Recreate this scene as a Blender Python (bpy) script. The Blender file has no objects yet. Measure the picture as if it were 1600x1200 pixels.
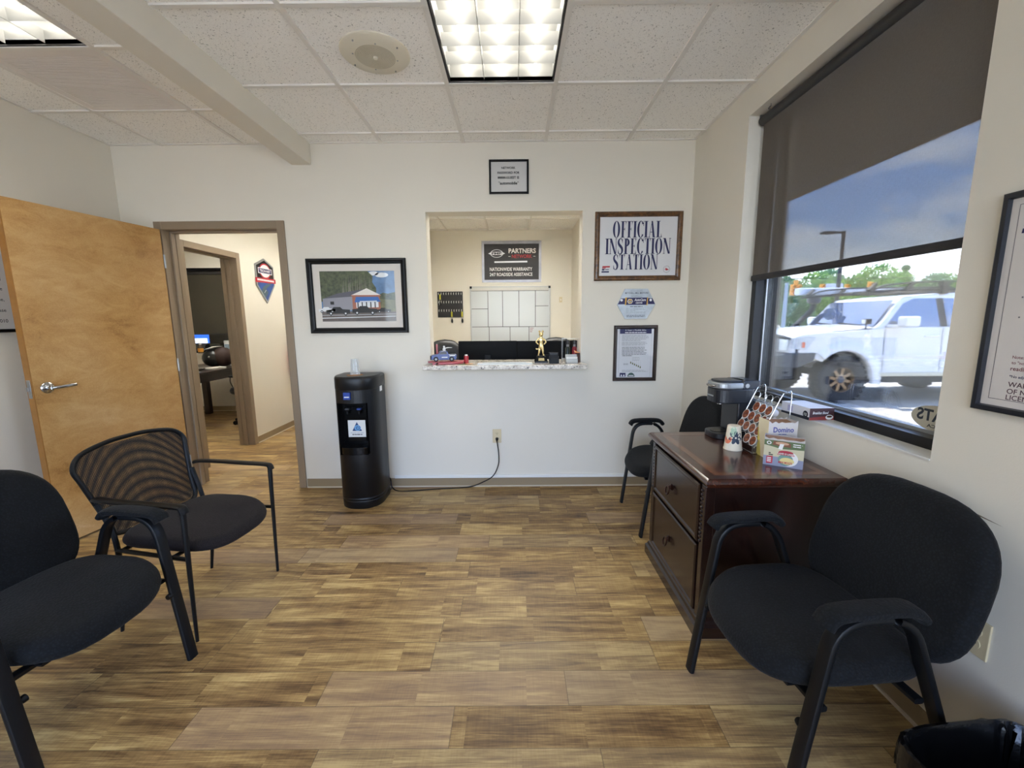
import bpy, bmesh, math, random
from mathutils import Vector, Matrix, Euler
random.seed(7)
PI = math.pi
scene = bpy.context.scene
COL = scene.collection

# ------------------------------------------------------------------ camera
# levels: floor z=0, wall with the counter at y=3.35, window wall at x=1.372
cam_d = bpy.data.cameras.new('camera'); cam = bpy.data.objects.new('camera', cam_d); COL.objects.link(cam)
cam_d.sensor_fit = 'HORIZONTAL'; cam_d.sensor_width = 36.0
cam_d.lens = 653.2 / 1600.0 * 36.0
cam_d.clip_start = 0.02; cam_d.clip_end = 500
_yaw, _pitch, _roll = -0.0034, 0.1530, -0.0085
_f = Vector((math.sin(_yaw) * math.cos(_pitch), math.cos(_yaw) * math.cos(_pitch), -math.sin(_pitch)))
_r = Vector((math.cos(_yaw), -math.sin(_yaw), 0)); _u = _r.cross(_f)
_r2 = math.cos(_roll) * _r + math.sin(_roll) * _u; _u2 = -math.sin(_roll) * _r + math.cos(_roll) * _u
cam.matrix_world = Matrix(((_r2.x, _u2.x, -_f.x, 0), (_r2.y, _u2.y, -_f.y, 0), (_r2.z, _u2.z, -_f.z, 1.3845), (0, 0, 0, 1)))
scene.camera = cam

# ------------------------------------------------------------------ exposure
scene.view_settings.view_transform = 'Standard'
scene.view_settings.look = 'None'
scene.view_settings.exposure = 1.28
scene.view_settings.gamma = 1.0
scene.view_settings.use_curve_mapping = False
TUBE = 12.5          # radiance of the fluorescent tubes
SKY = 3.4
SUN = 13.0
scene.cycles.max_bounces = 12; scene.cycles.diffuse_bounces = 8; scene.cycles.glossy_bounces = 4
scene.cycles.transparent_max_bounces = 24; scene.cycles.transmission_bounces = 8
scene.cycles.caustics_reflective = False; scene.cycles.caustics_refractive = False
scene.cycles.sample_clamp_indirect = 6.0
scene.cycles.use_denoising = True

# ------------------------------------------------------------------ node helpers
def lin(h):
    if not isinstance(h, str): return tuple(h)[:3]
    h = h.lstrip('#'); o = []
    for i in (0, 2, 4):
        c = int(h[i:i + 2], 16) / 255.0
        o.append(c / 12.92 if c <= 0.04045 else ((c + 0.055) / 1.055) ** 2.4)
    return tuple(o)
def rgba(h): return (*lin(h), 1.0)
class NT:
    def __init__(s, tree): s.t = tree; s.L = tree.links
    def n(s, typ, ins=None, **kw):
        nd = s.t.nodes.new(typ)
        for k, v in kw.items(): setattr(nd, k, v)
        for k, v in (ins or {}).items():
            if isinstance(v, bpy.types.NodeSocket): s.L.new(v, nd.inputs[k])
            else: nd.inputs[k].default_value = v
        return nd
    def m(s, op, a, b=0.0, c=0.0):
        return s.n('ShaderNodeMath', {0: a, 1: b, 2: c}, operation=op).outputs[0]
    def mix(s, f, a, b, bt='MIX'):
        nd = s.n('ShaderNodeMix', data_type='RGBA', blend_type=bt)
        for k, v in ((0, f), (6, a), (7, b)):
            if isinstance(v, bpy.types.NodeSocket): s.L.new(v, nd.inputs[k])
            else: nd.inputs[k].default_value = v
        return nd.outputs[2]
    def ramp(s, f, stops):
        nd = s.n('ShaderNodeValToRGB'); cr = nd.color_ramp
        while len(cr.elements) < len(stops): cr.elements.new(0.5)
        for e, (p, c) in zip(cr.elements, stops): e.position = p; e.color = rgba(c)
        s.L.new(f, nd.inputs[0]); return nd.outputs[0]
    def coord(s, kind='Object', scale=(1, 1, 1), loc=(0, 0, 0)):
        tc = s.n('ShaderNodeTexCoord')
        return s.n('ShaderNodeMapping', {'Vector': tc.outputs[kind], 'Scale': scale, 'Location': loc}).outputs[0]
    def noise(s, vec, scale, detail=3, rough=0.5, dist=0.0):
        return s.n('ShaderNodeTexNoise', {'Vector': vec, 'Scale': scale, 'Detail': detail, 'Roughness': rough, 'Distortion': dist})
    def bump(s, h, strength=0.2, dist=0.01):
        return s.n('ShaderNodeBump', {'Height': h, 'Strength': strength, 'Distance': dist}).outputs[0]
MATS = {}
def newmat(name):
    m = bpy.data.materials.new(name); m.use_nodes = True
    t = NT(m.node_tree); b = m.node_tree.nodes['Principled BSDF']; MATS[name] = m
    return m, t, b
def M(name, col='#808080', rough=0.5, metal=0.0, var=0.0, vs=8.0, bump=0.0, bs=60.0, coat=0.0, spec=0.5, emit=None, es=0.0, sheen=0.0):
    if name in MATS: return MATS[name]
    m, t, b = newmat(name)
    b.inputs['Base Color'].default_value = rgba(col); b.inputs['Roughness'].default_value = rough
    b.inputs['Metallic'].default_value = metal; b.inputs['Specular IOR Level'].default_value = spec
    b.inputs['Coat Weight'].default_value = coat; b.inputs['Coat Roughness'].default_value = 0.04
    b.inputs['Sheen Weight'].default_value = sheen
    if emit: b.inputs['Emission Color'].default_value = rgba(emit); b.inputs['Emission Strength'].default_value = es
    if var or bump:
        v = t.coord()
        if var:
            nz = t.noise(v, vs, 4, 0.6).outputs[0]
            c = lin(col); lo = tuple(x * (1 - var) for x in c); hi = tuple(min(1, x * (1 + var)) for x in c)
            t.L.new(t.ramp(nz, [(0.3, lo), (0.7, hi)]), b.inputs['Base Color'])
        if bump:
            t.L.new(t.bump(t.noise(v, bs, 3).outputs[0], bump, 0.003), b.inputs['Normal'])
    return m

# ------------------------------------------------------------------ sky and sun
w = bpy.data.worlds.new('sky'); scene.world = w; w.use_nodes = True
t = NT(w.node_tree); bg = w.node_tree.nodes['Background']
tc = t.n('ShaderNodeTexCoord'); sep = t.n('ShaderNodeSeparateXYZ', {0: tc.outputs['Generated']})
zc = t.m('MAXIMUM', sep.outputs[2], 0.0)
grad = t.ramp(zc, [(0.0, (1.1, 1.2, 1.3)), (0.10, (0.80, 1.0, 1.3)), (0.17, (0.42, 0.66, 1.2)), (0.35, (0.25, 0.48, 1.1)), (1.0, (0.18, 0.36, 0.85))])
cl = t.noise(t.n('ShaderNodeMapping', {'Vector': tc.outputs['Generated'], 'Scale': (2.2, 2.2, 5.0)}).outputs[0], 2.0, 7, 0.6, 0.3).outputs[0]
clm = t.n('ShaderNodeMapRange', {'Value': cl, 1: 0.46, 2: 0.66, 3: 0.0, 4: 1.0}).outputs[0]
low = t.n('ShaderNodeMapRange', {'Value': zc, 1: 0.12, 2: 0.5, 3: 1.0, 4: 0.55}).outputs[0]
skyc = t.mix(t.m('MULTIPLY', clm, low), grad, (1.3, 1.32, 1.36, 1))
t.L.new(skyc, bg.inputs[0]); bg.inputs[1].default_value = SKY
sun_d = bpy.data.lights.new('sun', 'SUN'); sun = bpy.data.objects.new('sun', sun_d); COL.objects.link(sun)
sun_d.energy = SUN; sun_d.angle = 0.01; sun_d.color = (1, 0.96, 0.9)
_sd = Vector((0.12, 0.24, 1.0)).normalized()          # towards the sun
sun.rotation_euler = (-_sd).to_track_quat('-Z', 'Y').to_euler()
def portal(name, loc, rot, sx, sy):
    d = bpy.data.lights.new(name, 'AREA'); o = bpy.data.objects.new(name, d); COL.objects.link(o)
    d.shape = 'RECTANGLE'; d.size = sx; d.size_y = sy; o.location = loc; o.rotation_euler = rot
    d.cycles.is_portal = True

# ------------------------------------------------------------------ mesh builder
_txt = {}
def text_shape(s, bold=0.0):
    k = (s, bold)
    if k not in _txt:
        cu = bpy.data.curves.new('lettering', 'FONT'); cu.body = s; cu.size = 1.0; cu.offset = bold; cu.resolution_u = 3
        o = bpy.data.objects.new('lettering', cu); COL.objects.link(o)
        dg = bpy.context.evaluated_depsgraph_get(); me = bpy.data.meshes.new_from_object(o.evaluated_get(dg))
        vs = [(v.co.x, v.co.y) for v in me.vertices]; fs = [tuple(p.vertices) for p in me.polygons]
        bpy.data.objects.remove(o); bpy.data.curves.remove(cu); bpy.data.meshes.remove(me)
        _txt[k] = (vs, fs)
    return _txt[k]
def sect(n, ra, rb=None, p=2.0):
    rb = rb or ra; o = []
    for i in range(n):
        a = 2 * PI * i / n; c, s_ = math.cos(a), math.sin(a)
        o.append((ra * math.copysign(abs(c) ** (2 / p), c), rb * math.copysign(abs(s_) ** (2 / p), s_)))
    return o
def smooth_path(pts, n=6):
    pts = [Vector(p) for p in pts]; out = []
    for i in range(len(pts) - 1):
        p0 = pts[max(i - 1, 0)]; p1 = pts[i]; p2 = pts[i + 1]; p3 = pts[min(i + 2, len(pts) - 1)]
        for k in range(n):
            u = k / n
            out.append(0.5 * ((2 * p1) + (-p0 + p2) * u + (2 * p0 - 5 * p1 + 4 * p2 - p3) * u * u + (-p0 + 3 * p1 - 3 * p2 + p3) * u ** 3))
    out.append(pts[-1]); return out
def round_path(pts, r, n=5):
    pts = [Vector(p) for p in pts]; out = [pts[0]]
    for i in range(1, len(pts) - 1):
        a, b, c = pts[i - 1], pts[i], pts[i + 1]
        d1 = (a - b); d2 = (c - b); rr = min(r, d1.length * 0.49, d2.length * 0.49)
        s_, e = b + d1.normalized() * rr, b + d2.normalized() * rr
        for k in range(n + 1):
            u = k / n; out.append((1 - u) ** 2 * s_ + 2 * u * (1 - u) * b + u * u * e)
    out.append(pts[-1]); return out
class MB:
    def __init__(s): s.v = []; s.f = []; s.mi = []; s.T = None
    def add(s, vs, fs, mi=0):
        o = len(s.v)
        for p in vs:
            p = Vector(p); s.v.append(s.T @ p if s.T is not None else p)
        for f in fs: s.f.append(tuple(i + o for i in f)); s.mi.append(mi)
        return s
    def box(s, x0, x1, y0, y1, z0, z1, mi=0):
        x0, x1 = min(x0, x1), max(x0, x1); y0, y1 = min(y0, y1), max(y0, y1); z0, z1 = min(z0, z1), max(z0, z1)
        return s.add([(x0, y0, z0), (x1, y0, z0), (x1, y1, z0), (x0, y1, z0), (x0, y0, z1), (x1, y0, z1), (x1, y1, z1), (x0, y1, z1)],
                     [(0, 3, 2, 1), (4, 5, 6, 7), (0, 1, 5, 4), (1, 2, 6, 5), (2, 3, 7, 6), (3, 0, 4, 7)], mi)
    def quad(s, a, b, c, d, mi=0): return s.add([a, b, c, d], [(0, 1, 2, 3)], mi)
    def poly(s, pts, mi=0): return s.add(pts, [tuple(range(len(pts)))], mi)
    def lathe(s, prof, n=24, c=(0, 0, 0), axis='z', mi=0, cap=True):
        vs = []; fs = []; m = len(prof)
        for i in range(n):
            a = 2 * PI * i / n
            for r, z in prof:
                x, y = r * math.cos(a), r * math.sin(a)
                p = (x, y, z) if axis == 'z' else ((z, x, y) if axis == 'x' else (y, z, x))
                vs.append((p[0] + c[0], p[1] + c[1], p[2] + c[2]))
        for i in range(n):
            j = (i + 1) % n
            for k in range(m - 1): fs.append((i * m + k, j * m + k, j * m + k + 1, i * m + k + 1))
        if cap:
            if prof[0][0] > 1e-6: fs.append(tuple(i * m for i in reversed(range(n))))
            if prof[-1][0] > 1e-6: fs.append(tuple(i * m + m - 1 for i in range(n)))
        return s.add(vs, fs, mi)
    def cyl(s, p0, p1, r0, r1=None, n=16, mi=0):
        return s.tube([p0, p1], [r0, r0 if r1 is None else r1], n=n, mi=mi)
    def tube(s, pts, r=0.01, n=8, closed=False, mi=0, sec=None, up=None, caps=True):
        pts = [Vector(p) for p in pts]; N = len(pts); rs = r if isinstance(r, (list, tuple)) else [r] * N
        base = sec or sect(n, 1.0); n = len(base)
        tang = []
        for i in range(N):
            a = pts[(i - 1) % N] if (closed or i > 0) else pts[i]; b = pts[(i + 1) % N] if (closed or i < N - 1) else pts[i]
            tang.append((b - a).normalized())
        t0 = tang[0]
        ref = Vector(up) if up is not None else (Vector((0, 0, 1)) if abs(t0.z) < 0.9 else Vector((1, 0, 0)))
        nrm = (ref - t0 * ref.dot(t0)).normalized(); vs = []; fs = []
        for i in range(N):
            if up is not None:
                q = Vector(up); nn = q - tang[i] * q.dot(tang[i])
                nrm = nn.normalized() if nn.length > 1e-4 else nrm
            else:
                nn = nrm - tang[i] * nrm.dot(tang[i]); nrm = nn.normalized() if nn.length > 1e-6 else nrm
            bn = tang[i].cross(nrm)
            for a, b in base: vs.append(pts[i] + (nrm * a + bn * b) * (1.0 if sec else rs[i]))
        for i in range(N if closed else N - 1):
            j = (i + 1) % N
            for k in range(n): l = (k + 1) % n; fs.append((i * n + k, i * n + l, j * n + l, j * n + k))
        if caps and not closed: fs.append(tuple(reversed(range(n)))); fs.append(tuple((N - 1) * n + k for k in range(n)))
        return s.add(vs, fs, mi)
    def prism(s, poly, fn, depth, mi=0):
        a = [Vector(fn(*p)) for p in poly]; d = Vector(depth); n = len(a)
        fs = [tuple(reversed(range(n))), tuple(range(n, 2 * n))] + [(i, (i + 1) % n, (i + 1) % n + n, i + n) for i in range(n)]
        return s.add(a + [p + d for p in a], fs, mi)
    def ell(s, c, r, n=16, m=10, mi=0):
        prof = [(math.sin(PI * k / m), -math.cos(PI * k / m)) for k in range(m + 1)]
        vs = []; fs = []
        for i in range(n):
            a = 2 * PI * i / n
            for rr, z in prof: vs.append((c[0] + r[0] * rr * math.cos(a), c[1] + r[1] * rr * math.sin(a), c[2] + r[2] * z))
        M_ = m + 1
        for i in range(n):
            j = (i + 1) % n
            for k in range(m): fs.append((i * M_ + k, j * M_ + k, j * M_ + k + 1, i * M_ + k + 1))
        return s.add(vs, fs, mi)
    def grid(s, fn, nu, nv, mi=0):
        vs = [fn(i / nu, j / nv) for j in range(nv + 1) for i in range(nu + 1)]
        fs = [(j * (nu + 1) + i, j * (nu + 1) + i + 1, (j + 1) * (nu + 1) + i + 1, (j + 1) * (nu + 1) + i) for j in range(nv) for i in range(nu)]
        return s.add(vs, fs, mi)
    def ringframe(s, x0, x1, z0, z1, prof, mi=0):      # mitred frame on a wall: prof = (inset, distance off the wall)
        for (a, ya), (b, yb) in zip(prof, prof[1:]):
            A = [(x0 + a, -ya, z0 + a), (x1 - a, -ya, z0 + a), (x1 - a, -ya, z1 - a), (x0 + a, -ya, z1 - a)]
            B = [(x0 + b, -yb, z0 + b), (x1 - b, -yb, z0 + b), (x1 - b, -yb, z1 - b), (x0 + b, -yb, z1 - b)]
            for i in range(4): j = (i + 1) % 4; s.quad(A[i], A[j], B[j], B[i], mi)
        return s
    def text(s, st, x, z, w=None, h=None, y=0.0, mi=0, bold=0.0, align='c', mirror=False, shear=0.0, plane='xz'):
        vs, fs = text_shape(st, bold)
        if not vs: return s
        xs = [p[0] for p in vs]; zs = [p[1] for p in vs]; bw = max(xs) - min(xs); bh = max(zs) - min(zs)
        sx = w / bw if w else h / bh; sz = h / bh if h else sx
        W = bw * sx; ox = {'c': -W / 2, 'l': 0, 'r': -W}[align]
        out = []
        for p in vs:
            q = (p[0] - min(xs)) * sx + ox; r_ = (p[1] - min(zs)) * sz
            q += shear * r_
            if mirror: q = -q
            out.append((x + q, -y, z + r_) if plane == 'xz' else (x + q, z + r_, y))
        return s.add(out, [tuple(reversed(f)) if mirror else f for f in fs], mi)
    def cushion(s, outline, e, th, puff, fn, mi=0, nr=5):   # outline (u,v) closed, rounded slab of thickness th
        n = len(outline); cu = sum(p[0] for p in outline) / n; cv = sum(p[1] for p in outline) / n
        R = min(math.hypot(p[0] - cu, p[1] - cv) for p in outline)
        rings = []
        def ring(inset, w_): k = 1 - inset / R; return [fn(cu + (p[0] - cu) * k, cv + (p[1] - cv) * k, w_) for p in outline]
        def top(sg):
            o = []
            for q in (0.5, 0.25, 0.08): o.append(ring(R * (1 - q) , sg * (th / 2 + puff * (1 - (q) ** 2))))
            return o
        rings += list(reversed(top(-0.6)))
        for k in range(nr * 2 + 1):
            a = -PI / 2 + PI * k / (nr * 2); rings.append(ring(e * (1 - math.cos(a)), th / 2 * math.sin(a) + (puff * 0.35 if a > 0.8 else 0)))
        rings += top(1)
        vs = [p for r_ in rings for p in r_]; fs = []
        for i in range(len(rings) - 1):
            for k in range(n): l = (k + 1) % n; fs.append((i * n + k, i * n + l, (i + 1) * n + l, (i + 1) * n + k))
        fs.append(tuple(reversed(range(n)))); fs.append(tuple((len(rings) - 1) * n + k for k in range(n)))
        return s.add(vs, fs, mi)
    def build(s, name, mats, parent=None, bevel=0.0, seg=2, smooth=35, recalc=True, loc=None):
        me = bpy.data.meshes.new(name); me.from_pydata([tuple(p) for p in s.v], [], s.f)
        if not isinstance(mats, (list, tuple)): mats = [mats]
        for m in mats: me.materials.append(m)
        for p, i in zip(me.polygons, s.mi): p.material_index = i
        if recalc:
            bm = bmesh.new(); bm.from_mesh(me); bmesh.ops.recalc_face_normals(bm, faces=bm.faces); bm.to_mesh(me); bm.free()
        if smooth: me.shade_smooth(); me.set_sharp_from_angle(angle=math.radians(smooth))
        o = bpy.data.objects.new(name, me); COL.objects.link(o)
        if parent is not None: o.parent = parent
        if loc is not None: o.location = loc
        if bevel:
            b = o.modifiers.new('edge', 'BEVEL'); b.width = bevel; b.segments = seg; b.limit_method = 'ANGLE'; b.angle_limit = math.radians(40)
        return o
def tag(o, label, cat, group=None, kind=None):
    o['label'] = label; o['category'] = cat
    if group: o['group'] = group
    if kind: o['kind'] = kind
    return o
def thing(name, label, cat, loc=(0, 0, 0), rz=0.0, group=None):
    o = bpy.data.objects.new(name, None); COL.objects.link(o); o.location = loc; o.rotation_euler = (0, 0, rz)
    o.empty_display_size = 0.05
    return tag(o, label, cat, group)
def struct(o): o['kind'] = 'structure'; return o
def dup(o, loc, rz, label, group=None, parent=None):
    c = o.copy(); COL.objects.link(c); c.location = loc; c.rotation_euler = (0, 0, rz); c['label'] = label
    if group: c['group'] = group
    def kids(a, b):
        for ch in a.children:
            d = ch.copy(); COL.objects.link(d); d.parent = b; kids(ch, d)
    kids(o, c); return c

# ------------------------------------------------------------------ materials of the room
def mat_wall(name, col):
    m, t, b = newmat(name); v = t.coord()
    n1 = t.noise(v, 1.1, 3).outputs[0]; c = lin(col)
    t.L.new(t.ramp(n1, [(0.35, tuple(x * 0.965 for x in c)), (0.65, c)]), b.inputs['Base Color'])
    b.inputs['Roughness'].default_value = 0.55; b.inputs['Specular IOR Level'].default_value = 0.3
    t.L.new(t.bump(t.noise(v, 230, 2).outputs[0], 0.12, 0.002), b.inputs['Normal']); return m
WALL = mat_wall('painted_wall', (0.745, 0.71, 0.625))
EXT = mat_wall('beige_stucco', (0.62, 0.55, 0.47))
def mat_tile():
    m, t, b = newmat('ceiling_tile'); v = t.coord()
    n1 = t.noise(v, 130, 2, 0.55, 0.5).outputs[0]; n2 = t.noise(v, 240, 2, 0.5).outputs[0]
    s1 = t.n('ShaderNodeMapRange', {'Value': n1, 1: 0.325, 2: 0.36, 3: 0.38, 4: 1.0}).outputs[0]
    s2 = t.n('ShaderNodeMapRange', {'Value': n2, 1: 0.30, 2: 0.40, 3: 0.7, 4: 1.0}).outputs[0]
    c = t.mix(1.0, (0.95, 0.94, 0.91, 1), t.n('ShaderNodeCombineColor', {0: t.m('MULTIPLY', s1, s2), 1: t.m('MULTIPLY', s1, s2), 2: t.m('MULTIPLY', s1, s2)}).outputs[0], 'MULTIPLY')
    t.L.new(c, b.inputs['Base Color']); b.inputs['Roughness'].default_value = 0.9
    t.L.new(t.bump(t.noise(v, 120, 3).outputs[0], 0.25, 0.003), b.inputs['Normal']); return m
TILE = mat_tile()
TBAR = M('tee_bar', (0.78, 0.76, 0.72), 0.4)
def mat_floor():
    m, t, b = newmat('vinyl_plank'); v = t.coord()
    sp = t.n('ShaderNodeSeparateXYZ', {0: v}); X, Y = sp.outputs[0], sp.outputs[1]
    W = 0.1525
    yr = t.m('DIVIDE', t.m('ADD', Y, 30.0 * W - 1.473 + 0.0), W); row = t.m('FLOOR', yr); fy = t.m('FRACT', yr)
    rnd = t.n('ShaderNodeTexWhiteNoise', {'W': row}, noise_dimensions='1D').outputs[0]
    def plank(L, seed):
        xr = t.m('DIVIDE', t.m('ADD', X, t.m('ADD', t.m('MULTIPLY', rnd, 7.3 + seed), 40.0)), L)
        ix = t.m('FLOOR', xr); fx = t.m('FRACT', xr)
        cv = t.n('ShaderNodeCombineXYZ', {0: ix, 1: row, 2: seed})
        wn = t.n('ShaderNodeTexWhiteNoise', {'Vector': cv.outputs[0]}, noise_dimensions='3D')
        return fx, wn.outputs[0], wn.outputs[1], L
    fx, r1, c1, L1 = plank(0.92, 1.0); fx2, r2, c2, L2 = plank(0.41, 5.0)
    sc = t.n('ShaderNodeSeparateXYZ', {0: c1})
    off = t.n('ShaderNodeCombineXYZ', {0: t.m('MULTIPLY', r1, 17.0), 1: t.m('MULTIPLY', sc.outputs[1], 9.0), 2: t.m('MULTIPLY', r2, 3.0)}).outputs[0]
    vv = t.n('ShaderNodeVectorMath', {0: v, 1: off}, operation='ADD').outputs[0]
    g1 = t.noise(t.n('ShaderNodeMapping', {'Vector': vv, 'Scale': (1.6, 17, 1)}).outputs[0], 1.6, 7, 0.62, 0.7).outputs[0]
    g2 = t.noise(t.n('ShaderNodeMapping', {'Vector': vv, 'Scale': (5, 150, 1)}).outputs[0], 2.0, 4, 0.6).outputs[0]
    g3 = t.noise(t.n('ShaderNodeMapping', {'Vector': vv, 'Scale': (170, 9, 1)}).outputs[0], 1.0, 3, 0.6).outputs[0]
    g4 = t.noise(t.n('ShaderNodeMapping', {'Vector': vv, 'Scale': (1.2, 3.5, 1)}).outputs[0], 2.2, 3, 0.55, 0.5).outputs[0]
    tone = t.m('ADD', t.m('MULTIPLY', g1, 1.05), t.m('ADD', t.m('MULTIPLY', r1, 0.15), t.m('ADD', t.m('MULTIPLY', r2, 0.06), t.m('ADD', t.m('MULTIPLY', g2, 0.62), t.m('ADD', t.m('MULTIPLY', g3, 0.16), t.m('MULTIPLY', g4, 0.55))))))
    tone = t.n('ShaderNodeMapRange', {'Value': tone, 1: 0.86, 2: 1.68, 3: 0.02, 4: 0.98}).outputs[0]
    col = t.ramp(tone, [(0.12, '#49351f'), (0.34, '#765a38'), (0.56, '#9c7e4f'), (0.82, '#c9ad74')])
    pink = t.mix(t.m('MULTIPLY', t.m('GREATER_THAN', sc.outputs[2], 0.8), 0.35), col, (0.40, 0.28, 0.19, 1))
    gray = t.mix(t.m('MULTIPLY', t.m('GREATER_THAN', sc.outputs[0], 0.72), 0.24), pink, (0.24, 0.20, 0.145, 1))
    ey = t.m('MINIMUM', fy, t.m('SUBTRACT', 1.0, fy)); ex = t.m('MULTIPLY', t.m('MINIMUM', fx, t.m('SUBTRACT', 1.0, fx)), L1 / W)
    e = t.m('MINIMUM', ey, ex); gap = t.m('LESS_THAN', e, 0.009)
    fin = t.mix(t.m('MULTIPLY', gap, 0.55), gray, (0.05, 0.038, 0.025, 1))
    t.L.new(fin, b.inputs['Base Color'])
    t.L.new(t.n('ShaderNodeMapRange', {'Value': g1, 3: 0.36, 4: 0.56}).outputs[0], b.inputs['Roughness'])
    b.inputs['Specular IOR Level'].default_value = 0.35
    hb = t.m('SUBTRACT', t.m('ADD', t.m('MULTIPLY', g2, 0.4), t.m('MULTIPLY', g3, 0.3)), t.m('MULTIPLY', gap, 0.8))
    t.L.new(t.bump(hb, 0.22, 0.002), b.inputs['Normal']); return m
FLOOR = mat_floor()
TAUPE = M('taupe_paint', '#8c7b66', 0.45)
TAUPE2 = M('taupe_vinyl', '#917f63', 0.5)
PALE = M('pale_strip', '#c9bda9', 0.5)
WHITE = M('white_plastic', '#e6e6e2', 0.4)
WHITEP = M('white_paint', '#d9d9d4', 0.35)
BLACK = M('black_plastic', '#08080a', 0.42, spec=0.25)
BLACKM = M('black_metal', '#0c0c0e', 0.4, 0.2, spec=0.3)
BLACKG = M('black_gloss', '#050506', 0.2, spec=0.35)
CHROME = M('chrome', '#c9ccd0', 0.16, 1.0)
STEEL = M('brushed_steel', '#a9abad', 0.34, 1.0, var=0.12, vs=20)
SILVER = M('silver_plastic', '#a2a7ab', 0.3, 0.6)
IVORY = M('ivory_plastic', '#cdbf9c', 0.4)
NAVY = M('navy_ink', '#1d2150', 0.5)
INK = M('black_ink', '#1b1b1d', 0.6)
GREYINK = M('grey_ink', '#8b8d92', 0.6)
RED = M('red_ink', '#b3222c', 0.5)
PAPER = M('paper', '#dcdcda', 0.5, coat=0.5)
PAPERW = M('matte_paper', '#d9d6d0', 0.7)

H = 2.6955; D = 3.3507; XR = 1.3717; XL = -3.0; XH = -2.95; YF = -2.0; YO = 6.45; YH = 7.6

# ------------------------------------------------------------------ floor, ceiling, walls
struct(MB().box(-6.2, XR + 0.1, YF - 0.1, YH + 0.1, -0.09, 0).build('floor', FLOOR, smooth=0))
LIGHT_HOLES = []     # x0,x1,y0,y1 cells that carry a light, speaker tile or air grille
def troffer_cell(x0, y0): LIGHT_HOLES.append((x0, x0 + 0.6096, y0, y0 + 1.2192)); return (x0 + 0.3048, y0 + 0.6096)
GX, GY = -0.9684, 3.1825; g = 0.6096
CELL_MAIN = troffer_cell(GX + g, GY - 3 * g)
CELL_LEFT = troffer_cell(-2.6096, 2.225 - 2 * g)
CELL_REAR = troffer_cell(GX + g, GY - 7 * g)  # unseen light, added behind the camera to even out the lighting
CELL_OFF1 = troffer_cell(-0.965, 6.37 - 4 * g)
CELL_OFF2 = troffer_cell(0.245, 6.37 - 4 * g)
CELL_OFF3 = troffer_cell(-0.355, 6.37 - 4 * g)  # extra light out of view, added to brighten the office
CELL_HALL = troffer_cell(-2.5, 5.15)
CELL_HALL2 = troffer_cell(-2.5, 5.15 - 2 * g)
CELL_LOFF = troffer_cell(-4.6, 4.6); CELL_LOFF2 = troffer_cell(-4.6 + g, 4.6)  # the second one is out of view, added to brighten this room
VENT_HOLE = (-2.6096, -2.0, 2.225, 2.8346); LIGHT_HOLES.append(VENT_HOLE)
mb = MB()
def ceil_region(x0, x1, y0, y1, xs, ys, skip_y=None):
    cx = sorted({x0, x1} | {round(a, 4) for a in xs if x0 < a < x1} | {round(h[i], 4) for h in LIGHT_HOLES for i in (0, 1) if x0 < h[i] < x1 and h[2] < y1 and h[3] > y0})
    cy = sorted({y0, y1} | {round(a, 4) for a in ys if y0 < a < y1} | {round(h[i], 4) for h in LIGHT_HOLES for i in (2, 3) if y0 < h[i] < y1 and h[0] < x1 and h[1] > x0})
    for a, b in zip(cx, cx[1:]):
        for c, d in zip(cy, cy[1:]):
            mx, my = (a + b) / 2, (c + d) / 2
            if any(h[0] < mx < h[1] and h[2] < my < h[3] for h in LIGHT_HOLES): continue
            mb.quad((a, c, H), (a, d, H), (b, d, H), (b, c, H), 0)
    def hidden(px, py): return any(h[0] + 0.02 < px < h[1] - 0.02 and h[2] + 0.02 < py < h[3] - 0.02 for h in LIGHT_HOLES)
    for a in xs:
        if x0 < a < x1:
            for c, d in zip(cy, cy[1:]):
                if not hidden(a, (c + d) / 2): mb.box(a - 0.012, a + 0.012, c, d, H - 0.009, H + 0.002, 1)
    for c in ys:
        if y0 < c < y1:
            for a, b in zip(cx, cx[1:]):
                if not hidden((a + b) / 2, c): mb.box(a, b, c - 0.012, c + 0.012, H - 0.0087, H + 0.002, 1)
    for a in (x0 + 0.01, x1 - 0.01): mb.box(a - 0.01, a + 0.01, y0, y1, H - 0.004, H + 0.002, 1)
    for c in (y0 + 0.01, y1 - 0.01): mb.box(x0, x1, c - 0.01, c + 0.01, H - 0.0042, H + 0.002, 1)
ceil_region(-1.60, XR, YF, D, [GX + k * g for k in range(-1, 4)], [GY - k * g for k in range(0, 9)])
ceil_region(XL, -1.60, YF, D, [-2.6096, -2.0], [2.8346 - k * g for k in range(0, 9)])
ceil_region(-1.35, 0.90, D, YO, [-0.965, -0.355, 0.245], [6.37 - k * g for k in range(0, 6)])
ceil_region(XH, -1.5, D, YH, [-2.5, -1.9], [5.15 + 0.6096 * k for k in range(-2, 4)])
ceil_region(-6.1, -3.1, D, YO, [-4.6 + g * k for k in range(-2, 3)], [4.6 + g * k for k in range(-2, 4)])
struct(mb.build('ceiling', [TILE, TBAR], smooth=0))
struct(MB().box(-6.2, 1.7, YF - 0.2, YH + 0.2, H + 0.13, H + 0.25).build('roof_slab', M('deck_grey', '#6a6a68', 0.9), smooth=0))
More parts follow.
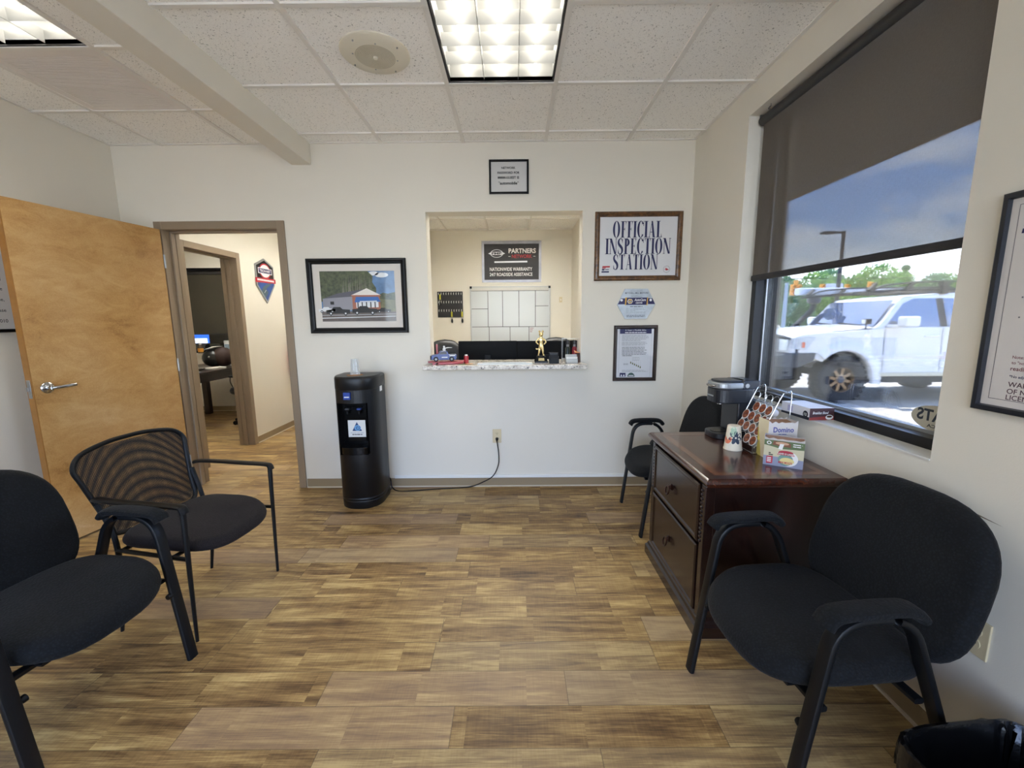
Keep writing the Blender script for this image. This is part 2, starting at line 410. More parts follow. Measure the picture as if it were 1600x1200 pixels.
# wall with the door and the service opening
mb = MB(); DO = (-2.70, -1.79, 2.10); PO = (-0.662, 0.540, 1.005, 2.201); Y1 = 3.50
mb.box(XL - 0.12, DO[0], D, Y1, 0, H); mb.box(DO[0], DO[1], D, Y1, DO[2], H); mb.box(DO[1], PO[0], D, Y1, 0, H)
mb.box(PO[0], PO[1], D, Y1, 0, PO[2]); mb.box(PO[0], PO[1], D, Y1, PO[3], H); mb.box(PO[1], XR + 0.13, D, Y1, 0, H)
struct(mb.build('wall_back', WALL, smooth=0))
struct(MB().box(XL - 0.12, XL, YF, D, 0, H).build('wall_left', WALL, smooth=0))
# window wall
WY0, WY1, WZ0, WZ1 = 1.327, 2.6186, 0.916, 2.530
mb = MB()
def holed(mb, xa, xb, mi):
    mb.box(xa, xb, YF, WY0, 0, H, mi); mb.box(xa, xb, WY1, D, 0, H, mi); mb.box(xa, xb, WY0, WY1, 0, WZ0, mi); mb.box(xa, xb, WY0, WY1, WZ1, H, mi)
holed(mb, XR, 1.50, 0); wr = struct(mb.build('wall_right', WALL, smooth=0))
mb = MB(); mb.poly([(XR - 0.0006, y_, z_) for y_, z_ in ((1.30, 0.812), (1.24, 0.809), (1.16, 0.803), (1.10, 0.797), (1.16, 0.799), (1.24, 0.804), (1.30, 0.809))]); mb.build('scuff_mark', M('scuff_brown', '#6b5c4a', 0.8), wr, smooth=0)
mb = MB(); holed(mb, 1.5, 1.635, 0); mb.box(1.5, 1.635, D, YH + 0.2, -0.09, H); mb.box(1.5, 1.635, YF, D, -0.09, 0)
struct(mb.build('wall_exterior', EXT, smooth=0))
# wall behind the camera with a glazed shop door and side light
mb = MB(); GD = (-2.70, 1.20, 2.45)
mb.box(XL - 0.12, GD[0], YF - 0.15, YF, 0, H); mb.box(GD[0], GD[1], YF - 0.15, YF, GD[2], H); mb.box(GD[1], XR + 0.13, YF - 0.15, YF, 0, H)
struct(mb.build('wall_front', WALL, smooth=0))
# rooms behind
HO = (3.86, 4.60, 2.065)
mb = MB(); mb.box(XH - 0.15, XH, Y1, HO[0], 0, H); mb.box(XH - 0.15, XH, HO[0], HO[1], HO[2], H); mb.box(XH - 0.15, XH, HO[1], YH, 0, H)
struct(mb.build('wall_hall_left', WALL, smooth=0))
struct(MB().box(-1.5, -1.35, Y1, YH, 0, H).build('wall_hall_right', WALL, smooth=0))
struct(MB().box(XH - 0.15, -1.35, YH, YH + 0.1, 0, H).build('wall_hall_end', WALL, smooth=0))
struct(MB().box(-1.35, 0.93, YO, YO + 0.1, 0, H).build('wall_office_back', WALL, smooth=0))
struct(MB().box(0.885, 0.985, Y1, YO + 0.1, 0, H).build('wall_office_right', WALL, smooth=0))
mb = MB(); OW = (-5.02, -3.95, 0.915, 2.185)
mb.box(-6.1, OW[0], YO, YO + 0.1, 0, H); mb.box(OW[1], XH - 0.15, YO, YO + 0.1, 0, H)
mb.box(OW[0], OW[1], YO, YO + 0.1, 0, OW[2]); mb.box(OW[0], OW[1], YO, YO + 0.1, OW[3], H)
struct(mb.build('wall_desk_back', WALL, smooth=0))
struct(MB().box(-6.2, -6.1, Y1 - 0.15, YO + 0.1, 0, H).build('wall_desk_left', WALL, smooth=0))
struct(MB().box(-6.2, XL - 0.12, Y1 - 0.15, Y1, 0, H).build('wall_desk_front', WALL, smooth=0))
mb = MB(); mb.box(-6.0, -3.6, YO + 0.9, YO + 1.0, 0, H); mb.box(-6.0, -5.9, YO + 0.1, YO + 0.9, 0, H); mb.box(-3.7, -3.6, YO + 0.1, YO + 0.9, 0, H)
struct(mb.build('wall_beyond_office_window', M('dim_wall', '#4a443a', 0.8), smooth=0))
# boxed beam
struct(MB().box(-1.652, -1.5045, YF, D, 2.544, H + 0.01).build('trim_beam', WALL, bevel=0.004, smooth=0))

# baseboards: vinyl cove with a pale toe line
def baseboard(name, segs):
    mb = MB()
    for (x0, x1, y0, y1, ax) in segs:
        mb.box(x0, x1, y0, y1, 0, 0.076, 0)
        if ax == '-y': mb.box(x0, x1, y0 - 0.008, y0, 0, 0.010, 1)
        if ax == '-x': mb.box(x0 - 0.008, x0, y0, y1, 0, 0.010, 1)
        if ax == '+x': mb.box(x1, x1 + 0.008, y0, y1, 0, 0.010, 1)
    return struct(mb.build(name, [TAUPE2, PALE], smooth=0))
baseboard('baseboard_back', [(-1.738, XR, D - 0.006, D, '-y'), (XL, -2.75, D - 0.006, D, '-y')])
baseboard('baseboard_right', [(XR - 0.006, XR, YF, D - 0.006, '-x')])
baseboard('baseboard_left', [(XL, XL + 0.006, YF, D - 0.006, '+x')])
baseboard('baseboard_hall', [(XH, XH + 0.008, 4.655, YH, '+x')])
baseboard('baseboard_desk', [(-6.1, XH - 0.15, YO - 0.008, YO, '-y')])
# door frames (hollow metal)
def door_frame(name, x0, x1, zt, yf, yb, w=0.052):
    mb = MB()
    for (a, b) in ((yf - 0.014, yf + 0.03), (yb - 0.03, yb + 0.014)):
        mb.box(x0 - 0.045, x0 + 0.012, a, b, 0, zt + 0.047); mb.box(x1 - 0.012, x1 + 0.045, a, b, 0, zt + 0.047); mb.box(x0 + 0.012, x1 - 0.012, a, b, zt - 0.012, zt + 0.047)
    mb.box(x0, x0 + 0.010, yf + 0.03, yb - 0.03, 0, zt); mb.box(x1 - 0.010, x1, yf + 0.03, yb - 0.03, 0, zt); mb.box(x0, x1, yf + 0.03, yb - 0.03, zt - 0.010, zt)
    mb.box(x0 + 0.010, x0 + 0.024, yf + 0.06, yf + 0.10, 0, zt - 0.01); mb.box(x1 - 0.024, x1 - 0.010, yf + 0.06, yf + 0.10, 0, zt - 0.01); mb.box(x0 + 0.01, x1 - 0.01, yf + 0.06, yf + 0.10, zt - 0.024, zt - 0.010)
    return mb
struct(door_frame('f', DO[0], DO[1], DO[2], D, Y1).build('trim_1', TAUPE, bevel=0.003, smooth=0))
mb = door_frame('f', HO[0], HO[1], HO[2], -XH, -XH + 0.15)
o = struct(mb.build('trim_2', TAUPE, bevel=0.003, smooth=0)); o.rotation_euler = (0, 0, PI / 2)
# open wooden door
def mat_birch():
    m, t, b = newmat('birch_veneer'); v = t.coord()
    vn = t.n('ShaderNodeVectorMath', {0: v, 1: t.n('ShaderNodeVectorMath', {0: t.noise(v, 2.2, 3, 0.55).outputs[1], 1: (0.14, 0.14, 0.14)}, operation='MULTIPLY').outputs[0]}, operation='ADD').outputs[0]
    a = t.noise(t.n('ShaderNodeMapping', {'Vector': vn, 'Scale': (4, 4, 8)}).outputs[0], 1.3, 6, 0.6, 1.6).outputs[0]
    f = t.noise(t.n('ShaderNodeMapping', {'Vector': vn, 'Scale': (30, 30, 30)}).outputs[0], 1.6, 4, 0.6, 3.0).outputs[0]
    bl = t.noise(t.n('ShaderNodeMapping', {'Vector': v, 'Scale': (1.5, 1.5, 2.6)}).outputs[0], 1.3, 2).outputs[0]
    x = t.m('ADD', t.m('MULTIPLY', a, 0.34), t.m('ADD', t.m('MULTIPLY', f, 0.26), t.m('MULTIPLY', bl, 0.46)))
    t.L.new(t.ramp(x, [(0.34, '#926532'), (0.46, '#b58a52'), (0.56, '#c39b63'), (0.66, '#cda873'), (0.78, '#e0c598')]), b.inputs['Base Color'])
    b.inputs['Roughness'].default_value = 0.33; b.inputs['Coat Weight'].default_value = 0.15; return m
BIRCH = mat_birch(); EDGE = M('door_edge_wood', '#9a6a30', 0.4, var=0.15, vs=12)
dr = bpy.data.objects.new('door_1', None); COL.objects.link(dr); dr['kind'] = 'structure'
dr['label'] = 'open honey coloured wooden door with a lever handle'
_hx, _hy = -2.685, 3.325; _ang = math.atan2(2.423 - _hy, -2.832 - _hx)
dr.location = (_hx, _hy, 0); dr.rotation_euler = (0, 0, _ang)         # local x runs from the hinges to the latch edge, the room face is y=0
mb = MB(); mb.box(0.005, 0.909, -0.044, 0, 0.012, 2.085, 0); mb.box(0.909, 0.914, -0.0435, -0.0005, 0.012, 2.085, 1)
mb.build('door_leaf', [BIRCH, EDGE], dr, smooth=0)
mb = MB(); mb.lathe([(0.0, 0), (0.034, 0.0), (0.034, 0.005), (0.028, 0.012), (0.014, 0.016), (0.013, 0.045), (0, 0.045)], 24, (0.845, 0, 1.0), 'y')
mb.tube(smooth_path([(0.852, 0.046, 1.0), (0.82, 0.052, 1.001), (0.77, 0.053, 1.003), (0.728, 0.048, 1.004)], 4), n=12, sec=sect(12, 0.010, 0.007))
mb.build('handle', CHROME, dr)
mb = MB(); mb.box(0.914, 0.916, -0.036, -0.010, 0.945, 1.055); mb.box(0.915, 0.925, -0.030, -0.016, 0.988, 1.012); mb.build('latch_plate', STEEL, dr, bevel=0.001)
for z in (0.25, 1.05, 1.85):
    mb = MB(); mb.cyl((0.0, 0.006, z - 0.05), (0.0, 0.006, z + 0.05), 0.007); mb.build('hinge', STEEL, dr)

# ------------------------------------------------------------------ window in the right wall
mat_fr = M('bronze_frame', '#16171b', 0.35, 0.4)
mb = MB(); xa, xb = 1.461, 1.59
mb.box(xa, xb, WY0, WY0 + 0.045, WZ0, WZ1); mb.box(xa, xb, WY1 - 0.045, WY1, WZ0, WZ1); mb.box(xa, xb, WY0, WY1, WZ0, WZ0 + 0.042); mb.box(xa, xb, WY0, WY1, WZ1 - 0.045, WZ1)
win = struct(mb.build('window_1', mat_fr, smooth=0, bevel=0.002))
mb = MB(); i = 0.045
mb.box(1.518, 1.526, WY0 + i, WY0 + i + 0.012, WZ0 + 0.042, WZ1 - i); mb.box(1.518, 1.526, WY1 - i - 0.012, WY1 - i, WZ0 + 0.042, WZ1 - i)
mb.box(1.518, 1.526, WY0 + i, WY1 - i, WZ0 + 0.042, WZ0 + 0.056)
mb.build('glazing_bead', SILVER, win, smooth=0)
def mat_glass():
    m, t, b = newmat('window_glass'); nt = m.node_tree; nt.nodes.remove(b); out = nt.nodes['Material Output']
    tr = t.n('ShaderNodeBsdfTransparent', {'Color': (0.96, 0.98, 0.985, 1)}); gl = t.n('ShaderNodeBsdfGlossy', {'Color': (1, 1, 1, 1), 'Roughness': 0.015})
    lw = t.n('ShaderNodeFresnel', {'IOR': 1.45}).outputs[0]
    mx = t.n('ShaderNodeMixShader', {0: t.m('MULTIPLY', lw, 0.9), 1: tr.outputs[0], 2: gl.outputs[0]}); t.L.new(mx.outputs[0], out.inputs[0]); return m
GLASS = mat_glass()
MB().box(1.527, 1.533, WY0 + 0.04, WY1 - 0.04, WZ0 + 0.04, WZ1 - 0.04).build('pane', GLASS, win, smooth=0)
struct(MB().box(XR - 0.004, 1.461, WY0, WY1, WZ0 - 0.003, WZ0 + 0.003).build('window_1_sill', WHITEP, smooth=0))
portal('window_daylight', (1.66, (WY0 + WY1) / 2, 1.72), (0, PI / 2, 0), 1.55, 1.25)
# roller blind
def mat_blind():
    m, t, b = newmat('screen_fabric'); nt = m.node_tree; out = nt.nodes['Material Output']
    v = t.coord()
    th = t.noise(t.n('ShaderNodeMapping', {'Vector': v, 'Scale': (1, 420, 60)}).outputs[0], 1.0, 2).outputs[0]
    tv = t.noise(t.n('ShaderNodeMapping', {'Vector': v, 'Scale': (1, 60, 420)}).outputs[0], 1.0, 2).outputs[0]
    wv = t.m('ADD', th, tv)
    b.inputs['Roughness'].default_value = 0.8; b.inputs['Specular IOR Level'].default_value = 0.15
    t.L.new(t.ramp(t.m('MULTIPLY', wv, 0.5), [(0.3, '#625c55'), (0.7, '#716a62')]), b.inputs['Base Color'])
    tr = t.n('ShaderNodeBsdfTransparent', {'Color': (1, 1, 1, 1)})
    f = t.n('ShaderNodeMapRange', {'Value': wv, 1: 0.7, 2: 1.3, 3: 0.13, 4: 0.19}).outputs[0]
    mx = t.n('ShaderNodeMixShader', {0: f, 1: b.outputs[0], 2: tr.outputs[0]}); t.L.new(mx.outputs[0], out.inputs[0]); return m
bl = thing('roller_blind', 'dark grey roller blind pulled half way down the big window', 'blind', (1.438, (WY0 + WY1) / 2, 1.60))
hw = 0.606
MB().quad((0, -hw, 0.03), (0, hw, 0.03), (0, hw, 0.875), (0, -hw, 0.875)).build('fabric', mat_blind(), bl, smooth=0)
MB().tube([(0, -hw, 0.015), (0, hw, 0.015)], sec=sect(12, 0.017, 0.008, 3), up=(0, 0, 1)).build('hem_bar', M('hem_dark', '#26262a', 0.6), bl)
MB().cyl((0.002, -hw - 0.015, 0.892), (0.002, hw + 0.015, 0.892), 0.026, n=20).build('roller_tube', M('roller_grey', '#2b2a2a', 0.5), bl)
for s in (-1, 1):
    mb = MB(); mb.lathe([(0, 0), (0.022, 0), (0.022, 0.006), (0, 0.006)], 16, (0.002, s * (hw + 0.018) - 0.003, 0.892), 'y'); mb.box(-0.012, 0.016, s * (hw + 0.024), s * (hw + 0.028), 0.89, 0.93); mb.build('bracket', STEEL, bl)
mb = MB(); mb.tube(smooth_path([(-0.03, 0.50, 0.93), (-0.032, 0.497, 0.918), (-0.04, 0.50, 0.910), (-0.036, 0.505, 0.902), (-0.028, 0.502, 0.905)], 4), 0.003)
tag(mb.build('cup_hook', CHROME, loc=(1.438, (WY0 + WY1) / 2, 1.60)), 'small metal hook above the roller blind near its far end', 'hook')
# oval sticker on the glass, readable from the outside
st = thing('window_sticker', 'oval lettered sticker on the lower corner of the window glass', 'sticker', (1.525, 1.455, 0.967), -PI / 2)
el = [(0.115 * math.cos(2 * PI * k / 40), 0.049 + 0.049 * math.sin(2 * PI * k / 40)) for k in range(40)]
MB().prism(el, lambda a, b: (a, 0.0, b), (0, -0.0008, 0)).build('decal', M('sticker_grey', '#c2c0b2', 0.6), st, smooth=0)
mb = MB(); mb.text('COATS', 0.0, 0.036, 0.185, 0.045, 0.0012, 0, 0.03, mirror=True); mb.text('AMERICA', 0.0, 0.014, 0.10, 0.012, 0.0012, 0, 0.02, mirror=True); mb.build('lettering', M('sticker_ink', '#26313f', 0.6), st, smooth=0)

# ------------------------------------------------------------------ glazed shop front behind the camera
mb = MB(); y = YF - 0.10
for xx in (GD[0], -1.30, -0.34, GD[1] - 0.06): mb.box(xx, xx + 0.06, y - 0.05, y + 0.05, 0, GD[2])
mb.box(GD[0], GD[1], y - 0.05, y + 0.05, GD[2] - 0.06, GD[2]); mb.box(GD[0], GD[1], y - 0.05, y + 0.05, 0, 0.12)
w2 = struct(mb.build('window_2', mat_fr, smooth=0))
MB().box(GD[0] + 0.05, GD[1] - 0.05, y - 0.004, y + 0.004, 0.1, GD[2] - 0.05).build('pane', GLASS, w2, smooth=0)
portal('shopfront_daylight', (-0.75, YF - 0.22, 1.22), (PI / 2, 0, 0), 3.9, 2.45)

# ------------------------------------------------------------------ ceiling lights, speaker, air grille
TUBEW = M('lamp_tube_cool', '#ffffff', 0.4, emit=(1.0, 0.975, 0.92), es=TUBE * 1.15); REFLW = M('white_reflector_bright', (0.82, 0.82, 0.80), 0.35)  # unseen open fixture type, made up to give offices and hall more light
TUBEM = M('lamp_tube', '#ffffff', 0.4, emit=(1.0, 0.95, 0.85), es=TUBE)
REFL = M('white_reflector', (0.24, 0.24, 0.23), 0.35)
def troffer(cell, label, open_=False):
    o = thing('ceiling_light', label, 'light', (cell[0], cell[1], H), 0, 'recessed fluorescent ceiling lights')
    a, b = 0.3048, 0.6096
    mb = MB(); mb.ringframe(-a, a, -b, b, [(0, 0), (0.022, 0)]); mb.v = [Vector((p.x, p.z, -0.003)) for p in mb.v]
    mb2 = MB(); mb2.ringframe(-a, a, -b, b, [(0.022, 0.003), (0.022, -0.02)]); mb.add([Vector((p.x, p.z, p.y)) for p in mb2.v], mb2.f)
    mb.build('frame', M('shadow_gap_black', '#101012', 0.5), o, smooth=0)  # black rim stands in for the dark shadow gap round the fixture
    a -= 0.022; b -= 0.022
    mb = MB(); h = 0.115
    mb.quad((-a, -b, h), (a, -b, h), (a, b, h), (-a, b, h))
    for s in (-1, 1): mb.quad((s * a, -b, 0), (s * a, b, 0), (s * a, b, h), (s * a, -b, h)); mb.quad((-a, s * b, 0), (a, s * b, 0), (a, s * b, h), (-a, s * b, h))
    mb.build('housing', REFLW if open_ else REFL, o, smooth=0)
    mb = MB(); blades = not open_
    for k in (-1, 1): mb.box(k * a / 3 - 0.0015, k * a / 3 + 0.0015, -b, b, 0.004, 0.062)
    for k in range(1, 8 if blades else 2):
        yy = -b + 2 * b * k / 8 if blades else 0.0
        mb.add([(-a, yy - 0.006, 0.062), (a, yy - 0.006, 0.062), (a, yy + 0.006, 0.062), (-a, yy + 0.006, 0.062), (-a, yy, 0.004), (a, yy, 0.004)], [(0, 1, 2, 3), (0, 4, 5, 1), (3, 2, 5, 4)])
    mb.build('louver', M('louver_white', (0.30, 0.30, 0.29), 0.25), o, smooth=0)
    for k in (-1, 0, 1):
        MB().tube([(k * a * 2 / 3, -b + 0.02, 0.085), (k * a * 2 / 3, b - 0.02, 0.085)], 0.0145, n=10).build('lamp_tube', TUBEW if open_ else TUBEM, o)
    return o
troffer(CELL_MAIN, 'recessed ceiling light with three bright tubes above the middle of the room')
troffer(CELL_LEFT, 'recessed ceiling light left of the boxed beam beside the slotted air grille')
troffer(CELL_REAR, 'unseen ceiling light added behind the camera near the glazed shop front')
troffer(CELL_OFF1, 'recessed ceiling light over the office behind the counter, leftmost of three', True)
troffer(CELL_OFF2, 'recessed ceiling light over the office behind the counter, rightmost of three', True); troffer(CELL_OFF3, 'unseen ceiling light added over the office behind the counter, middle of three', True)
troffer(CELL_HALL, 'recessed ceiling light at the far end of the hallway', True); troffer(CELL_HALL2, 'recessed ceiling light in the hallway just past the doorway', True)
troffer(CELL_LOFF, 'recessed ceiling light over the left desk office, farther from the hallway', True); troffer(CELL_LOFF2, 'unseen ceiling light added over the left desk office, nearer the hallway', True)
o = thing('ceiling_speaker', 'round cream ceiling speaker beside the middle light', 'speaker', (-0.672, 2.297, H))
CREAM = M('cream_metal', '#dcd6c4', 0.4)
MB().lathe([(0.168, 0.0), (0.168, -0.006), (0.160, -0.012), (0.100, -0.019), (0.0, -0.019)], 48).build('baffle', CREAM, o)
mb = MB()
for k in range(12): r = 0.012 + k * 0.0072; mb.lathe([(r, -0.019), (r + 0.0018, -0.0202), (r + 0.0042, -0.0202), (r + 0.0055, -0.019)], 40, cap=False)
mb.build('grille', M('grille_beige', '#bdb5a1', 0.5), o)
MB().lathe([(0.0, -0.026), (0.010, -0.026), (0.012, -0.019)], 20, cap=False).build('centre_cap', CREAM, o)
for k in range(8):
    aa = PI / 4 * k + 0.3; r = 0.142 if k % 2 else 0.106
    MB().lathe([(0, -0.021), (0.004, -0.020), (0.004, -0.015)], 10, (r * math.cos(aa), r * math.sin(aa), 0), cap=False).build('screw', STEEL, o)
o = thing('air_grille', 'slotted return air grille in the ceiling left of the beam', 'vent', ((VENT_HOLE[0] + VENT_HOLE[1]) / 2, (VENT_HOLE[2] + VENT_HOLE[3]) / 2, H))
GR = M('grille_grey', (0.78, 0.74, 0.71), 0.5)
a = 0.298; mb = MB()
mb.box(-a, a, -a, -a + 0.05, -0.004, 0.002); mb.box(-a, a, a - 0.05, a, -0.004, 0.002); mb.box(-a, -a + 0.05, -a + 0.05, a - 0.05, -0.004, 0.002); mb.box(a - 0.05, a, -a + 0.05, a - 0.05, -0.004, 0.002)
mb.build('frame', GR, o, smooth=0)
mb = MB(); N = 34
for k in range(N):
    yy = -a + 0.05 + (2 * a - 0.1) * (k + 0.5) / N; mb.box(-a + 0.05, a - 0.05, yy - 0.0058, yy + 0.0058, -0.003, 0.001)
mb.build('slats', GR, o, smooth=0)
MB().box(-a, a, -a, a, 0.02, 0.024).build('backing', M('vent_dark', '#a39c94', 0.8), o, smooth=0)

# ------------------------------------------------------------------ pictures and signs
def fine_print(mb, x0, x1, z, n, dz, h, y, mi, rag=0.15, seed=1):
    r = random.Random(seed)
    for k in range(n):
        e = x1 - (x1 - x0) * rag * r.random() if r.random() < 0.8 else x0 + (x1 - x0) * (0.4 + 0.3 * r.random())
        x = x0
        while x < e:
            wl = min(e - x, 0.012 + 0.022 * r.random()); mb.box(x, x + wl * 0.86, -y - 0.0002, -y, z - k * dz - h, z - k * dz, mi); x += wl
def wall_thing(name, label, cat, x, z, y=D, rz=0.0): return thing(name, label, cat, (x, y, z), rz)
BFR = M('black_frame', '#09090a', 0.4, spec=0.25)
PROF = [(0, 0), (0, 0.018), (0.004, 0.022), (0.016, 0.022), (0.020, 0.017), (0.027, 0.016), (0.030, 0.008)]
# network notice
o = wall_thing('notice_frame', 'small black framed network password notice above the service opening', 'sign', -0.0215, 2.324)
W, Hh = 0.297, 0.241
MB().ringframe(-W / 2, W / 2, 0, Hh, [(0, 0), (0, 0.016), (0.003, 0.018), (0.013, 0.018), (0.015, 0.006)]).build('frame', BFR, o, smooth=0)
MB().box(-W / 2 + 0.01, W / 2 - 0.01, -0.008, -0.004, 0.01, Hh - 0.01).build('notice_sheet', M('glazed_paper', '#c9c9c7', 0.5, coat=1.0), o, smooth=0)
mb = MB()
for s_, z, ww in (('NETWORK', 0.176, 0.105), ('PASSWORD FOR', 0.141, 0.165), ('MMM-GUEST IS', 0.106, 0.160), ('*automobile*', 0.065, 0.155)): mb.text(s_, -0.003, z, ww, None, 0.0088, 0, 0.035)
mb.build('lettering', M('notice_ink', '#1e1e1f', 0.6), o, smooth=0)
# photograph of a shop building
o = wall_thing('framed_photograph', 'black framed photograph of a shop building with blue awning above the water cooler', 'picture', -1.213, 1.289)
W, Hh = 0.772, 0.573
MB().ringframe(-W / 2, W / 2, 0, Hh, [(0, 0), (0, 0.022), (0.006, 0.030), (0.018, 0.030), (0.026, 0.022), (0.034, 0.020), (0.042, 0.010)]).build('frame', BFR, o, smooth=0)
MB().box(-W / 2 + 0.035, W / 2 - 0.035, -0.008, -0.003, 0.035, Hh - 0.035).build('mat_board', M('mat_white', '#d6d0c8', 0.7), o, smooth=0)
mb = MB(); x0, x1, z0, z1 = -0.290, 0.292, 0.092, 0.478
Wd, Hd = x1 - x0, z1 - z0
cols = [M('ph_sky', '#5d7ea6', 0.5, var=0.35, vs=9, coat=0.5), M('ph_tree', '#4b5338', 0.5, var=0.6, vs=40, coat=0.5), M('ph_wall', '#8f8f98', 0.5, coat=0.5), M('ph_roof', '#55555f', 0.5, coat=0.5), M('ph_gable', '#e3ded6', 0.5, coat=0.5),
        M('ph_brick', '#a5664f', 0.5, coat=0.5), M('ph_awning', '#2f66b0', 0.5, coat=0.5), M('ph_asphalt', '#635a56', 0.5, var=0.25, vs=14, coat=0.5), M('ph_dark', '#17181b', 0.5, coat=0.5), M('ph_white', '#dfe2e4', 0.5, coat=0.5), M('ph_grass', '#6d6c4a', 0.5, var=0.3, vs=30, coat=0.5), M('ph_trunk', '#9a9184', 0.5, coat=0.5)]
def P(pts, mi, lay): mb.poly([(x0 + p[0] * Wd, -0.0085 - lay * 0.0004, z0 + p[1] * Hd) for p in pts], mi)
def E(cx, cz, rx, rz, mi, lay, n=20): P([(cx + rx * math.cos(2 * PI * k / n), cz + rz * math.sin(2 * PI * k / n)) for k in range(n)], mi, lay)
P([(0, 0), (1, 0), (1, 1), (0, 1)], 0, 0)
for cx, cz, rx, rz in ((0.72, 0.95, 0.07, 0.04), (0.83, 0.92, 0.09, 0.05)): E(cx, cz, rx, rz, 9, 1)
P([(0, 0.4), (0.74, 0.4), (0.75, 0.66), (0.70, 0.78), (0.71, 0.9), (0.64, 1), (0, 1)], 1, 2)
r = random.Random(3)
for k in range(26):
    bx = 0.28 + 0.4 * r.random(); P([(bx, 0.5), (bx + 0.006, 0.5), (bx + 0.05 * (r.random() - .5) + 0.003, 0.72 + 0.26 * r.random())], 11, 3)
P([(0.76, 0.42), (1, 0.42), (1, 0.58), (0.9, 0.55), (0.84, 0.57), (0.76, 0.52)], 1, 2)
P([(0.7, 0.22), (1, 0.18), (1, 0.42), (0.74, 0.45)], 10, 3)
P([(0.02, 0.24), (0.45, 0.22), (0.45, 0.5), (0.02, 0.46)], 2, 4); P([(0.03, 0.46), (0.45, 0.5), (0.62, 0.65), (0.22, 0.56)], 3, 5)
P([(0.42, 0.2), (0.80, 0.24), (0.79, 0.52), (0.42, 0.52)], 5, 5); P([(0.40, 0.52), (0.81, 0.52), (0.62, 0.66)], 4, 6); P([(0.405, 0.505), (0.805, 0.505), (0.805, 0.525), (0.405, 0.525)], 5, 7)
P([(0.47, 0.27), (0.77, 0.28), (0.77, 0.42), (0.47, 0.40)], 9, 6)
for k in range(5): P([(0.485 + k * .058, 0.27), (0.5 + k * .058, 0.27), (0.5 + k * .058, 0.41), (0.485 + k * .058, 0.41)], 8, 7)
P([(0.45, 0.38), (0.80, 0.39), (0.77, 0.49), (0.47, 0.49)], 6, 8); P([(0.52, 0.385), (0.75, 0.392), (0.75, 0.412), (0.52, 0.405)], 9, 9)
P([(0.12, 0.34), (0.17, 0.34), (0.17, 0.40), (0.12, 0.40)], 8, 5)
P([(0, 0), (1, 0), (1, 0.19), (0, 0.21)], 7, 8); P([(0, 0.06), (1, 0.09), (1, 0.105), (0, 0.075)], 9, 9); P([(0, 0.12), (1, 0.14), (1, 0.146), (0, 0.126)], 9, 9)
def truck(cx, cz, s, mi):
    P([(cx - .16 * s, cz), (cx + .16 * s, cz), (cx + .16 * s, cz + .075 * s), (cx + .06 * s, cz + .085 * s), (cx + .03 * s, cz + .13 * s), (cx - .06 * s, cz + .13 * s), (cx - .09 * s, cz + .08 * s), (cx - .16 * s, cz + .07 * s)], mi, 10)
    for k in (-.1, .1): E(cx + k * s, cz, .025 * s, .038 * s, 8, 11); E(cx + k * s, cz, .012 * s, .018 * s, 9, 12)
truck(0.07, 0.20, 0.7, 9); truck(0.22, 0.16, 1.0, 8); truck(0.58, 0.17, 1.05, 8); truck(0.84, 0.19, 0.6, 8)
mb.build('photo_print', cols, o, smooth=0)
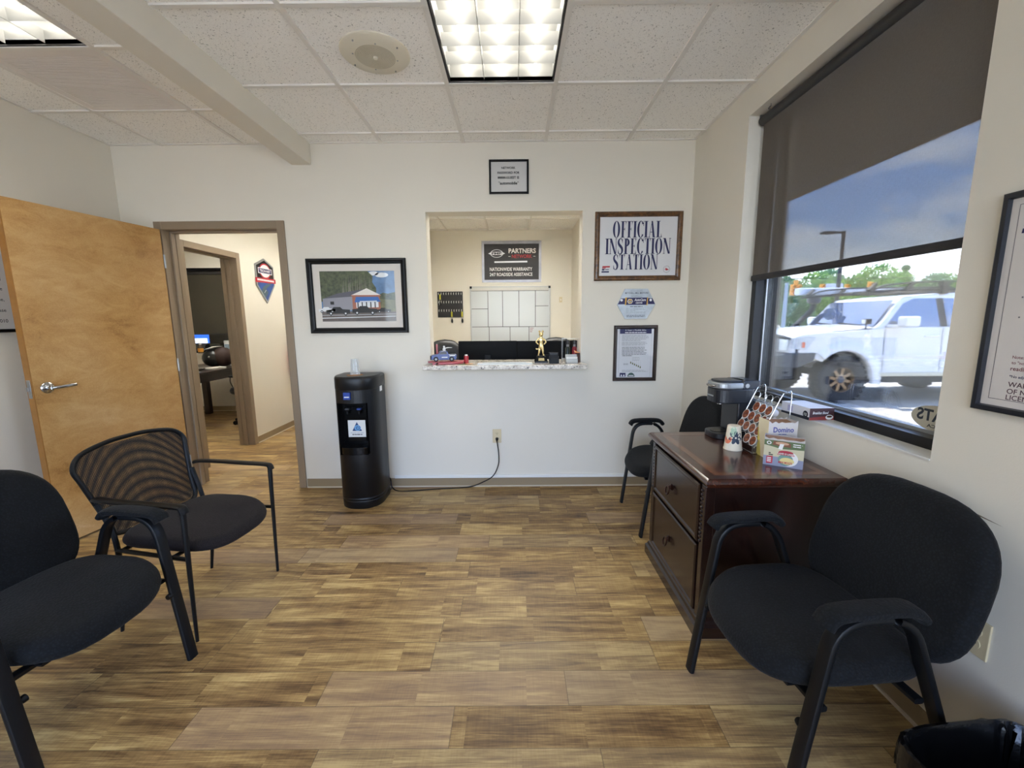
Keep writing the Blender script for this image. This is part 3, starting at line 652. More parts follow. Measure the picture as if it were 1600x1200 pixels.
# OFFICIAL INSPECTION STATION sign in condensed serif capitals
def serif_word(mb, word, cx, z, total_w, h, y, mi):
    wid = {'O': 1.0, 'F': .78, 'I': .42, 'C': .92, 'A': 1.0, 'L': .80, 'N': 1.06, 'S': .74, 'P': .80, 'E': .82, 'T': .88}
    adv = [wid[c] + 0.10 for c in word]; k = total_w / (sum(adv) - 0.10); x = cx - total_w / 2
    def rect(a, b, c, d): mb.quad((a, -y, c), (b, -y, c), (b, -y, d), (a, -y, d), mi)
    def ring(xc, zc, RX, RZ, rx, rz, a0, a1, n=28, dx=0.0):
        for i in range(n):
            t0 = a0 + (a1 - a0) * i / n; t1 = a0 + (a1 - a0) * (i + 1) / n
            mb.quad((xc + RX * math.cos(t0), -y, zc + RZ * math.sin(t0)), (xc + RX * math.cos(t1), -y, zc + RZ * math.sin(t1)), (xc + dx + rx * math.cos(t1), -y, zc + rz * math.sin(t1)), (xc + dx + rx * math.cos(t0), -y, zc + rz * math.sin(t0)), mi)
    for c, ad in zip(word, adv):
        w_ = wid[c] * k; st = 0.285 * k; th = h * 0.035; sv = st * 0.45
        def stem(xc, z0=0.0, z1=1.0, top=True, bot=True, ww=st):
            rect(xc - ww / 2, xc + ww / 2, z + z0 * h, z + z1 * h)
            if bot: rect(xc - ww / 2 - sv, xc + ww / 2 + sv, z, z + th)
            if top: rect(xc - ww / 2 - sv, xc + ww / 2 + sv, z + h - th, z + h)
        def tip(xa, za, dx, dz): mb.poly([(xa, -y, za), (xa + dx, -y, za), (xa + dx * 0.9, -y, za + dz)], mi)
        if c == 'I': stem(x + w_ / 2)
        elif c == 'O': ring(x + w_ / 2, z + h / 2, w_ / 2, h * 0.52, w_ / 2 - st * 1.02, h * 0.49, 0, 2 * PI)
        elif c == 'C':
            ring(x + w_ * .53, z + h / 2, w_ * .53, h * 0.52, w_ * .53 - st * 0.95, h * 0.488, math.radians(38), math.radians(322), dx=st * 0.06)
            rect(x + w_ * .91, x + w_ * .98, z + h * 0.70, z + h * 1.0)
        elif c in 'FELP':
            xc = x + sv + st / 2; stem(xc)
            if c in 'FE': rect(xc, x + w_, z + h - th, z + h); tip(x + w_, z + h, -w_ * .16, -h * .24); rect(xc, x + w_ * .72, z + h * .5, z + h * .5 + th); mb.poly([(x + w_ * .74, -y, z + h * .40), (x + w_ * .74, -y, z + h * .63), (x + w_ * .62, -y, z + h * .515)], mi)
            if c in 'EL': rect(xc, x + w_, z, z + th); tip(x + w_ * 1.02, z, -w_ * .18, h * .27)
            if c == 'P': ring(xc + st * 0.2, z + h * .745, x + w_ - xc - st * .2, h * .255, x + w_ - xc - st * 1.25, h * .222, -PI / 2, PI / 2, 16)
        elif c == 'T':
            stem(x + w_ / 2, top=False); rect(x, x + w_, z + h - th, z + h); tip(x, z + h, w_ * .15, -h * .24); tip(x + w_, z + h, -w_ * .15, -h * .24)
        elif c == 'N':
            t_ = st * 0.26; rect(x + w_ * .10, x + w_ * .10 + t_, z, z + h); rect(x + w_ * .90 - t_, x + w_ * .90, z, z + h)
            mb.poly([(x + w_ * .02, -y, z + h), (x + w_ * .02 + st * 1.05, -y, z + h), (x + w_ * .90, -y, z), (x + w_ * .90 - st * .85, -y, z)], mi)
            rect(x, x + w_ * .24, z, z + th); rect(x + w_ * .76, x + w_, z + h - th, z + h); rect(x - w_ * .03, x + w_ * .2, z + h - th, z + h)
        elif c == 'A':
            mb.poly([(x + w_ * .50 - st * .35, -y, z + h), (x + w_ * .50 + st * .35, -y, z + h), (x + w_ * .93, -y, z), (x + w_ * .93 - st * 1.05, -y, z)], mi)
            mb.poly([(x + w_ * .50 - st * .2, -y, z + h * .93), (x + w_ * .5, -y, z + h * .93), (x + w_ * .12 + st * .22, -y, z), (x + w_ * .12, -y, z)], mi)
            rect(x + w_ * .26, x + w_ * .72, z + h * .31, z + h * .31 + th); rect(x, x + w_ * .28, z, z + th); rect(x + w_ * .62, x + w_, z, z + th)
        elif c == 'S':
            pts = [(0.86, 0.80), (0.70, 0.965), (0.46, 0.99), (0.20, 0.90), (0.13, 0.74), (0.28, 0.60), (0.52, 0.50), (0.76, 0.38), (0.84, 0.22), (0.72, 0.06), (0.46, 0.01), (0.22, 0.05), (0.08, 0.22)]
            pp = smooth_path([(x + w_ * a, 0, z + h * b) for a, b in pts], 4); n = len(pp)
            for i in range(n - 1):
                u = i / (n - 1); u2 = (i + 1) / (n - 1)
                f = lambda u: st * (0.16 + 0.44 * math.exp(-((u - .5) / .2) ** 2) + 0.10 * math.exp(-((u - .28) / .1) ** 2) + .10 * math.exp(-((u - .72) / .1) ** 2))
                d = (pp[i + 1] - pp[i]).normalized(); nn = Vector((-d.z, 0, d.x))
                d2 = (pp[min(i + 2, n - 1)] - pp[i + 1]); d2 = d2.normalized() if d2.length > 1e-6 else d; n2 = Vector((-d2.z, 0, d2.x))
                q = [pp[i] + nn * f(u), pp[i + 1] + n2 * f(u2), pp[i + 1] - n2 * f(u2), pp[i] - nn * f(u)]
                mb.add([(v.x, -y, v.z) for v in q], [(0, 1, 2, 3)], mi)
            rect(x + w_ * .84, x + w_ * .90, z + h * .70, z + h * .98); rect(x + w_ * .05, x + w_ * .11, z + h * .02, z + h * .30)
        x += ad * k
def logo_flag(mb, x, z, s, y, navy, red, white):
    def P4(a): mb.add([(x + p[0] * s, -y, z + p[1] * s) for p in a], [tuple(range(len(a)))], 0)
    def Q(a, mi): mb.add([(x + p[0] * s, -y, z + p[1] * s) for p in a], [tuple(range(len(a)))], mi)
    Q([(0.14, 0.62), (1.02, 0.62), (1.06, 0.78), (0.18, 0.78)], red); Q([(0.14, 0.50), (0.55, 0.50), (0.57, 0.60), (0.14, 0.60)], red)
    Q([(0.10, 0.28), (0.40, 0.28), (0.44, 0.46), (0.12, 0.46)], navy); Q([(0.46, 0.34), (0.92, 0.34), (0.94, 0.42), (0.48, 0.42)], navy); Q([(0.06, 0.04), (0.94, 0.04), (0.96, 0.20), (0.08, 0.20)], navy)
o = wall_thing('inspection_sign', 'brown wood framed OFFICIAL INSPECTION STATION sign right of the service opening', 'sign', 0.968, 1.676)
W, Hh = 0.668, 0.512
def mat_wood(name, dark, mid, light, sc=(30, 30, 3), rough=0.35, coat=0.2):
    m, t, b = newmat(name); v = t.coord()
    a = t.noise(t.n('ShaderNodeMapping', {'Vector': v, 'Scale': sc}).outputs[0], 1.4, 6, 0.6, 0.8).outputs[0]
    t.L.new(t.ramp(a, [(0.32, dark), (0.52, mid), (0.72, light)]), b.inputs['Base Color'])
    b.inputs['Roughness'].default_value = rough; b.inputs['Coat Weight'].default_value = coat; b.inputs['Coat Roughness'].default_value = 0.12; return m
OAKF = mat_wood('brown_frame_wood', '#36220f', '#5d3d1c', '#7d5629', (18, 18, 18))
MB().ringframe(-W / 2, W / 2, 0, Hh, [(0, 0), (0, 0.016), (0.008, 0.024), (0.022, 0.026), (0.034, 0.020), (0.040, 0.006)]).build('frame', OAKF, o, smooth=0)
MB().box(-W / 2 + 0.03, W / 2 - 0.03, -0.009, -0.004, 0.03, Hh - 0.03).build('sign_sheet', M('sign_white', '#d6d7da', 0.45, coat=0.6), o, smooth=0)
mb = MB()
serif_word(mb, 'OFFICIAL', -0.010, 0.322, 0.375, 0.120, 0.0098, 0); serif_word(mb, 'INSPECTION', 0.000, 0.200, 0.500, 0.116, 0.0098, 0); serif_word(mb, 'STATION', -0.016, 0.084, 0.345, 0.113, 0.0098, 0)
mb.build('lettering', NAVY, o, smooth=0, recalc=False)
mb = MB(); logo_flag(mb, -0.282, 0.060, 0.066, 0.0098, 0, 1, 2); mb.build('flag_logo', [NAVY, RED, PAPERW], o, smooth=0)
mb = MB(); n = 40
for k in range(0, n):
    if k % 3 == 2: continue
    a0, a1 = 2 * PI * k / n, 2 * PI * (k + 0.8) / n
    mb.quad((0.226 + 0.027 * math.cos(a0), -0.0098, 0.084 + 0.027 * math.sin(a0)), (0.226 + 0.027 * math.cos(a1), -0.0098, 0.084 + 0.027 * math.sin(a1)), (0.226 + 0.022 * math.cos(a1), -0.0098, 0.084 + 0.022 * math.sin(a1)), (0.226 + 0.022 * math.cos(a0), -0.0098, 0.084 + 0.022 * math.sin(a0)), 0)
mb.poly([(0.226 + a * 0.02, -0.0098, 0.084 + b * 0.02) for a, b in ((-1, -.1), (-.3, .1), (-.5, .6), (.2, .25), (1, -.2), (.3, -.35), (-.2, -.5), (-.3, -.2))], 1)
mb.build('round_logo', [GREYINK, RED], o, smooth=0)
# silver hexagon plaque
o = wall_thing('hexagon_plaque', 'silver six sided service plaque between the two right hand frames', 'plaque', 0.9705, 1.381)
hx = [(-0.086, 0), (0.084, 0), (0.150, 0.113), (0.088, 0.233), (-0.093, 0.233), (-0.151, 0.113)]
MB().prism(hx, lambda a, b: (a, 0, b), (0, -0.008, 0)).build('plate', M('plaque_silver', '#b4bac0', 0.35, 0.7, var=0.2, vs=9), o, bevel=0.0015, smooth=0)
mb = MB(); y = 0.0086
def bq(pts, mi, yy=y): mb.poly([(a, -yy, b) for a, b in pts], mi)
bq([(-0.146, 0.114), (-0.088, 0.114), (-0.086, 0.160), (-0.122, 0.160)], 0); bq([(0.091, 0.114), (0.146, 0.114), (0.124, 0.160), (0.088, 0.160)], 0)
bq([(-0.088, 0.109), (0.080, 0.109), (0.088, 0.165), (-0.080, 0.165)], 0); bq([(-0.090, 0.107), (-0.082, 0.107), (-0.076, 0.167), (-0.088, 0.167)], 1, y + .0004); bq([(0.079, 0.105), (0.087, 0.105), (0.090, 0.167), (0.083, 0.167)], 1, y + .0004)
hexa = lambda cx, cz, r_: [(cx + r_ * math.cos(PI / 3 * k), cz + r_ * 0.9 * math.sin(PI / 3 * k)) for k in range(6)]
bq(hexa(-0.050, 0.137, 0.023), 2, y + .0004); bq(hexa(-0.050, 0.137, 0.019), 1, y + .0008); bq([(-0.066, 0.130), (-0.034, 0.130), (-0.034, 0.143), (-0.066, 0.143)], 0, y + .0012)
mb.text('NAPA', -0.050, 0.1325, 0.028, 0.008, y + .0016, 2, 0.03)
mb.text('AutoCare', 0.027, 0.138, 0.088, 0.020, y + .0006, 2, 0.03, shear=0.2); mb.text('CENTER', 0.020, 0.118, 0.054, 0.012, y + .0006, 2, 0.03, shear=0.2)
for cx in (-0.117, 0.111): bq([(cx + 0.010 * math.cos(2 * PI * k / 16), 0.146 + 0.010 * math.sin(2 * PI * k / 16)) for k in range(16)], 2, y + .0004)
mb.text('MITCHELL MILL MOTORS', 0.0, 0.194, 0.182, 0.013, y, 3, 0.02)
fine_print(mb, -0.045, 0.045, 0.182, 2, 0.008, 0.0035, y, 4, seed=2); fine_print(mb, -0.05, 0.05, 0.218, 1, 0.006, 0.0035, y, 4, seed=4)
fine_print(mb, -0.05, 0.05, 0.099, 1, 0.01, 0.006, y, 3, 0, seed=5); fine_print(mb, -0.080, 0.080, 0.082, 5, 0.0085, 0.003, y, 4, seed=6); fine_print(mb, -0.075, 0.075, 0.030, 2, 0.010, 0.005, y, 3, seed=7)
mb.build('lettering', [M('plaque_blue', '#201b4f', 0.4), M('plaque_gold', '#d3a53d', 0.4), M('plaque_white', '#e6e6ea', 0.4), M('plaque_ink', '#4d5058', 0.5), M('plaque_fine', '#8d9298', 0.5)], o, smooth=0)
# warranty certificate
o = wall_thing('certificate_frame', 'dark brown framed warranty certificate below the silver plaque', 'certificate', 0.974, 0.887)
W, Hh = 0.345, 0.444
DKF = mat_wood('dark_frame_wood', '#1a0f0a', '#2a1a12', '#38241a', (20, 20, 20))
MB().ringframe(-W / 2, W / 2, 0, Hh, [(0, 0), (0, 0.016), (0.006, 0.022), (0.020, 0.022), (0.028, 0.008)]).build('frame', DKF, o, smooth=0)
MB().box(-W / 2 + 0.02, W / 2 - 0.02, -0.008, -0.004, 0.02, Hh - 0.02).build('certificate_sheet', M('glazed_paper2', '#cdd0d6', 0.5, coat=1.0), o, smooth=0)
mb = MB(); y = 0.0084
def cq(a, b, c, d, mi, yy=y): mb.quad((a, -yy, c), (b, -yy, c), (b, -yy, d), (a, -yy, d), mi)
cq(-0.125, 0.125, 0.378, 0.416, 0); mb.text('3 Year | 75,000 Mile', 0, 0.398, 0.165, 0.013, y + .0006, 1, 0.02); fine_print(mb, -0.085, 0.085, 0.391, 1, 0.01, 0.007, y + .0006, 1, 0, seed=11)
for xx in (-0.128, 0.126): cq(xx, xx + 0.0016, 0.03, 0.416, 2)
fine_print(mb, -0.108, 0.108, 0.368, 5, 0.0105, 0.004, y, 2, seed=12); fine_print(mb, -0.108, 0.108, 0.312, 3, 0.0105, 0.004, y, 2, seed=13); fine_print(mb, -0.105, 0.100, 0.272, 6, 0.0112, 0.004, y, 3, seed=14); fine_print(mb, -0.1, 0.1, 0.206, 1, 0.01, 0.005, y, 3, 0, seed=15)
cq(-0.02, 0.035, 0.166, 0.1675, 3); cq(-0.02, 0.035, 0.187, 0.1885, 3)
for k in range(5): cq(-0.02 + k * .0135, -0.0188 + k * .0135, 0.166, 0.1885, 3)
for k in range(6): cq(-0.036 + k * .0155, -0.027 + k * .0155, 0.140 - k * .0075, 0.155 - k * .0075, 4); cq(-0.032 + k * .0155, -0.0312 + k * .0155, 0.150 - k * .0075, 0.166, 2)
fine_print(mb, -0.09, -0.045, 0.142, 2, 0.008, 0.004, y, 2, seed=16); fine_print(mb, -0.1, 0.1, 0.088, 2, 0.009, 0.003, y, 2, seed=17); cq(-0.1, 0.11, 0.075, 0.0763, 2)
cq(-0.118, -0.070, 0.034, 0.066, 0); mb.poly([(-0.112, -y - .0005, 0.037), (-0.096, -y - .0005, 0.037), (-0.104, -y - .0005, 0.056)], 1); mb.poly([(-0.092, -y - .0005, 0.037), (-0.076, -y - .0005, 0.037), (-0.084, -y - .0005, 0.056)], 1)
mb.poly([(-0.026 + 0.029 * math.cos(PI * k / 14), -y, 0.034 + 0.033 * math.sin(PI * k / 14)) for k in range(15)], 5); cq(-0.046, -0.006, 0.040, 0.046, 1, y + .0005)
mb.build('lettering', [NAVY, M('cert_white', '#d9dbe2', 0.5), M('cert_grey', '#8f9299', 0.5), M('cert_ink', '#55585f', 0.5), M('cert_olive', '#5d6236', 0.5), M('cert_green', '#3b5650', 0.5)], o, smooth=0)
# big notice on the window wall
o = thing('notice_frame', 'large blue black framed inspection notice on the window wall', 'sign', (XR, 0.82, 1.115), -PI / 2)
W, Hh = 0.80, 0.598
MB().ringframe(-W / 2, W / 2, 0, Hh, [(0, 0), (0, 0.016), (0.004, 0.019), (0.015, 0.019), (0.018, 0.006)]).build('frame', M('blueblack_frame', '#131722', 0.3), o, smooth=0)
MB().box(-W / 2 + 0.01, W / 2 - 0.01, -0.008, -0.004, 0.01, Hh - 0.01).build('notice_sheet', M('poster_paper', '#cfcbc8', 0.5, coat=0.4), o, smooth=0)
mb = MB(); y = 0.0084
for a in (0, 1):
    e = 0.036
    cq(-W / 2 + e, W / 2 - e, e if a == 0 else Hh - e, (e if a == 0 else Hh - e) + 0.0015, 2, y); cq((-W / 2 + e) if a == 0 else (W / 2 - e), ((-W / 2 + e) if a == 0 else (W / 2 - e)) + 0.0015, e, Hh - e, 2, y)
logo_flag(mb, -W / 2 + 0.045, Hh - 0.115, 0.075, y, 0, 1, 3)
for z, s_, c, h in ((0.150, 'Note: Failure to have the inspection performed', 1, 0.011), (0.135, 'to "not ready" status may require the vehicle', 1, 0.011), (0.120, 'readiness monitors to be set', 1, 0.011), (0.098, '*No adjustment will be made to the fee', 0, 0.010), (0.075, 'WARNING: A VIOLATION', 4, 0.014), (0.056, 'OF N.C.G.S. AND THE', 4, 0.014), (0.037 + 0.002, 'LICENSE AND STATION', 4, 0.014)):
    mb.text(s_, -W / 2 + 0.078, z, None, h, y, c, 0.012, align='l')
for z in (0.262, 0.315, 0.378, 0.405): cq(-W / 2 + 0.075, -W / 2 + 0.079, z, z + 0.004, 2, y)
fine_print(mb, -0.18, 0.30, 0.50, 4, 0.035, 0.016, y, 0, 0.2, seed=21); fine_print(mb, -0.29, 0.30, 0.37, 6, 0.026, 0.009, y, 2, 0.2, seed=22)
mb.build('lettering', [NAVY, M('maroon_ink', '#6f3540', 0.6), M('poster_grey', '#5f6068', 0.6), PAPERW, M('purple_ink', '#4a3240', 0.6)], o, smooth=0)
# notice on the left wall, half behind the open door
o = thing('notice_frame', 'black framed printed notice on the left wall, cut off by the open door', 'sign', (XL, 2.20, 1.335), PI / 2)
W, Hh = 0.74, 0.56
MB().ringframe(-W / 2, W / 2, 0, Hh, [(0, 0), (0, 0.016), (0.004, 0.02), (0.018, 0.02), (0.02, 0.006)]).build('frame', BFR, o, smooth=0)
MB().box(-W / 2 + 0.01, W / 2 - 0.01, -0.008, -0.004, 0.01, Hh - 0.01).build('notice_sheet', M('notice_paper', '#c8c6c4', 0.6), o, smooth=0)
mb = MB()
for k, s_ in enumerate(('Attention: if your vehicle', 'is left with us for service', 'and needs more parts, price', 'estimates are detailed', 'in writing. While', 'we repair your vehicle,', 'please', '(919) 520-1010')):
    mb.text(s_, 0.30, 0.485 - k * 0.062, None, 0.026, 0.0084, 0, 0.01, align='r')
mb.build('lettering', M('notice_text', '#3c3c40', 0.6), o, smooth=0)
# badge sign on the hallway wall
o = thing('badge_sign', 'black and blue shield shaped badge with a road on the hallway wall', 'sign', (XH, 5.10, 1.60), PI / 2)
def sh(pts, y0, mi): mb.poly([(a, -y0, b) for a, b in pts], mi)
MB().prism([(-0.185, 0.20), (0, 0), (0.185, 0.22), (0.185, 0.44), (0, 0.52), (-0.185, 0.44)], lambda a, b: (a, 0, b), (0, -0.012, 0)).build('plate', SILVER, o, smooth=0)
mb = MB(); y = 0.0126
sh([(-0.165, 0.27), (0.165, 0.27), (0.165, 0.428), (0, 0.497), (-0.165, 0.428)], y, 0); sh([(-0.165, 0.21), (0, 0.03), (0.165, 0.23), (0.165, 0.27), (-0.165, 0.27)], y, 1)
sh([(-0.10, 0.14), (-0.03, 0.065), (0.03, 0.13), (-0.01, 0.17), (0.12, 0.24), (0.08, 0.255), (-0.06, 0.19)], y + .0005, 5); sh([(-0.055, 0.12), (-0.048, 0.12), (-0.01, 0.155), (-0.014, 0.158)], y + .001, 4)
n = 28; sh([(0.115 * math.cos(2 * PI * k / n), 0.375 + 0.088 * math.sin(2 * PI * k / n)) for k in range(n)], y + .0005, 2); sh([(0.100 * math.cos(2 * PI * k / n), 0.375 + 0.073 * math.sin(2 * PI * k / n)) for k in range(n)], y + .001, 4)
sh([(-0.14, 0.342), (0.14, 0.342), (0.14, 0.408), (-0.14, 0.408)], y + .0015, 4); sh([(-0.128, 0.350), (0.128, 0.350), (0.128, 0.400), (-0.128, 0.400)], y + .002, 3)
mb.text('TECH-NET', 0, 0.36, 0.22, 0.03, y + .0026, 4, 0.03)
sh([(-0.205, 0.235), (0.205, 0.245), (0.205, 0.295), (-0.205, 0.29)], y + .0015, 2); fine_print(mb, -0.17, 0.17, 0.278, 1, 0.02, 0.02, y + .002, 4, 0, seed=31)
mb.build('emblem', [M('badge_black', '#15161a', 0.4), M('badge_blue', '#2d4c8c', 0.4, var=0.3, vs=8), M('badge_red', '#b02636', 0.4), M('badge_navy', '#20285e', 0.4), M('badge_white', '#e3e3e6', 0.4), M('badge_road', '#4a5d66', 0.4)], o, smooth=0)

# ------------------------------------------------------------------ service counter and the office behind
def mat_granite():
    m, t, b = newmat('granite'); v = t.coord()
    a = t.noise(v, 55, 4, 0.7, 0.4).outputs[0]; c = t.noise(v, 21, 3, 0.6).outputs[0]; e = t.noise(v, 90, 2, 0.6, 0.8).outputs[0]
    base = t.ramp(c, [(0.35, '#a8a197'), (0.5, '#c9c3b8'), (0.66, '#ddd8ce')])
    f = t.n('ShaderNodeMapRange', {'Value': a, 1: 0.37, 2: 0.43, 3: 1, 4: 0}).outputs[0]; f2 = t.n('ShaderNodeMapRange', {'Value': e, 1: 0.36, 2: 0.42, 3: 1, 4: 0}).outputs[0]
    x = t.mix(f, base, (0.06, 0.055, 0.055, 1)); x = t.mix(t.m('MULTIPLY', f2, 0.7), x, (0.23, 0.15, 0.12, 1))
    t.L.new(x, b.inputs['Base Color']); b.inputs['Roughness'].default_value = 0.15; return m
GRAN = mat_granite()
CT = 1.040
mb = MB(); mb.box(-0.694, 0.566, 3.172, D - 0.0005, CT - 0.034, CT); mb.box(PO[0] + 0.0005, PO[1] - 0.0005, D - 0.0005, 3.64, CT - 0.034, CT)
tag(mb.build('service_counter', GRAN, bevel=0.004, smooth=0), 'speckled granite counter sill of the service opening', 'counter')
# reception desk behind it, below eye line
o = thing('reception_desk', 'wooden desk behind the service counter under the monitors', 'desk', (0.0, 4.02, 0))
DESK = mat_wood('desk_wood', '#2a1a10', '#3d2717', '#503420', (3, 20, 20))
MB().box(-1.2, 0.78, -0.36, 0.36, 0.735, 0.765).build('top', DESK, o, smooth=0, bevel=0.003)
for s in (-1.16, 0.74): MB().box(s - 0.02, s + 0.02, -0.33, 0.33, 0, 0.735).build('side_panel', DESK, o, smooth=0)
def monitor(x, y, w_, h, ztop, label):
    o = thing('monitor', label, 'monitor', (x, y, 0.765), 0, 'black monitors behind the counter')
    zt = ztop - 0.765
    MB().box(-w_ / 2, w_ / 2, 0, 0.03, zt - h, zt).build('housing', M('monitor_black', '#060607', 0.55, spec=0.15), o, bevel=0.004, smooth=0)
    MB().box(-w_ / 2 + 0.012, w_ / 2 - 0.012, 0.0302, 0.031, zt - h + 0.02, zt - 0.012).build('screen', M('screen_glass', '#10131a', 0.12), o, smooth=0)
    mb = MB(); mb.box(-0.03, 0.03, -0.03, 0.0, 0.01, zt - h * 0.4); mb.box(-0.12, 0.12, -0.10, 0.10, 0, 0.012); mb.build('stand', BLACK, o, bevel=0.003, smooth=0)
monitor(-0.238, 3.92, 0.548, 0.325, 1.188, 'wide black monitor behind the counter at left')
monitor(0.318, 3.955, 0.572, 0.322, 1.184, 'black monitor behind the counter next to the trophy')
LEATH = M('black_leather', '#17171a', 0.35, bump=0.15, bs=90)
def desk_chair(x, y, rz, label, top, w_=0.46):
    o = thing('desk_chair', label, 'chair', (x, y, 0), rz, 'black leather desk chairs')
    ol = [(w_ / 2 * math.copysign(abs(math.cos(a)) ** 0.55, math.cos(a)), 0.34 * math.copysign(abs(math.sin(a)) ** 0.45, math.sin(a))) for a in [2 * PI * k / 36 for k in range(36)]]
    MB().cushion(ol, 0.04, 0.09, 0.015, lambda u, v, w: (u, 0.20 + 0.12 * (v / 0.34) * 0.5 + w - 0.25 * u * u, top - 0.34 + v - 0.10 * (u / (w_ / 2)) ** 2 * (v > 0) * 0.5)).build('backrest', LEATH, o)
    ol = [(0.25 * math.copysign(abs(math.cos(a)) ** 0.5, math.cos(a)), 0.24 * math.copysign(abs(math.sin(a)) ** 0.5, math.sin(a))) for a in [2 * PI * k / 32 for k in range(32)]]
    MB().cushion(ol, 0.04, 0.09, 0.015, lambda u, v, w: (u, v - 0.03, 0.48 + w)).build('seat', LEATH, o)
    MB().cyl((0, 0, 0.10), (0, 0, 0.44), 0.028).build('gas_column', BLACKM, o)
    mb = MB()
    for k in range(5):
        a = 2 * PI * k / 5; mb.tube([(0, 0, 0.11), (0.29 * math.cos(a), 0.29 * math.sin(a), 0.075)], [0.025, 0.016], n=8)
    mb.build('star_base', BLACK, o)
    for k in range(5):
        a = 2 * PI * k / 5; MB().lathe([(0, -0.02), (0.028, -0.02), (0.03, 0), (0.028, 0.02), (0, 0.02)], 14, (0.29 * math.cos(a), 0.29 * math.sin(a), 0.03), 'x').build('caster', BLACK, o)
    for s in (-1, 1): MB().tube(round_path([(s * 0.22, 0.12, 0.46), (s * 0.30, 0.10, 0.52), (s * 0.30, 0.08, 0.68), (s * 0.29, -0.16, 0.69)], 0.06), 0.018).build('armrest', BLACK, o)
    return o
desk_chair(-0.775, 4.70, 0.12, 'black leather desk chair left of the monitors behind the counter', 1.160, 0.43)
desk_chair(0.485, 4.72, -0.1, 'black leather desk chair behind the gold trophy', 1.176, 0.45)
KX = YO / 6.1
def fx(x): return x * KX
def fz(z): return 1.3845 + (z - 1.3845) * KX
# partners sign
o = thing('warranty_sign', 'black partners network warranty sign with silver border on the office wall', 'sign', (fx(-0.0125), YO, fz(1.908)))
W, Hh = 0.84 * KX, fz(2.476) - fz(1.908)
MB().box(-W / 2, W / 2, -0.008, 0, 0, Hh).build('plate', M('sign_silver', '#8f8f95', 0.3, 0.8, var=0.25, vs=3), o, smooth=0)
MB().box(-W / 2 + 0.037, W / 2 - 0.037, -0.010, -0.008, 0.037, Hh - 0.045).build('face', M('sign_black', '#1b1718', 0.45), o, smooth=0)
mb = MB(); y = 0.0106
mb.text('PARTNERS', 0.16, 0.420, 0.405, 0.070, y, 0, 0.028); mb.text('NETWORK', 0.155, 0.350, 0.30, 0.052, y, 1, 0.02)
for xx in (-0.045, 0.325): mb.quad((xx, -y, 0.372), (xx + 0.03, -y, 0.372), (xx + 0.03, -y, 0.378), (xx, -y, 0.378), 0)
mb.quad((-0.255, -y, 0.284), (0.235, -y, 0.288), (0.235, -y, 0.310), (-0.255, -y, 0.306), 2)
mb.text('NATIONWIDE WARRANTY', -0.008, 0.165, 0.635, 0.052, y, 0, 0.02); mb.text('24/7 ROADSIDE ASSISTANCE', -0.008, 0.090, 0.64, 0.050, y, 0, 0.02)
n = 32
ell = lambda rx, rz: [(-0.22 + rx * math.cos(2 * PI * k / n), 0.418 + rz * math.sin(2 * PI * k / n)) for k in range(n)]
mb.poly([(a, -y, b) for a, b in ell(0.095, 0.058)], 2); mb.poly([(a, -y - .0004, b) for a, b in ell(0.087, 0.051)], 3)
mb.poly([(a, -y - .0008, b) for a, b in ((-0.345, 0.418), (-0.30, 0.442), (-0.14, 0.442), (-0.095, 0.418), (-0.14, 0.398), (-0.30, 0.398))], 2)
mb.text('FMP', -0.22, 0.404, 0.15, 0.032, y + .0012, 3, 0.04)
mb.build('lettering', [M('sign_letter', '#d9d6d4', 0.4), RED, M('sign_letter_silver', '#b9b9bd', 0.3, 0.5), M('sign_black2', '#1b1718', 0.45)], o, smooth=0)
# whiteboard
o = thing('whiteboard', 'white schedule board divided by dark lines on the office wall', 'whiteboard', (fx(-0.036), YO, fz(0.98)))
W, Hh = 1.142 * KX, fz(1.849) - fz(0.98)
MB().box(-W / 2, W / 2, -0.014, 0, 0, Hh).build('board', M('board_white', '#c6cbcd', 0.25), o, smooth=0)
MB().ringframe(-W / 2 - 0.004, W / 2 + 0.004, -0.004, Hh + 0.004, [(0, 0), (0, 0.022), (0.016, 0.022), (0.018, 0.012)]).build('frame', M('board_rail', '#b0b2b2', 0.35, 0.3), o, smooth=0)
MB().box(-W / 2 + 0.02, W / 2 - 0.02, -0.020, -0.014, Hh - 0.06, Hh - 0.012).build('top_rail', M('board_rail2', '#c3c2bb', 0.4), o, smooth=0)
mb = MB(); bx0 = o.location.x; bz0 = o.location.z; y = 0.0148
def vl(x, za, zb): xx = fx(x) - bx0; mb.quad((xx - .004, -y, fz(za) - bz0), (xx + .004, -y, fz(za) - bz0), (xx + .004, -y, fz(zb) - bz0), (xx - .004, -y, fz(zb) - bz0))
def hl(z, xa, xb): zz = fz(z) - bz0; mb.quad((fx(xa) - bx0, -y - .0002, zz - .004), (fx(xb) - bx0, -y - .0002, zz - .004), (fx(xb) - bx0, -y - .0002, zz + .004), (fx(xa) - bx0, -y - .0002, zz + .004))
for x in (-0.356, -0.146, 0.088, 0.322): vl(x, 1.282, 1.79)
hl(1.282, -0.59, 0.51); hl(1.79, -0.59, 0.51); hl(1.538, -0.59, -0.356); hl(1.574, 0.322, 0.51)
for x in (-0.345, -0.042, 0.232): vl(x, 1.0, 1.282)
mb.build('ruled_lines', M('tape_dark', '#3d3a3c', 0.6), o, smooth=0)
mb = MB()
for k, z in enumerate((1.255, 1.232, 1.206)): xx = fx(0.245) - bx0; zz = fz(z) - bz0; mb.box(xx, xx + 0.055 - 0.01 * k, -y - .0006, -y, zz, zz + 0.008)
mb.build('marker_notes', M('marker_maroon', '#8a4a55', 0.6), o, smooth=0)
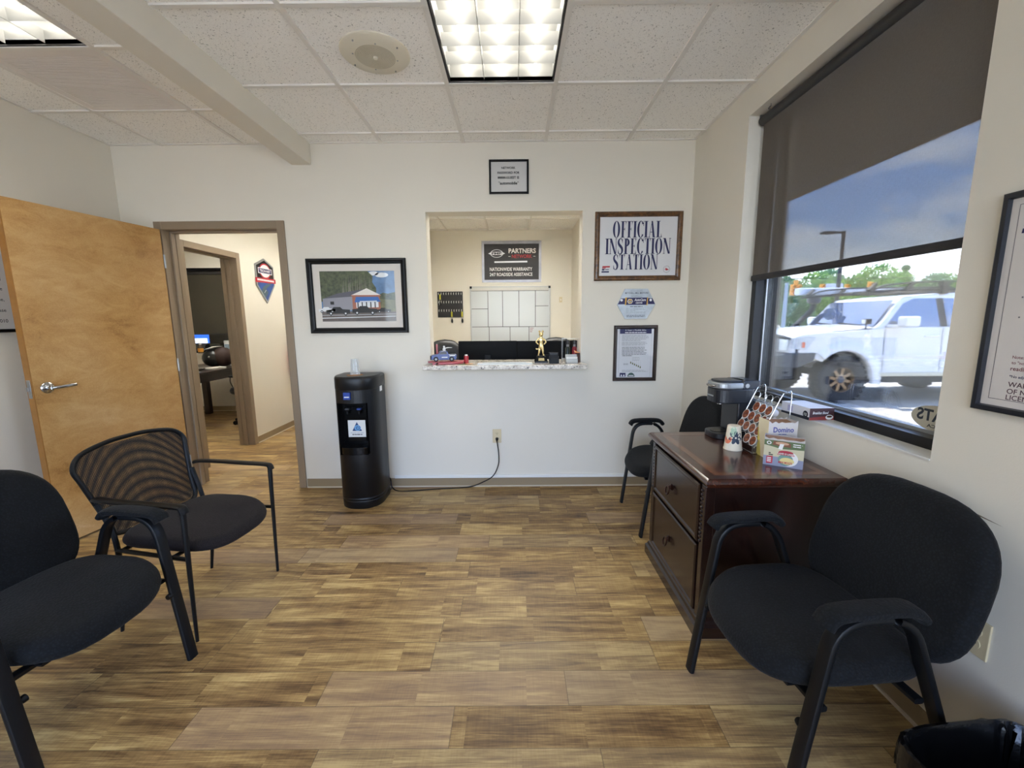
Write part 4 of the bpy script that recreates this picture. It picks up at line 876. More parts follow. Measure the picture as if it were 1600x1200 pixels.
for s in (-1, 1): MB().box(s * (W / 2 - 0.012) - 0.016, s * (W / 2 - 0.012) + 0.016, -0.027, 0, Hh - 0.028, Hh + 0.006).build('corner_cap', BLACK, o, smooth=0)
# key board
kb = thing('key_board', 'black key board with rows of pale hooks on the office wall', 'key rack', (fx(-0.896), YO, fz(1.423)))
W, Hh = 0.362 * KX, fz(1.786) - fz(1.423)
MB().box(-W / 2, W / 2, -0.012, 0, 0, Hh).build('panel', M('key_black', '#1c1b1c', 0.5), kb, smooth=0)
for r_ in range(3):
    for k in range(10):
        xx = -W / 2 + 0.022 + k * (W - 0.044) / 9; zz = Hh - 0.030 - r_ * 0.125
        mb = MB(); mb.tube(smooth_path([(xx, -0.012, zz + 0.012), (xx, -0.026, zz + 0.006), (xx, -0.028, zz - 0.010), (xx, -0.020, zz - 0.016)], 3), 0.0035, n=6); mb.build('hook', WHITE, kb)
YT = M('yellow_tag', '#c9c238', 0.5)
def keyset(px, pz, n, label):
    o = thing('key_set', label, 'keys', (fx(px), YO - 0.026, fz(pz)), 0, 'keys on the key board')
    MB().box(-0.011, 0.011, -0.003, 0.001, -0.075, 0.002).build('tag', YT, o, smooth=0, bevel=0.002)
    mb = MB(); mb.lathe([(0.012, -0.001), (0.014, 0.001), (0.016, -0.001), (0.014, -0.003), (0.012, -0.001)], 16, (0, 0.0, -0.086), 'y', cap=False); mb.build('ring', CHROME, o)
    MB().ell((0.004, -0.004, -0.135), (0.014, 0.008, 0.034), 12, 8).build('fob', BLACK, o)
    MB().box(-0.016, -0.008, -0.003, 0.0, -0.155, -0.09).build('key', STEEL, o, smooth=0)
keyset(-1.035, 1.745, 1, 'key with yellow tag on the top row of the key board'); keyset(-0.875, 1.50, 1, 'key with yellow tag at the middle of the bottom hook row'); keyset(-0.728, 1.50, 1, 'key with yellow tag at the right end of the bottom hook row')
# small wall switch and conduit
o = thing('wall_switch', 'small pale wall plate right of the white schedule board', 'switch', (fx(0.687), YO, fz(1.655)))
MB().box(-0.022, 0.022, -0.008, 0, -0.035, 0.045).build('plate', IVORY, o, smooth=0, bevel=0.002); MB().box(-0.006, 0.006, -0.014, -0.008, -0.008, 0.014).build('toggle', WHITE, o, smooth=0)
tag(MB().cyl((0.872, 4.35, 1.62), (0.872, 4.35, H), 0.012).build('conduit_pipe', WALL), 'thin painted conduit pipe on the right wall of the office', 'pipe')
tag(MB().box(0.84, 0.885, 4.32, 4.38, 1.55, 1.62).build('junction_box', IVORY, smooth=0, bevel=0.003), 'small junction box under the painted conduit in the office', 'electrical box')

# ------------------------------------------------------------------ water cooler
CB = M('cooler_black', '#0b0c0f', 0.40, bump=0.04, bs=300, spec=0.4)
o = thing('water_cooler', 'tall black bottleless water cooler against the wall by the doorway', 'water cooler', (-1.160, 3.07, 0))
def dsec(hw_, front, back, nf=28, p=2.3):        # D shaped plan, curved towards the room
    pts = []
    for k in range(nf + 1):
        a = PI + PI * k / nf; c, s_ = math.cos(a), math.sin(a)
        pts.append((hw_ * math.copysign(abs(c) ** (2 / p), c), -front * abs(s_) ** (2 / p) + 0.02))
    pts += [(hw_, back - 0.02), (hw_ - 0.02, back), (-hw_ + 0.02, back), (-hw_, back - 0.02)]
    return pts
def loft(mb, levels, hw_, front, back, mi=0, cap=(True, True)):
    n = len(dsec(1, 1, 1)); vs = []; fs = []
    for z, k in levels: vs += [(a * 1, b * 1, z) for a, b in dsec(hw_ * k, front * k, back * k)]
    for i in range(len(levels) - 1):
        for k in range(n): l = (k + 1) % n; fs.append((i * n + k, i * n + l, (i + 1) * n + l, (i + 1) * n + k))
    if cap[0]: fs.append(tuple(reversed(range(n))))
    if cap[1]: fs.append(tuple((len(levels) - 1) * n + k for k in range(n)))
    mb.add(vs, fs, mi)
hw_, fr, bk = 0.157, 0.165, 0.165
mb = MB(); loft(mb, [(0.0, .97), (0.004, .985), (0.055, 1.0), (0.058, .985), (0.066, .985), (0.069, 1.0), (0.078, 1.0), (0.081, .988), (0.088, .988), (0.091, 1.0), (0.42, 1.0)], hw_, fr, bk, cap=(True, False))
# upper shell with the dispensing alcove left open at the front
pts = dsec(hw_, fr, bk); n = len(pts); LO, HI = 0.42, 0.80
def shell(zs, skip):
    for (za, zb) in zip(zs, zs[1:]):
        for k in range(n):
            l = (k + 1) % n; mx = (pts[k][0] + pts[l][0]) / 2
            if skip and pts[k][1] < -0.05 and abs(mx + 0.004) < 0.104: continue
            mb.quad((pts[k][0], pts[k][1], za), (pts[l][0], pts[l][1], za), (pts[l][0], pts[l][1], zb), (pts[k][0], pts[k][1], zb))
shell([LO, 0.6, HI], True); shell([HI, 0.895], False)
loft(mb, [(0.895, 1.0), (0.898, 1.012), (0.972, 1.012), (0.984, .99), (0.990, .95)], hw_, fr, bk, cap=(True, True))
mb.build('body', CB, o, smooth=40)
mb = MB(); xa, xb = -0.108, 0.100; yb_ = -0.045
mb.quad((xa, yb_, LO), (xb, yb_, LO), (xb, yb_, HI), (xa, yb_, HI))
mb.quad((xa, yb_, LO), (xa, -0.13, LO), (xa, -0.13, HI), (xa, yb_, HI)); mb.quad((xb, yb_, LO), (xb, -0.13, LO), (xb, -0.13, HI), (xb, yb_, HI)); mb.quad((xa, yb_, HI), (xb, yb_, HI), (xb, -0.142, HI), (xa, -0.142, HI)); mb.quad((xa, yb_, LO), (xb, yb_, LO), (xb, -0.142, LO), (xa, -0.142, LO))
mb.build('alcove', BLACKG, o, smooth=0)
mb = MB(); mb.prism([(-0.106, -0.05), (0.098, -0.05)] + [(0.100 * math.cos(PI * k / 12) - 0.004, -0.118 - 0.038 * math.sin(PI * k / 12)) for k in range(13)], lambda a, b: (a, b, LO), (0, 0, 0.055)); mb.build('drip_tray', BLACKG, o, bevel=0.003, smooth=0)
MB().box(-0.085, 0.075, -0.062, -0.046, 0.668, 0.765).build('tap_panel', BLACKG, o, bevel=0.003, smooth=0)
for k, (xx, mm) in enumerate(((-0.052, M('tap_grey', '#33353a', 0.4)), (0.034, M('tap_blue', '#27489a', 0.35)))):
    mb = MB(); mb.cyl((xx, -0.062, 0.742), (xx, -0.098, 0.736), 0.011); mb.cyl((xx, -0.090, 0.74), (xx, -0.092, 0.712), 0.007); mb.build('tap', BLACK, o)
    MB().box(xx - 0.015, xx + 0.015, -0.104, -0.068, 0.744, 0.756).build('tap_lever', mm, o, bevel=0.003, smooth=0)
mb = MB(); mb.box(-0.066, 0.064, -0.0625 - 0.0006, -0.0625, 0.532, 0.660, 0); y = 0.0634
mb.poly([(-0.036, -y, 0.578), (0.036, -y, 0.578), (0.0, -y, 0.646)], 1); mb.poly([(0.004 + 0.024 * math.cos(2 * PI * k / 20), -y - .0003, 0.601 + 0.022 * math.sin(2 * PI * k / 20)) for k in range(20)], 2)
mb.tube([(0.004 + (0.004 + 0.0011 * k) * math.cos(k * .55), -y - .0006, 0.603 + (0.004 + 0.0011 * k) * math.sin(k * .55)) for k in range(14)], 0.0022, n=6, mi=1)
fine_print(mb, -0.05, 0.05, 0.566, 1, 0.01, 0.004, y, 3, 0, 41); fine_print(mb, -0.038, 0.038, 0.554, 1, 0.01, 0.007, y, 4, 0, 42)
mb.build('label_sticker', [WHITE, M('wave_navy', '#1d3f73', 0.4), M('wave_blue', '#6aa3d6', 0.4), M('stick_grey', '#a8aab4', 0.5), M('stick_ink', '#46484f', 0.5)], o, smooth=0)
MB().box(-0.066, 0.064, -0.0622, -0.0455, 0.50, 0.667).build('back_panel', BLACKG, o, smooth=0)
mb = MB(); yy = -fr + 0.0155; mb.box(-0.046, 0.002, yy - 0.012, yy + 0.003, 0.832, 0.882, 0); mb.box(-0.040, -0.004, yy - 0.0126, yy - 0.012, 0.846, 0.854, 1); mb.build('maker_badge', [M('badge_cobalt', '#1f3f93', 0.35), WHITE], o, smooth=0)
mb = MB(); mb.box(0.154, 0.163, 0.02, 0.06, 0.862, 0.900); mb.build('switch_tag', WHITE, o, smooth=0, bevel=0.002)
tag(MB().prism([(0.062 * math.cos(2 * PI * k / 6), 0.060 * math.sin(2 * PI * k / 6)) for k in range(6)], lambda a, b: (-1.165 + a, 3.045 + b, 0.9902), (0, 0, 0.003)).build('napkin', M('brown_paper', '#a5794f', 0.8), smooth=0), 'brown paper pad on top of the water cooler', 'napkin')
def mat_clear(name, tint=(0.93, 0.95, 0.96)):
    m, t, b = newmat(name); nt = m.node_tree; nt.nodes.remove(b); out = nt.nodes['Material Output']
    tr = t.n('ShaderNodeBsdfTransparent', {'Color': (*tint, 1)}); gl = t.n('ShaderNodeBsdfGlossy', {'Color': (1, 1, 1, 1), 'Roughness': 0.08}); df = t.n('ShaderNodeBsdfDiffuse', {'Color': (0.85, 0.87, 0.88, 1)})
    lw = t.n('ShaderNodeLayerWeight', {'Blend': 0.35}).outputs['Facing']
    m1 = t.n('ShaderNodeMixShader', {0: t.m('MULTIPLY', lw, 0.5), 1: tr.outputs[0], 2: gl.outputs[0]}); m2 = t.n('ShaderNodeMixShader', {0: t.m('ADD', t.m('MULTIPLY', lw, 0.5), 0.12), 1: m1.outputs[0], 2: df.outputs[0]})
    t.L.new(m2.outputs[0], out.inputs[0]); return m
CLEAR = mat_clear('clear_plastic')
o = thing('plastic_cup', 'clear plastic cup upside down on top of the water cooler', 'cup', (-1.168, 3.06, 0.9936))
mb = MB(); mb.lathe([(0.036, 0.0), (0.037, 0.004), (0.0345, 0.006), (0.0235, 0.116), (0.0, 0.116)], 28, cap=False); mb.build('outer_cup', CLEAR, o)
mb = MB(); mb.lathe([(0.0335, 0.001), (0.0225, 0.112), (0, 0.112)], 28, cap=False); mb.build('inner_cup', CLEAR, o)
# outlet, raceway, cord
def outlet(name, label, loc, rz):
    o = thing(name, label, 'outlet', loc, rz); MB().box(-0.036, 0.036, -0.006, 0, -0.058, 0.058).build('plate', IVORY, o, bevel=0.002, smooth=0)
    for s in (-1, 1):
        mb = MB(); mb.prism([(0.0175 * math.cos(2 * PI * k / 20), s * 0.020 + max(-0.0135, min(0.0135, 0.0175 * math.sin(2 * PI * k / 20)))) for k in range(20)], lambda a, b: (a, -0.006, b), (0, -0.0025, 0), 0)
        for dx in (-0.0065, 0.0065): mb.box(dx - 0.0012, dx + 0.0012, -0.0088, -0.0085, s * 0.020, s * 0.020 + 0.009, 1)
        mb.lathe([(0, 0), (0.0025, 0), (0.0025, -0.0004), (0, -0.0004)], 10, (0, -0.0085, s * 0.020 - 0.006), 'y', 1); mb.build('socket', [IVORY, M('slot_dark', '#2b261c', 0.6)], o, smooth=0)
    MB().lathe([(0, -0.001), (0.003, -0.001), (0.003, 0), (0, 0)], 10, (0, -0.006, 0), 'y').build('screw', STEEL, o); return o
outlet('wall_outlet', 'ivory wall outlet under the service opening with a black plug in it', (-0.139, D, 0.435), 0)
outlet('wall_outlet', 'ivory wall outlet on the window wall behind the near right chair', (XR, 1.117, 0.444), -PI / 2)
o = thing('cable_raceway', 'long white cable raceway above the baseboard under the service opening', 'cable cover', (0.1, D, 0.0765))
MB().box(-1.10, XR - 0.1, -0.013, 0, 0, 0.026).build('cover', WHITE, o, bevel=0.003, smooth=0)
o = thing('power_cord', 'black power cord running from the water cooler to the wall outlet', 'cord', (-0.139, 3.345, 0.0))
pts = [(-0.902, -0.12, 0.06), (-0.885, -0.09, 0.115), (-0.875, -0.075, 0.095), (-0.868, -0.07, 0.03), (-0.82, -0.09, 0.004), (-0.70, -0.095, 0.004), (-0.50, -0.06, 0.004), (-0.30, -0.035, 0.004), (-0.212, -0.022, 0.010), (-0.12, -0.018, 0.045), (-0.035, -0.020, 0.10), (0.010, -0.020, 0.20), (0.012, -0.020, 0.30), (0.002, -0.030, 0.385), (0.0, -0.028, 0.40)]
MB().tube(smooth_path(pts, 6), 0.0044, n=8).build('cable', BLACK, o)
mb = MB(); mb.cyl((0.0, -0.005, 0.413), (0.0, -0.030, 0.413), 0.013, 0.010); mb.cyl((0, -0.026, 0.414), (0, -0.028, 0.394), 0.009, 0.005); mb.build('plug', BLACK, o)
MB().tube(smooth_path([(-0.905, -0.11, 0.02), (-0.88, -0.10, 0.012), (-0.868, -0.085, 0.03), (-0.872, -0.08, 0.075), (-0.89, -0.095, 0.11)], 6), 0.003, n=8).build('loop', M('blue_cable', '#232a3f', 0.4), o)

# ------------------------------------------------------------------ things on the counter
o = thing('toy_truck', 'blue toy pickup truck on a red ramp at the left end of the counter', 'toy', (-0.555, 3.32, CT + 0.022), math.radians(12))
BLUE = M('toy_blue', '#173a80', 0.3, coat=0.4)
mb = MB(); mb.prism([(-0.095, 0.012), (0.098, 0.012), (0.102, 0.04), (0.10, 0.054), (0.042, 0.052), (0.030, 0.080), (-0.022, 0.082), (-0.046, 0.056), (-0.092, 0.050), (-0.098, 0.03)], lambda a, b: (a, -0.038, b), (0, 0.076, 0)); mb.build('body', BLUE, o, bevel=0.004, smooth=0)
mb = MB(); mb.box(-0.104, -0.090, -0.036, 0.036, 0.014, 0.044); mb.box(0.098, 0.106, -0.036, 0.036, 0.014, 0.026); mb.build('bumper', BLACK, o, bevel=0.003, smooth=0)
mb = MB(); mb.prism([(-0.036, 0.057), (0.026, 0.057), (0.022, 0.076), (-0.020, 0.077)], lambda a, b: (a, -0.0386, b), (0, 0.0772, 0)); mb.quad((-0.0445, -0.030, 0.0585), (-0.0445, 0.030, 0.0585), (-0.024, 0.027, 0.0815), (-0.024, -0.027, 0.0815)); mb.build('window', M('toy_glass', '#20242c', 0.1), o, smooth=0)
mb = MB(); mb.box(-0.015, 0.03, -0.0388, -0.0384, 0.030, 0.036); mb.box(0.045, 0.09, -0.0388, -0.0384, 0.042, 0.049); mb.build('decal', WHITE, o, smooth=0)
for xx in (-0.060, 0.062):
    for s in (-1, 1):
        wl = MB(); wl.lathe([(0.0, -0.009), (0.017, -0.009), (0.019, -0.005), (0.019, 0.005), (0.017, 0.009), (0, 0.009)], 20, (xx, s * 0.036, 0.019), 'y'); w_o = wl.build('wheel', BLACK, o)
        MB().lathe([(0, s * 0.0095), (0.009, s * 0.0095), (0.010, s * 0.008)], 14, (xx, s * 0.036, 0.019), 'y', cap=False).build('hub', M('toy_hub', '#77797c', 0.3, 0.6), w_o)
o = thing('toy_ramp', 'red toy vehicle ramp under the blue toy truck', 'toy', (-0.545, 3.335, CT), math.radians(12))
TR = M('toy_red', '#9c1826', 0.3, coat=0.4)
mb = MB()
for s in (-1, 1): mb.box(-0.135, 0.16, s * 0.036 - 0.016, s * 0.036 + 0.016, 0.014, 0.021)
mb.build('runway', TR, o, bevel=0.002, smooth=0)
mb = MB()
for xx in (-0.09, 0.10): mb.box(xx - 0.012, xx + 0.012, -0.05, 0.05, 0.0, 0.014)
mb.build('cross_beam', TR, o, smooth=0)
mb = MB(); mb.box(-0.06, 0.14, -0.075, -0.055, 0.0, 0.018); mb.build('side_ramp', TR, o, bevel=0.003, smooth=0)
mb = MB(); mb.box(-0.066, -0.052, 0.075, 0.092, 0.0, 0.150); mb.build('post', TR, o, bevel=0.002, smooth=0)
MB().box(-0.085, -0.03, 0.055, 0.095, 0, 0.012).build('post_foot', TR, o, smooth=0)
o = thing('toy_figure', 'tiny white figure on the roof of the blue toy truck', 'toy', (-0.548, 3.322, CT + 0.1045))
mb = MB(); mb.lathe([(0.010, 0), (0.013, 0.010), (0.008, 0.022), (0, 0.024)], 12); mb.build('body', WHITE, o); MB().ell((0, 0, 0.030), (0.008, 0.008, 0.009), 12, 8).build('head', WHITE, o)
MB().tube(smooth_path([(0.006, 0, 0.018), (0.03, -0.005, 0.024), (0.065, -0.01, 0.024)], 3), [0.004] * 4 + [0.003, 0.002, 0.0015]).build('arm', WHITE, o)
o = thing('red_canister', 'small red canister beside the toy truck on the counter', 'canister', (-0.375, 3.33, CT))
MB().lathe([(0.0, 0), (0.018, 0), (0.0185, 0.002), (0.0185, 0.060), (0.012, 0.064), (0, 0.064)], 20).build('body', TR, o); MB().lathe([(0.012, 0.064), (0.012, 0.071), (0, 0.072)], 16).build('cap', WHITE, o)
mb = MB(); mb.box(-0.06, 0.0, -0.012, 0.014, 0, 0.003, 0); mb.box(-0.01, 0.05, -0.02, 0.0, 0.0032, 0.006, 1)
ob = mb.build('card_strips', [M('card_green', '#5a6d46', 0.6), M('card_orange', '#c38a4a', 0.6)], smooth=0, loc=(-0.37, 3.27, CT)); ob.rotation_euler = (0, 0, 0.2); tag(ob, 'green and orange card strips in front of the red canister', 'card')
o = thing('desk_mat', 'flat printed paper mat on the middle of the counter', 'mat', (-0.075, 3.30, CT))
MB().box(-0.205, 0.225, -0.055, 0.075, 0, 0.004).build('sheet', PAPER, o, smooth=0); mb = MB(); mb.box(-0.17, 0.18, 0.01, 0.045, 0.004, 0.0044, 0); mb.box(-0.12, 0.10, -0.02, -0.005, 0.004, 0.0044, 1); mb.build('print', [M('mat_blue', '#8fa9bd', 0.6), M('mat_grey', '#9b9b9f', 0.6)], o, smooth=0)
MB().box(-0.205, 0.225, -0.060, -0.055, 0, 0.007).build('edge_strip', M('clear_edge', '#c9d0d2', 0.2), o, smooth=0)
GOLD = M('gold_metal', (0.78, 0.62, 0.30), 0.25, 1.0)
o = thing('trophy', 'gold figure trophy with hands on hips on a black base', 'trophy', (0.225, 3.37, CT))
mb = MB(); mb.add([(-0.053, -0.045, 0), (0.053, -0.045, 0), (0.053, 0.045, 0), (-0.053, 0.045, 0), (-0.053, -0.045, 0.010), (0.053, -0.045, 0.010), (0.053, 0.045, 0.010), (-0.053, 0.045, 0.010), (-0.038, -0.032, 0.052), (0.038, -0.032, 0.052), (0.038, 0.032, 0.052), (-0.038, 0.032, 0.052)],
                  [(0, 3, 2, 1), (0, 1, 5, 4), (1, 2, 6, 5), (2, 3, 7, 6), (3, 0, 4, 7), (4, 5, 9, 8), (5, 6, 10, 9), (6, 7, 11, 10), (7, 4, 8, 11), (8, 9, 10, 11)]); mb.build('base', BLACKG, o, bevel=0.002, smooth=0)
mb = MB(); mb.add([(-0.024, -0.0448, 0.018), (0.024, -0.0448, 0.018), (0.021, -0.0395, 0.038), (-0.021, -0.0395, 0.038)], [(0, 1, 2, 3)]); mb.T = Matrix.Translation((0, -0.0012, 0)); mb.build('name_plate', GOLD, o, smooth=0)
# one continuous skinned body: pelvis, spine, head, arms akimbo, legs
def skin_body(name, joints, edges, root, mat, parent, sub=2):
    me = bpy.data.meshes.new(name); me.from_pydata([j[0] for j in joints], edges, []); ob = bpy.data.objects.new(name, me); COL.objects.link(ob); ob.parent = parent
    me.materials.append(mat); sk = ob.modifiers.new('skin', 'SKIN'); sk.use_smooth_shade = True
    for i, j in enumerate(joints): me.skin_vertices[0].data[i].radius = (j[1], j[1] if len(j) < 3 else j[2]); me.skin_vertices[0].data[i].use_root = (i == root)
    ss = ob.modifiers.new('smooth', 'SUBSURF'); ss.levels = sub; ss.render_levels = sub
    dg = bpy.context.evaluated_depsgraph_get(); nm = bpy.data.meshes.new_from_object(ob.evaluated_get(dg)); ob.modifiers.clear(); ob.data = nm; nm.name = name
    nm.materials.clear(); nm.materials.append(mat); nm.shade_smooth(); return ob
J = [((0, 0, 0.128), .015, .013), ((0, 0, 0.150), .015, .013), ((0, -.002, 0.178), .020, .016), ((0, 0, 0.194), .013, .011), ((0, 0, 0.206), .009), ((0, 0, 0.224), .022), ((0, 0, 0.242), .018),
     ((-.011, 0, 0.112), .012), ((-.015, -.002, 0.086), .009), ((-.020, 0, 0.060), .006), ((-.022, -.014, 0.055), .006), ((.011, 0, 0.112), .012), ((.015, -.002, 0.086), .009), ((.020, 0, 0.060), .006), ((.022, -.014, 0.055), .006),
     ((-.024, 0, 0.187), .008), ((-.041, .002, 0.163), .0065), ((-.020, -.009, 0.143), .005), ((.024, 0, 0.187), .008), ((.041, .002, 0.163), .0065), ((.020, -.009, 0.143), .005), ((-.016, .012, 0.110), .004), ((-.036, .016, 0.104), .005), ((-.040, .014, 0.114), .004)]
Eg = [(0, 1), (1, 2), (2, 3), (3, 4), (4, 5), (5, 6), (0, 7), (7, 8), (8, 9), (9, 10), (0, 11), (11, 12), (12, 13), (13, 14), (3, 15), (15, 16), (16, 17), (3, 18), (18, 19), (19, 20), (0, 21), (21, 22), (22, 23)]
skin_body('figure', J, Eg, 0, GOLD, o)
mb = MB()
for s in (-1, 1): mb.lathe([(0.009, -0.006), (0.006, 0.006), (0, 0.012)], 10, (s * 0.013, 0, 0.247)); mb.ell((s * 0.007, -0.0205, 0.232), (0.0028, 0.002, 0.0028), 8, 6)
mb.ell((0, -0.020, 0.221), (0.009, 0.009, 0.007), 10, 8); mb.build('face', GOLD, o)
o = thing('card_box', 'small open black plastic box right of the trophy on the counter', 'box', (0.322, 3.30, CT))
mb = MB(); mb.box(-0.038, 0.038, -0.028, -0.025, 0, 0.046); mb.box(-0.038, 0.038, 0.028, 0.031, 0, 0.084); mb.box(-0.038, -0.034, -0.025, 0.028, 0, 0.055); mb.box(0.034, 0.038, -0.025, 0.028, 0, 0.055); mb.box(-0.034, 0.034, -0.025, 0.028, 0, 0.004); mb.box(-0.038, 0.038, 0.005, 0.008, 0.004, 0.066)
mb.build('tray', BLACK, o, bevel=0.0015, smooth=0); MB().box(-0.031, 0.031, 0.010, 0.027, 0.004, 0.078).build('cards', M('dark_cards', '#24262b', 0.5), o, smooth=0)
o = thing('card_holder', 'silver grey business card holder at the right end of the counter', 'card holder', (0.462, 3.305, CT))
mb = MB(); mb.box(-0.046, 0.046, -0.03, 0.03, 0, 0.008); mb.box(-0.046, 0.046, -0.03, -0.026, 0.008, 0.034); mb.box(-0.046, 0.046, 0.024, 0.028, 0.008, 0.066); mb.build('stand', M('holder_grey', '#9c9c98', 0.35, 0.4), o, bevel=0.0015, smooth=0)
MB().box(-0.043, 0.043, -0.024, -0.010, 0.008, 0.050).build('card_stack', M('card_white', '#dcdcd8', 0.6), o, smooth=0)
o = thing('wire_rack', 'thin wire rack at the right end of the counter holding two bottles', 'rack', (0.505, 3.47, CT))
mb = MB(); a, b = 0.034, 0.030
for zz in (0.02, 0.185): mb.tube([(-a * 2.9, -b, zz), (a * .9, -b, zz), (a * .9, b, zz), (-a * 2.9, b, zz)], 0.0012, n=6, closed=True)
for xx in (-a * 2.9, a * .9):
    for yy in (-b, b): mb.cyl((xx, yy, 0), (xx, yy, 0.19), 0.0012, n=6)
mb.build('wire_frame', STEEL, o)
def bottle(x, mat_b, label):
    o = thing('marker_bottle', label, 'bottle', (x, 3.47, CT), 0, 'bottles in the wire rack')
    MB().lathe([(0.0, 0), (0.019, 0), (0.020, 0.003), (0.020, 0.105), (0.012, 0.120), (0, 0.121)], 20).build('body', mat_b, o); MB().lathe([(0.012, 0.119), (0.013, 0.128), (0.0125, 0.14), (0, 0.14)], 16).build('neck', M('grey_neck', '#77777b', 0.4), o)
    MB().lathe([(0.015, 0.138), (0.016, 0.142), (0.014, 0.172), (0, 0.174)], 16).build('cap', M('dark_cap', '#232427', 0.4), o)
bottle(0.452, M('bottle_dark', '#16231f', 0.3), 'dark green bottle with black cap in the wire rack'); bottle(0.508, M('bottle_red', '#7d1b2c', 0.3), 'red bottle with black cap in the wire rack')
mb = MB(); mb.box(-0.008, 0.010, -0.035, 0.03, 0, 0.075, 0); mb.add([(-0.03, -0.034, 0.078), (0.010, -0.036, 0.0752), (0.010, 0.03, 0.0752), (-0.03, 0.03, 0.092), (-0.03, -0.034, 0.080), (0.010, -0.036, 0.078), (0.010, 0.03, 0.078), (-0.03, 0.03, 0.094)], [(0, 3, 2, 1), (4, 5, 6, 7), (0, 1, 5, 4), (1, 2, 6, 5), (2, 3, 7, 6), (3, 0, 4, 7)], 1)
ob = mb.build('leaflet_box', [M('leaflet_brown', '#4a3026', 0.6), M('leaflet_orange', '#b4764a', 0.6)], smooth=0, loc=(0.524, 3.375, CT)); tag(ob, 'small brown and orange box leaning at the right end of the counter', 'box')

# ------------------------------------------------------------------ cabinet and what stands on it
CH = mat_wood('cherry_wood', '#180c08', '#22110c', '#2d1710', (26, 26, 4), 0.26, 0.3); CHT = mat_wood('cherry_top', '#2a110a', '#3d1c11', '#4d2817', (22, 4, 22), 0.22, 0.45)
INL = mat_wood('inlay_wood', '#4f2814', '#744020', '#8a532c', (14, 14, 14), 0.22, 0.5); CHD = M('cherry_dark', '#1d0a07', 0.3, coat=0.3)
o = thing('file_cabinet', 'dark cherry two drawer file cabinet under the window', 'cabinet', (0.79, 1.985, 0))      # local x towards the window wall
TZ = 0.735
mb = MB(); mb.box(0.03, 0.56, -0.325, 0.330, 0.075, 0.695); mb.build('carcass', CH, o, bevel=0.003, smooth=0)
def slab(mb, x0, x1, y0, y1, prof):
    n = len(prof)
    for (i0, z0), (i1, z1) in zip(prof, prof[1:]):
        A = [(x0 + i0, y0 + i0, z0), (x1 - i0, y0 + i0, z0), (x1 - i0, y1 - i0, z0), (x0 + i0, y1 - i0, z0)]; B = [(x0 + i1, y0 + i1, z1), (x1 - i1, y0 + i1, z1), (x1 - i1, y1 - i1, z1), (x0 + i1, y1 - i1, z1)]
        for i in range(4): j = (i + 1) % 4; mb.quad(A[i], A[j], B[j], B[i])
    i, z = prof[0]; mb.quad((x0 + i, y1 - i, z), (x1 - i, y1 - i, z), (x1 - i, y0 + i, z), (x0 + i, y0 + i, z)); i, z = prof[-1]; mb.quad((x0 + i, y0 + i, z), (x1 - i, y0 + i, z), (x1 - i, y1 - i, z), (x0 + i, y1 - i, z))
X0, X1, Y0, Y1_ = -0.010, 0.578, -0.372, 0.372
mb = MB(); slab(mb, X0, X1, Y0, Y1_, [(0.028, 0.690), (0.014, 0.697), (0.008, 0.706), (0.002, 0.709), (0.0, 0.716), (0.002, 0.725), (0.008, 0.731), (0.014, TZ)]); mb.build('top', CHT, o, smooth=50)
mb = MB(); e = 0.055; w_ = 0.032
for (a, b, c, d) in ((X0 + e, X1 - e, Y0 + e, Y0 + e + w_), (X0 + e, X1 - e, Y1_ - e - w_, Y1_ - e), (X0 + e, X0 + e + w_, Y0 + e + w_, Y1_ - e - w_), (X1 - e - w_, X1 - e, Y0 + e + w_, Y1_ - e - w_)): mb.box(a, b, c, d, TZ - 0.002, TZ + 0.0003)
mb.build('inlay_band', INL, o, smooth=0)
mb = MB(); slab(mb, -0.008, 0.575, -0.350, 0.352, [(0.0, 0.0), (0.0, 0.050), (0.010, 0.062), (0.014, 0.075), (0.026, 0.086)]); mb.build('plinth', CH, o, smooth=0)
mb = MB()
for s in (-1, 1): MB().box(0.008, 0.05, s * 0.312 - 0.018, s * 0.312 + 0.018, 0.086, 0.69).build('corner_post', CH, o, bevel=0.003, smooth=0)
mb = MB()
for s in (-1, 1):
    mb = MB()
    for k in range(13): mb.box(0.003, 0.010, s * 0.302 - 0.006, s * 0.302 + 0.006, 0.43 + k * 0.019, 0.4405 + k * 0.019)
    mb.build('bead_trim', CH, o, bevel=0.002, smooth=0)
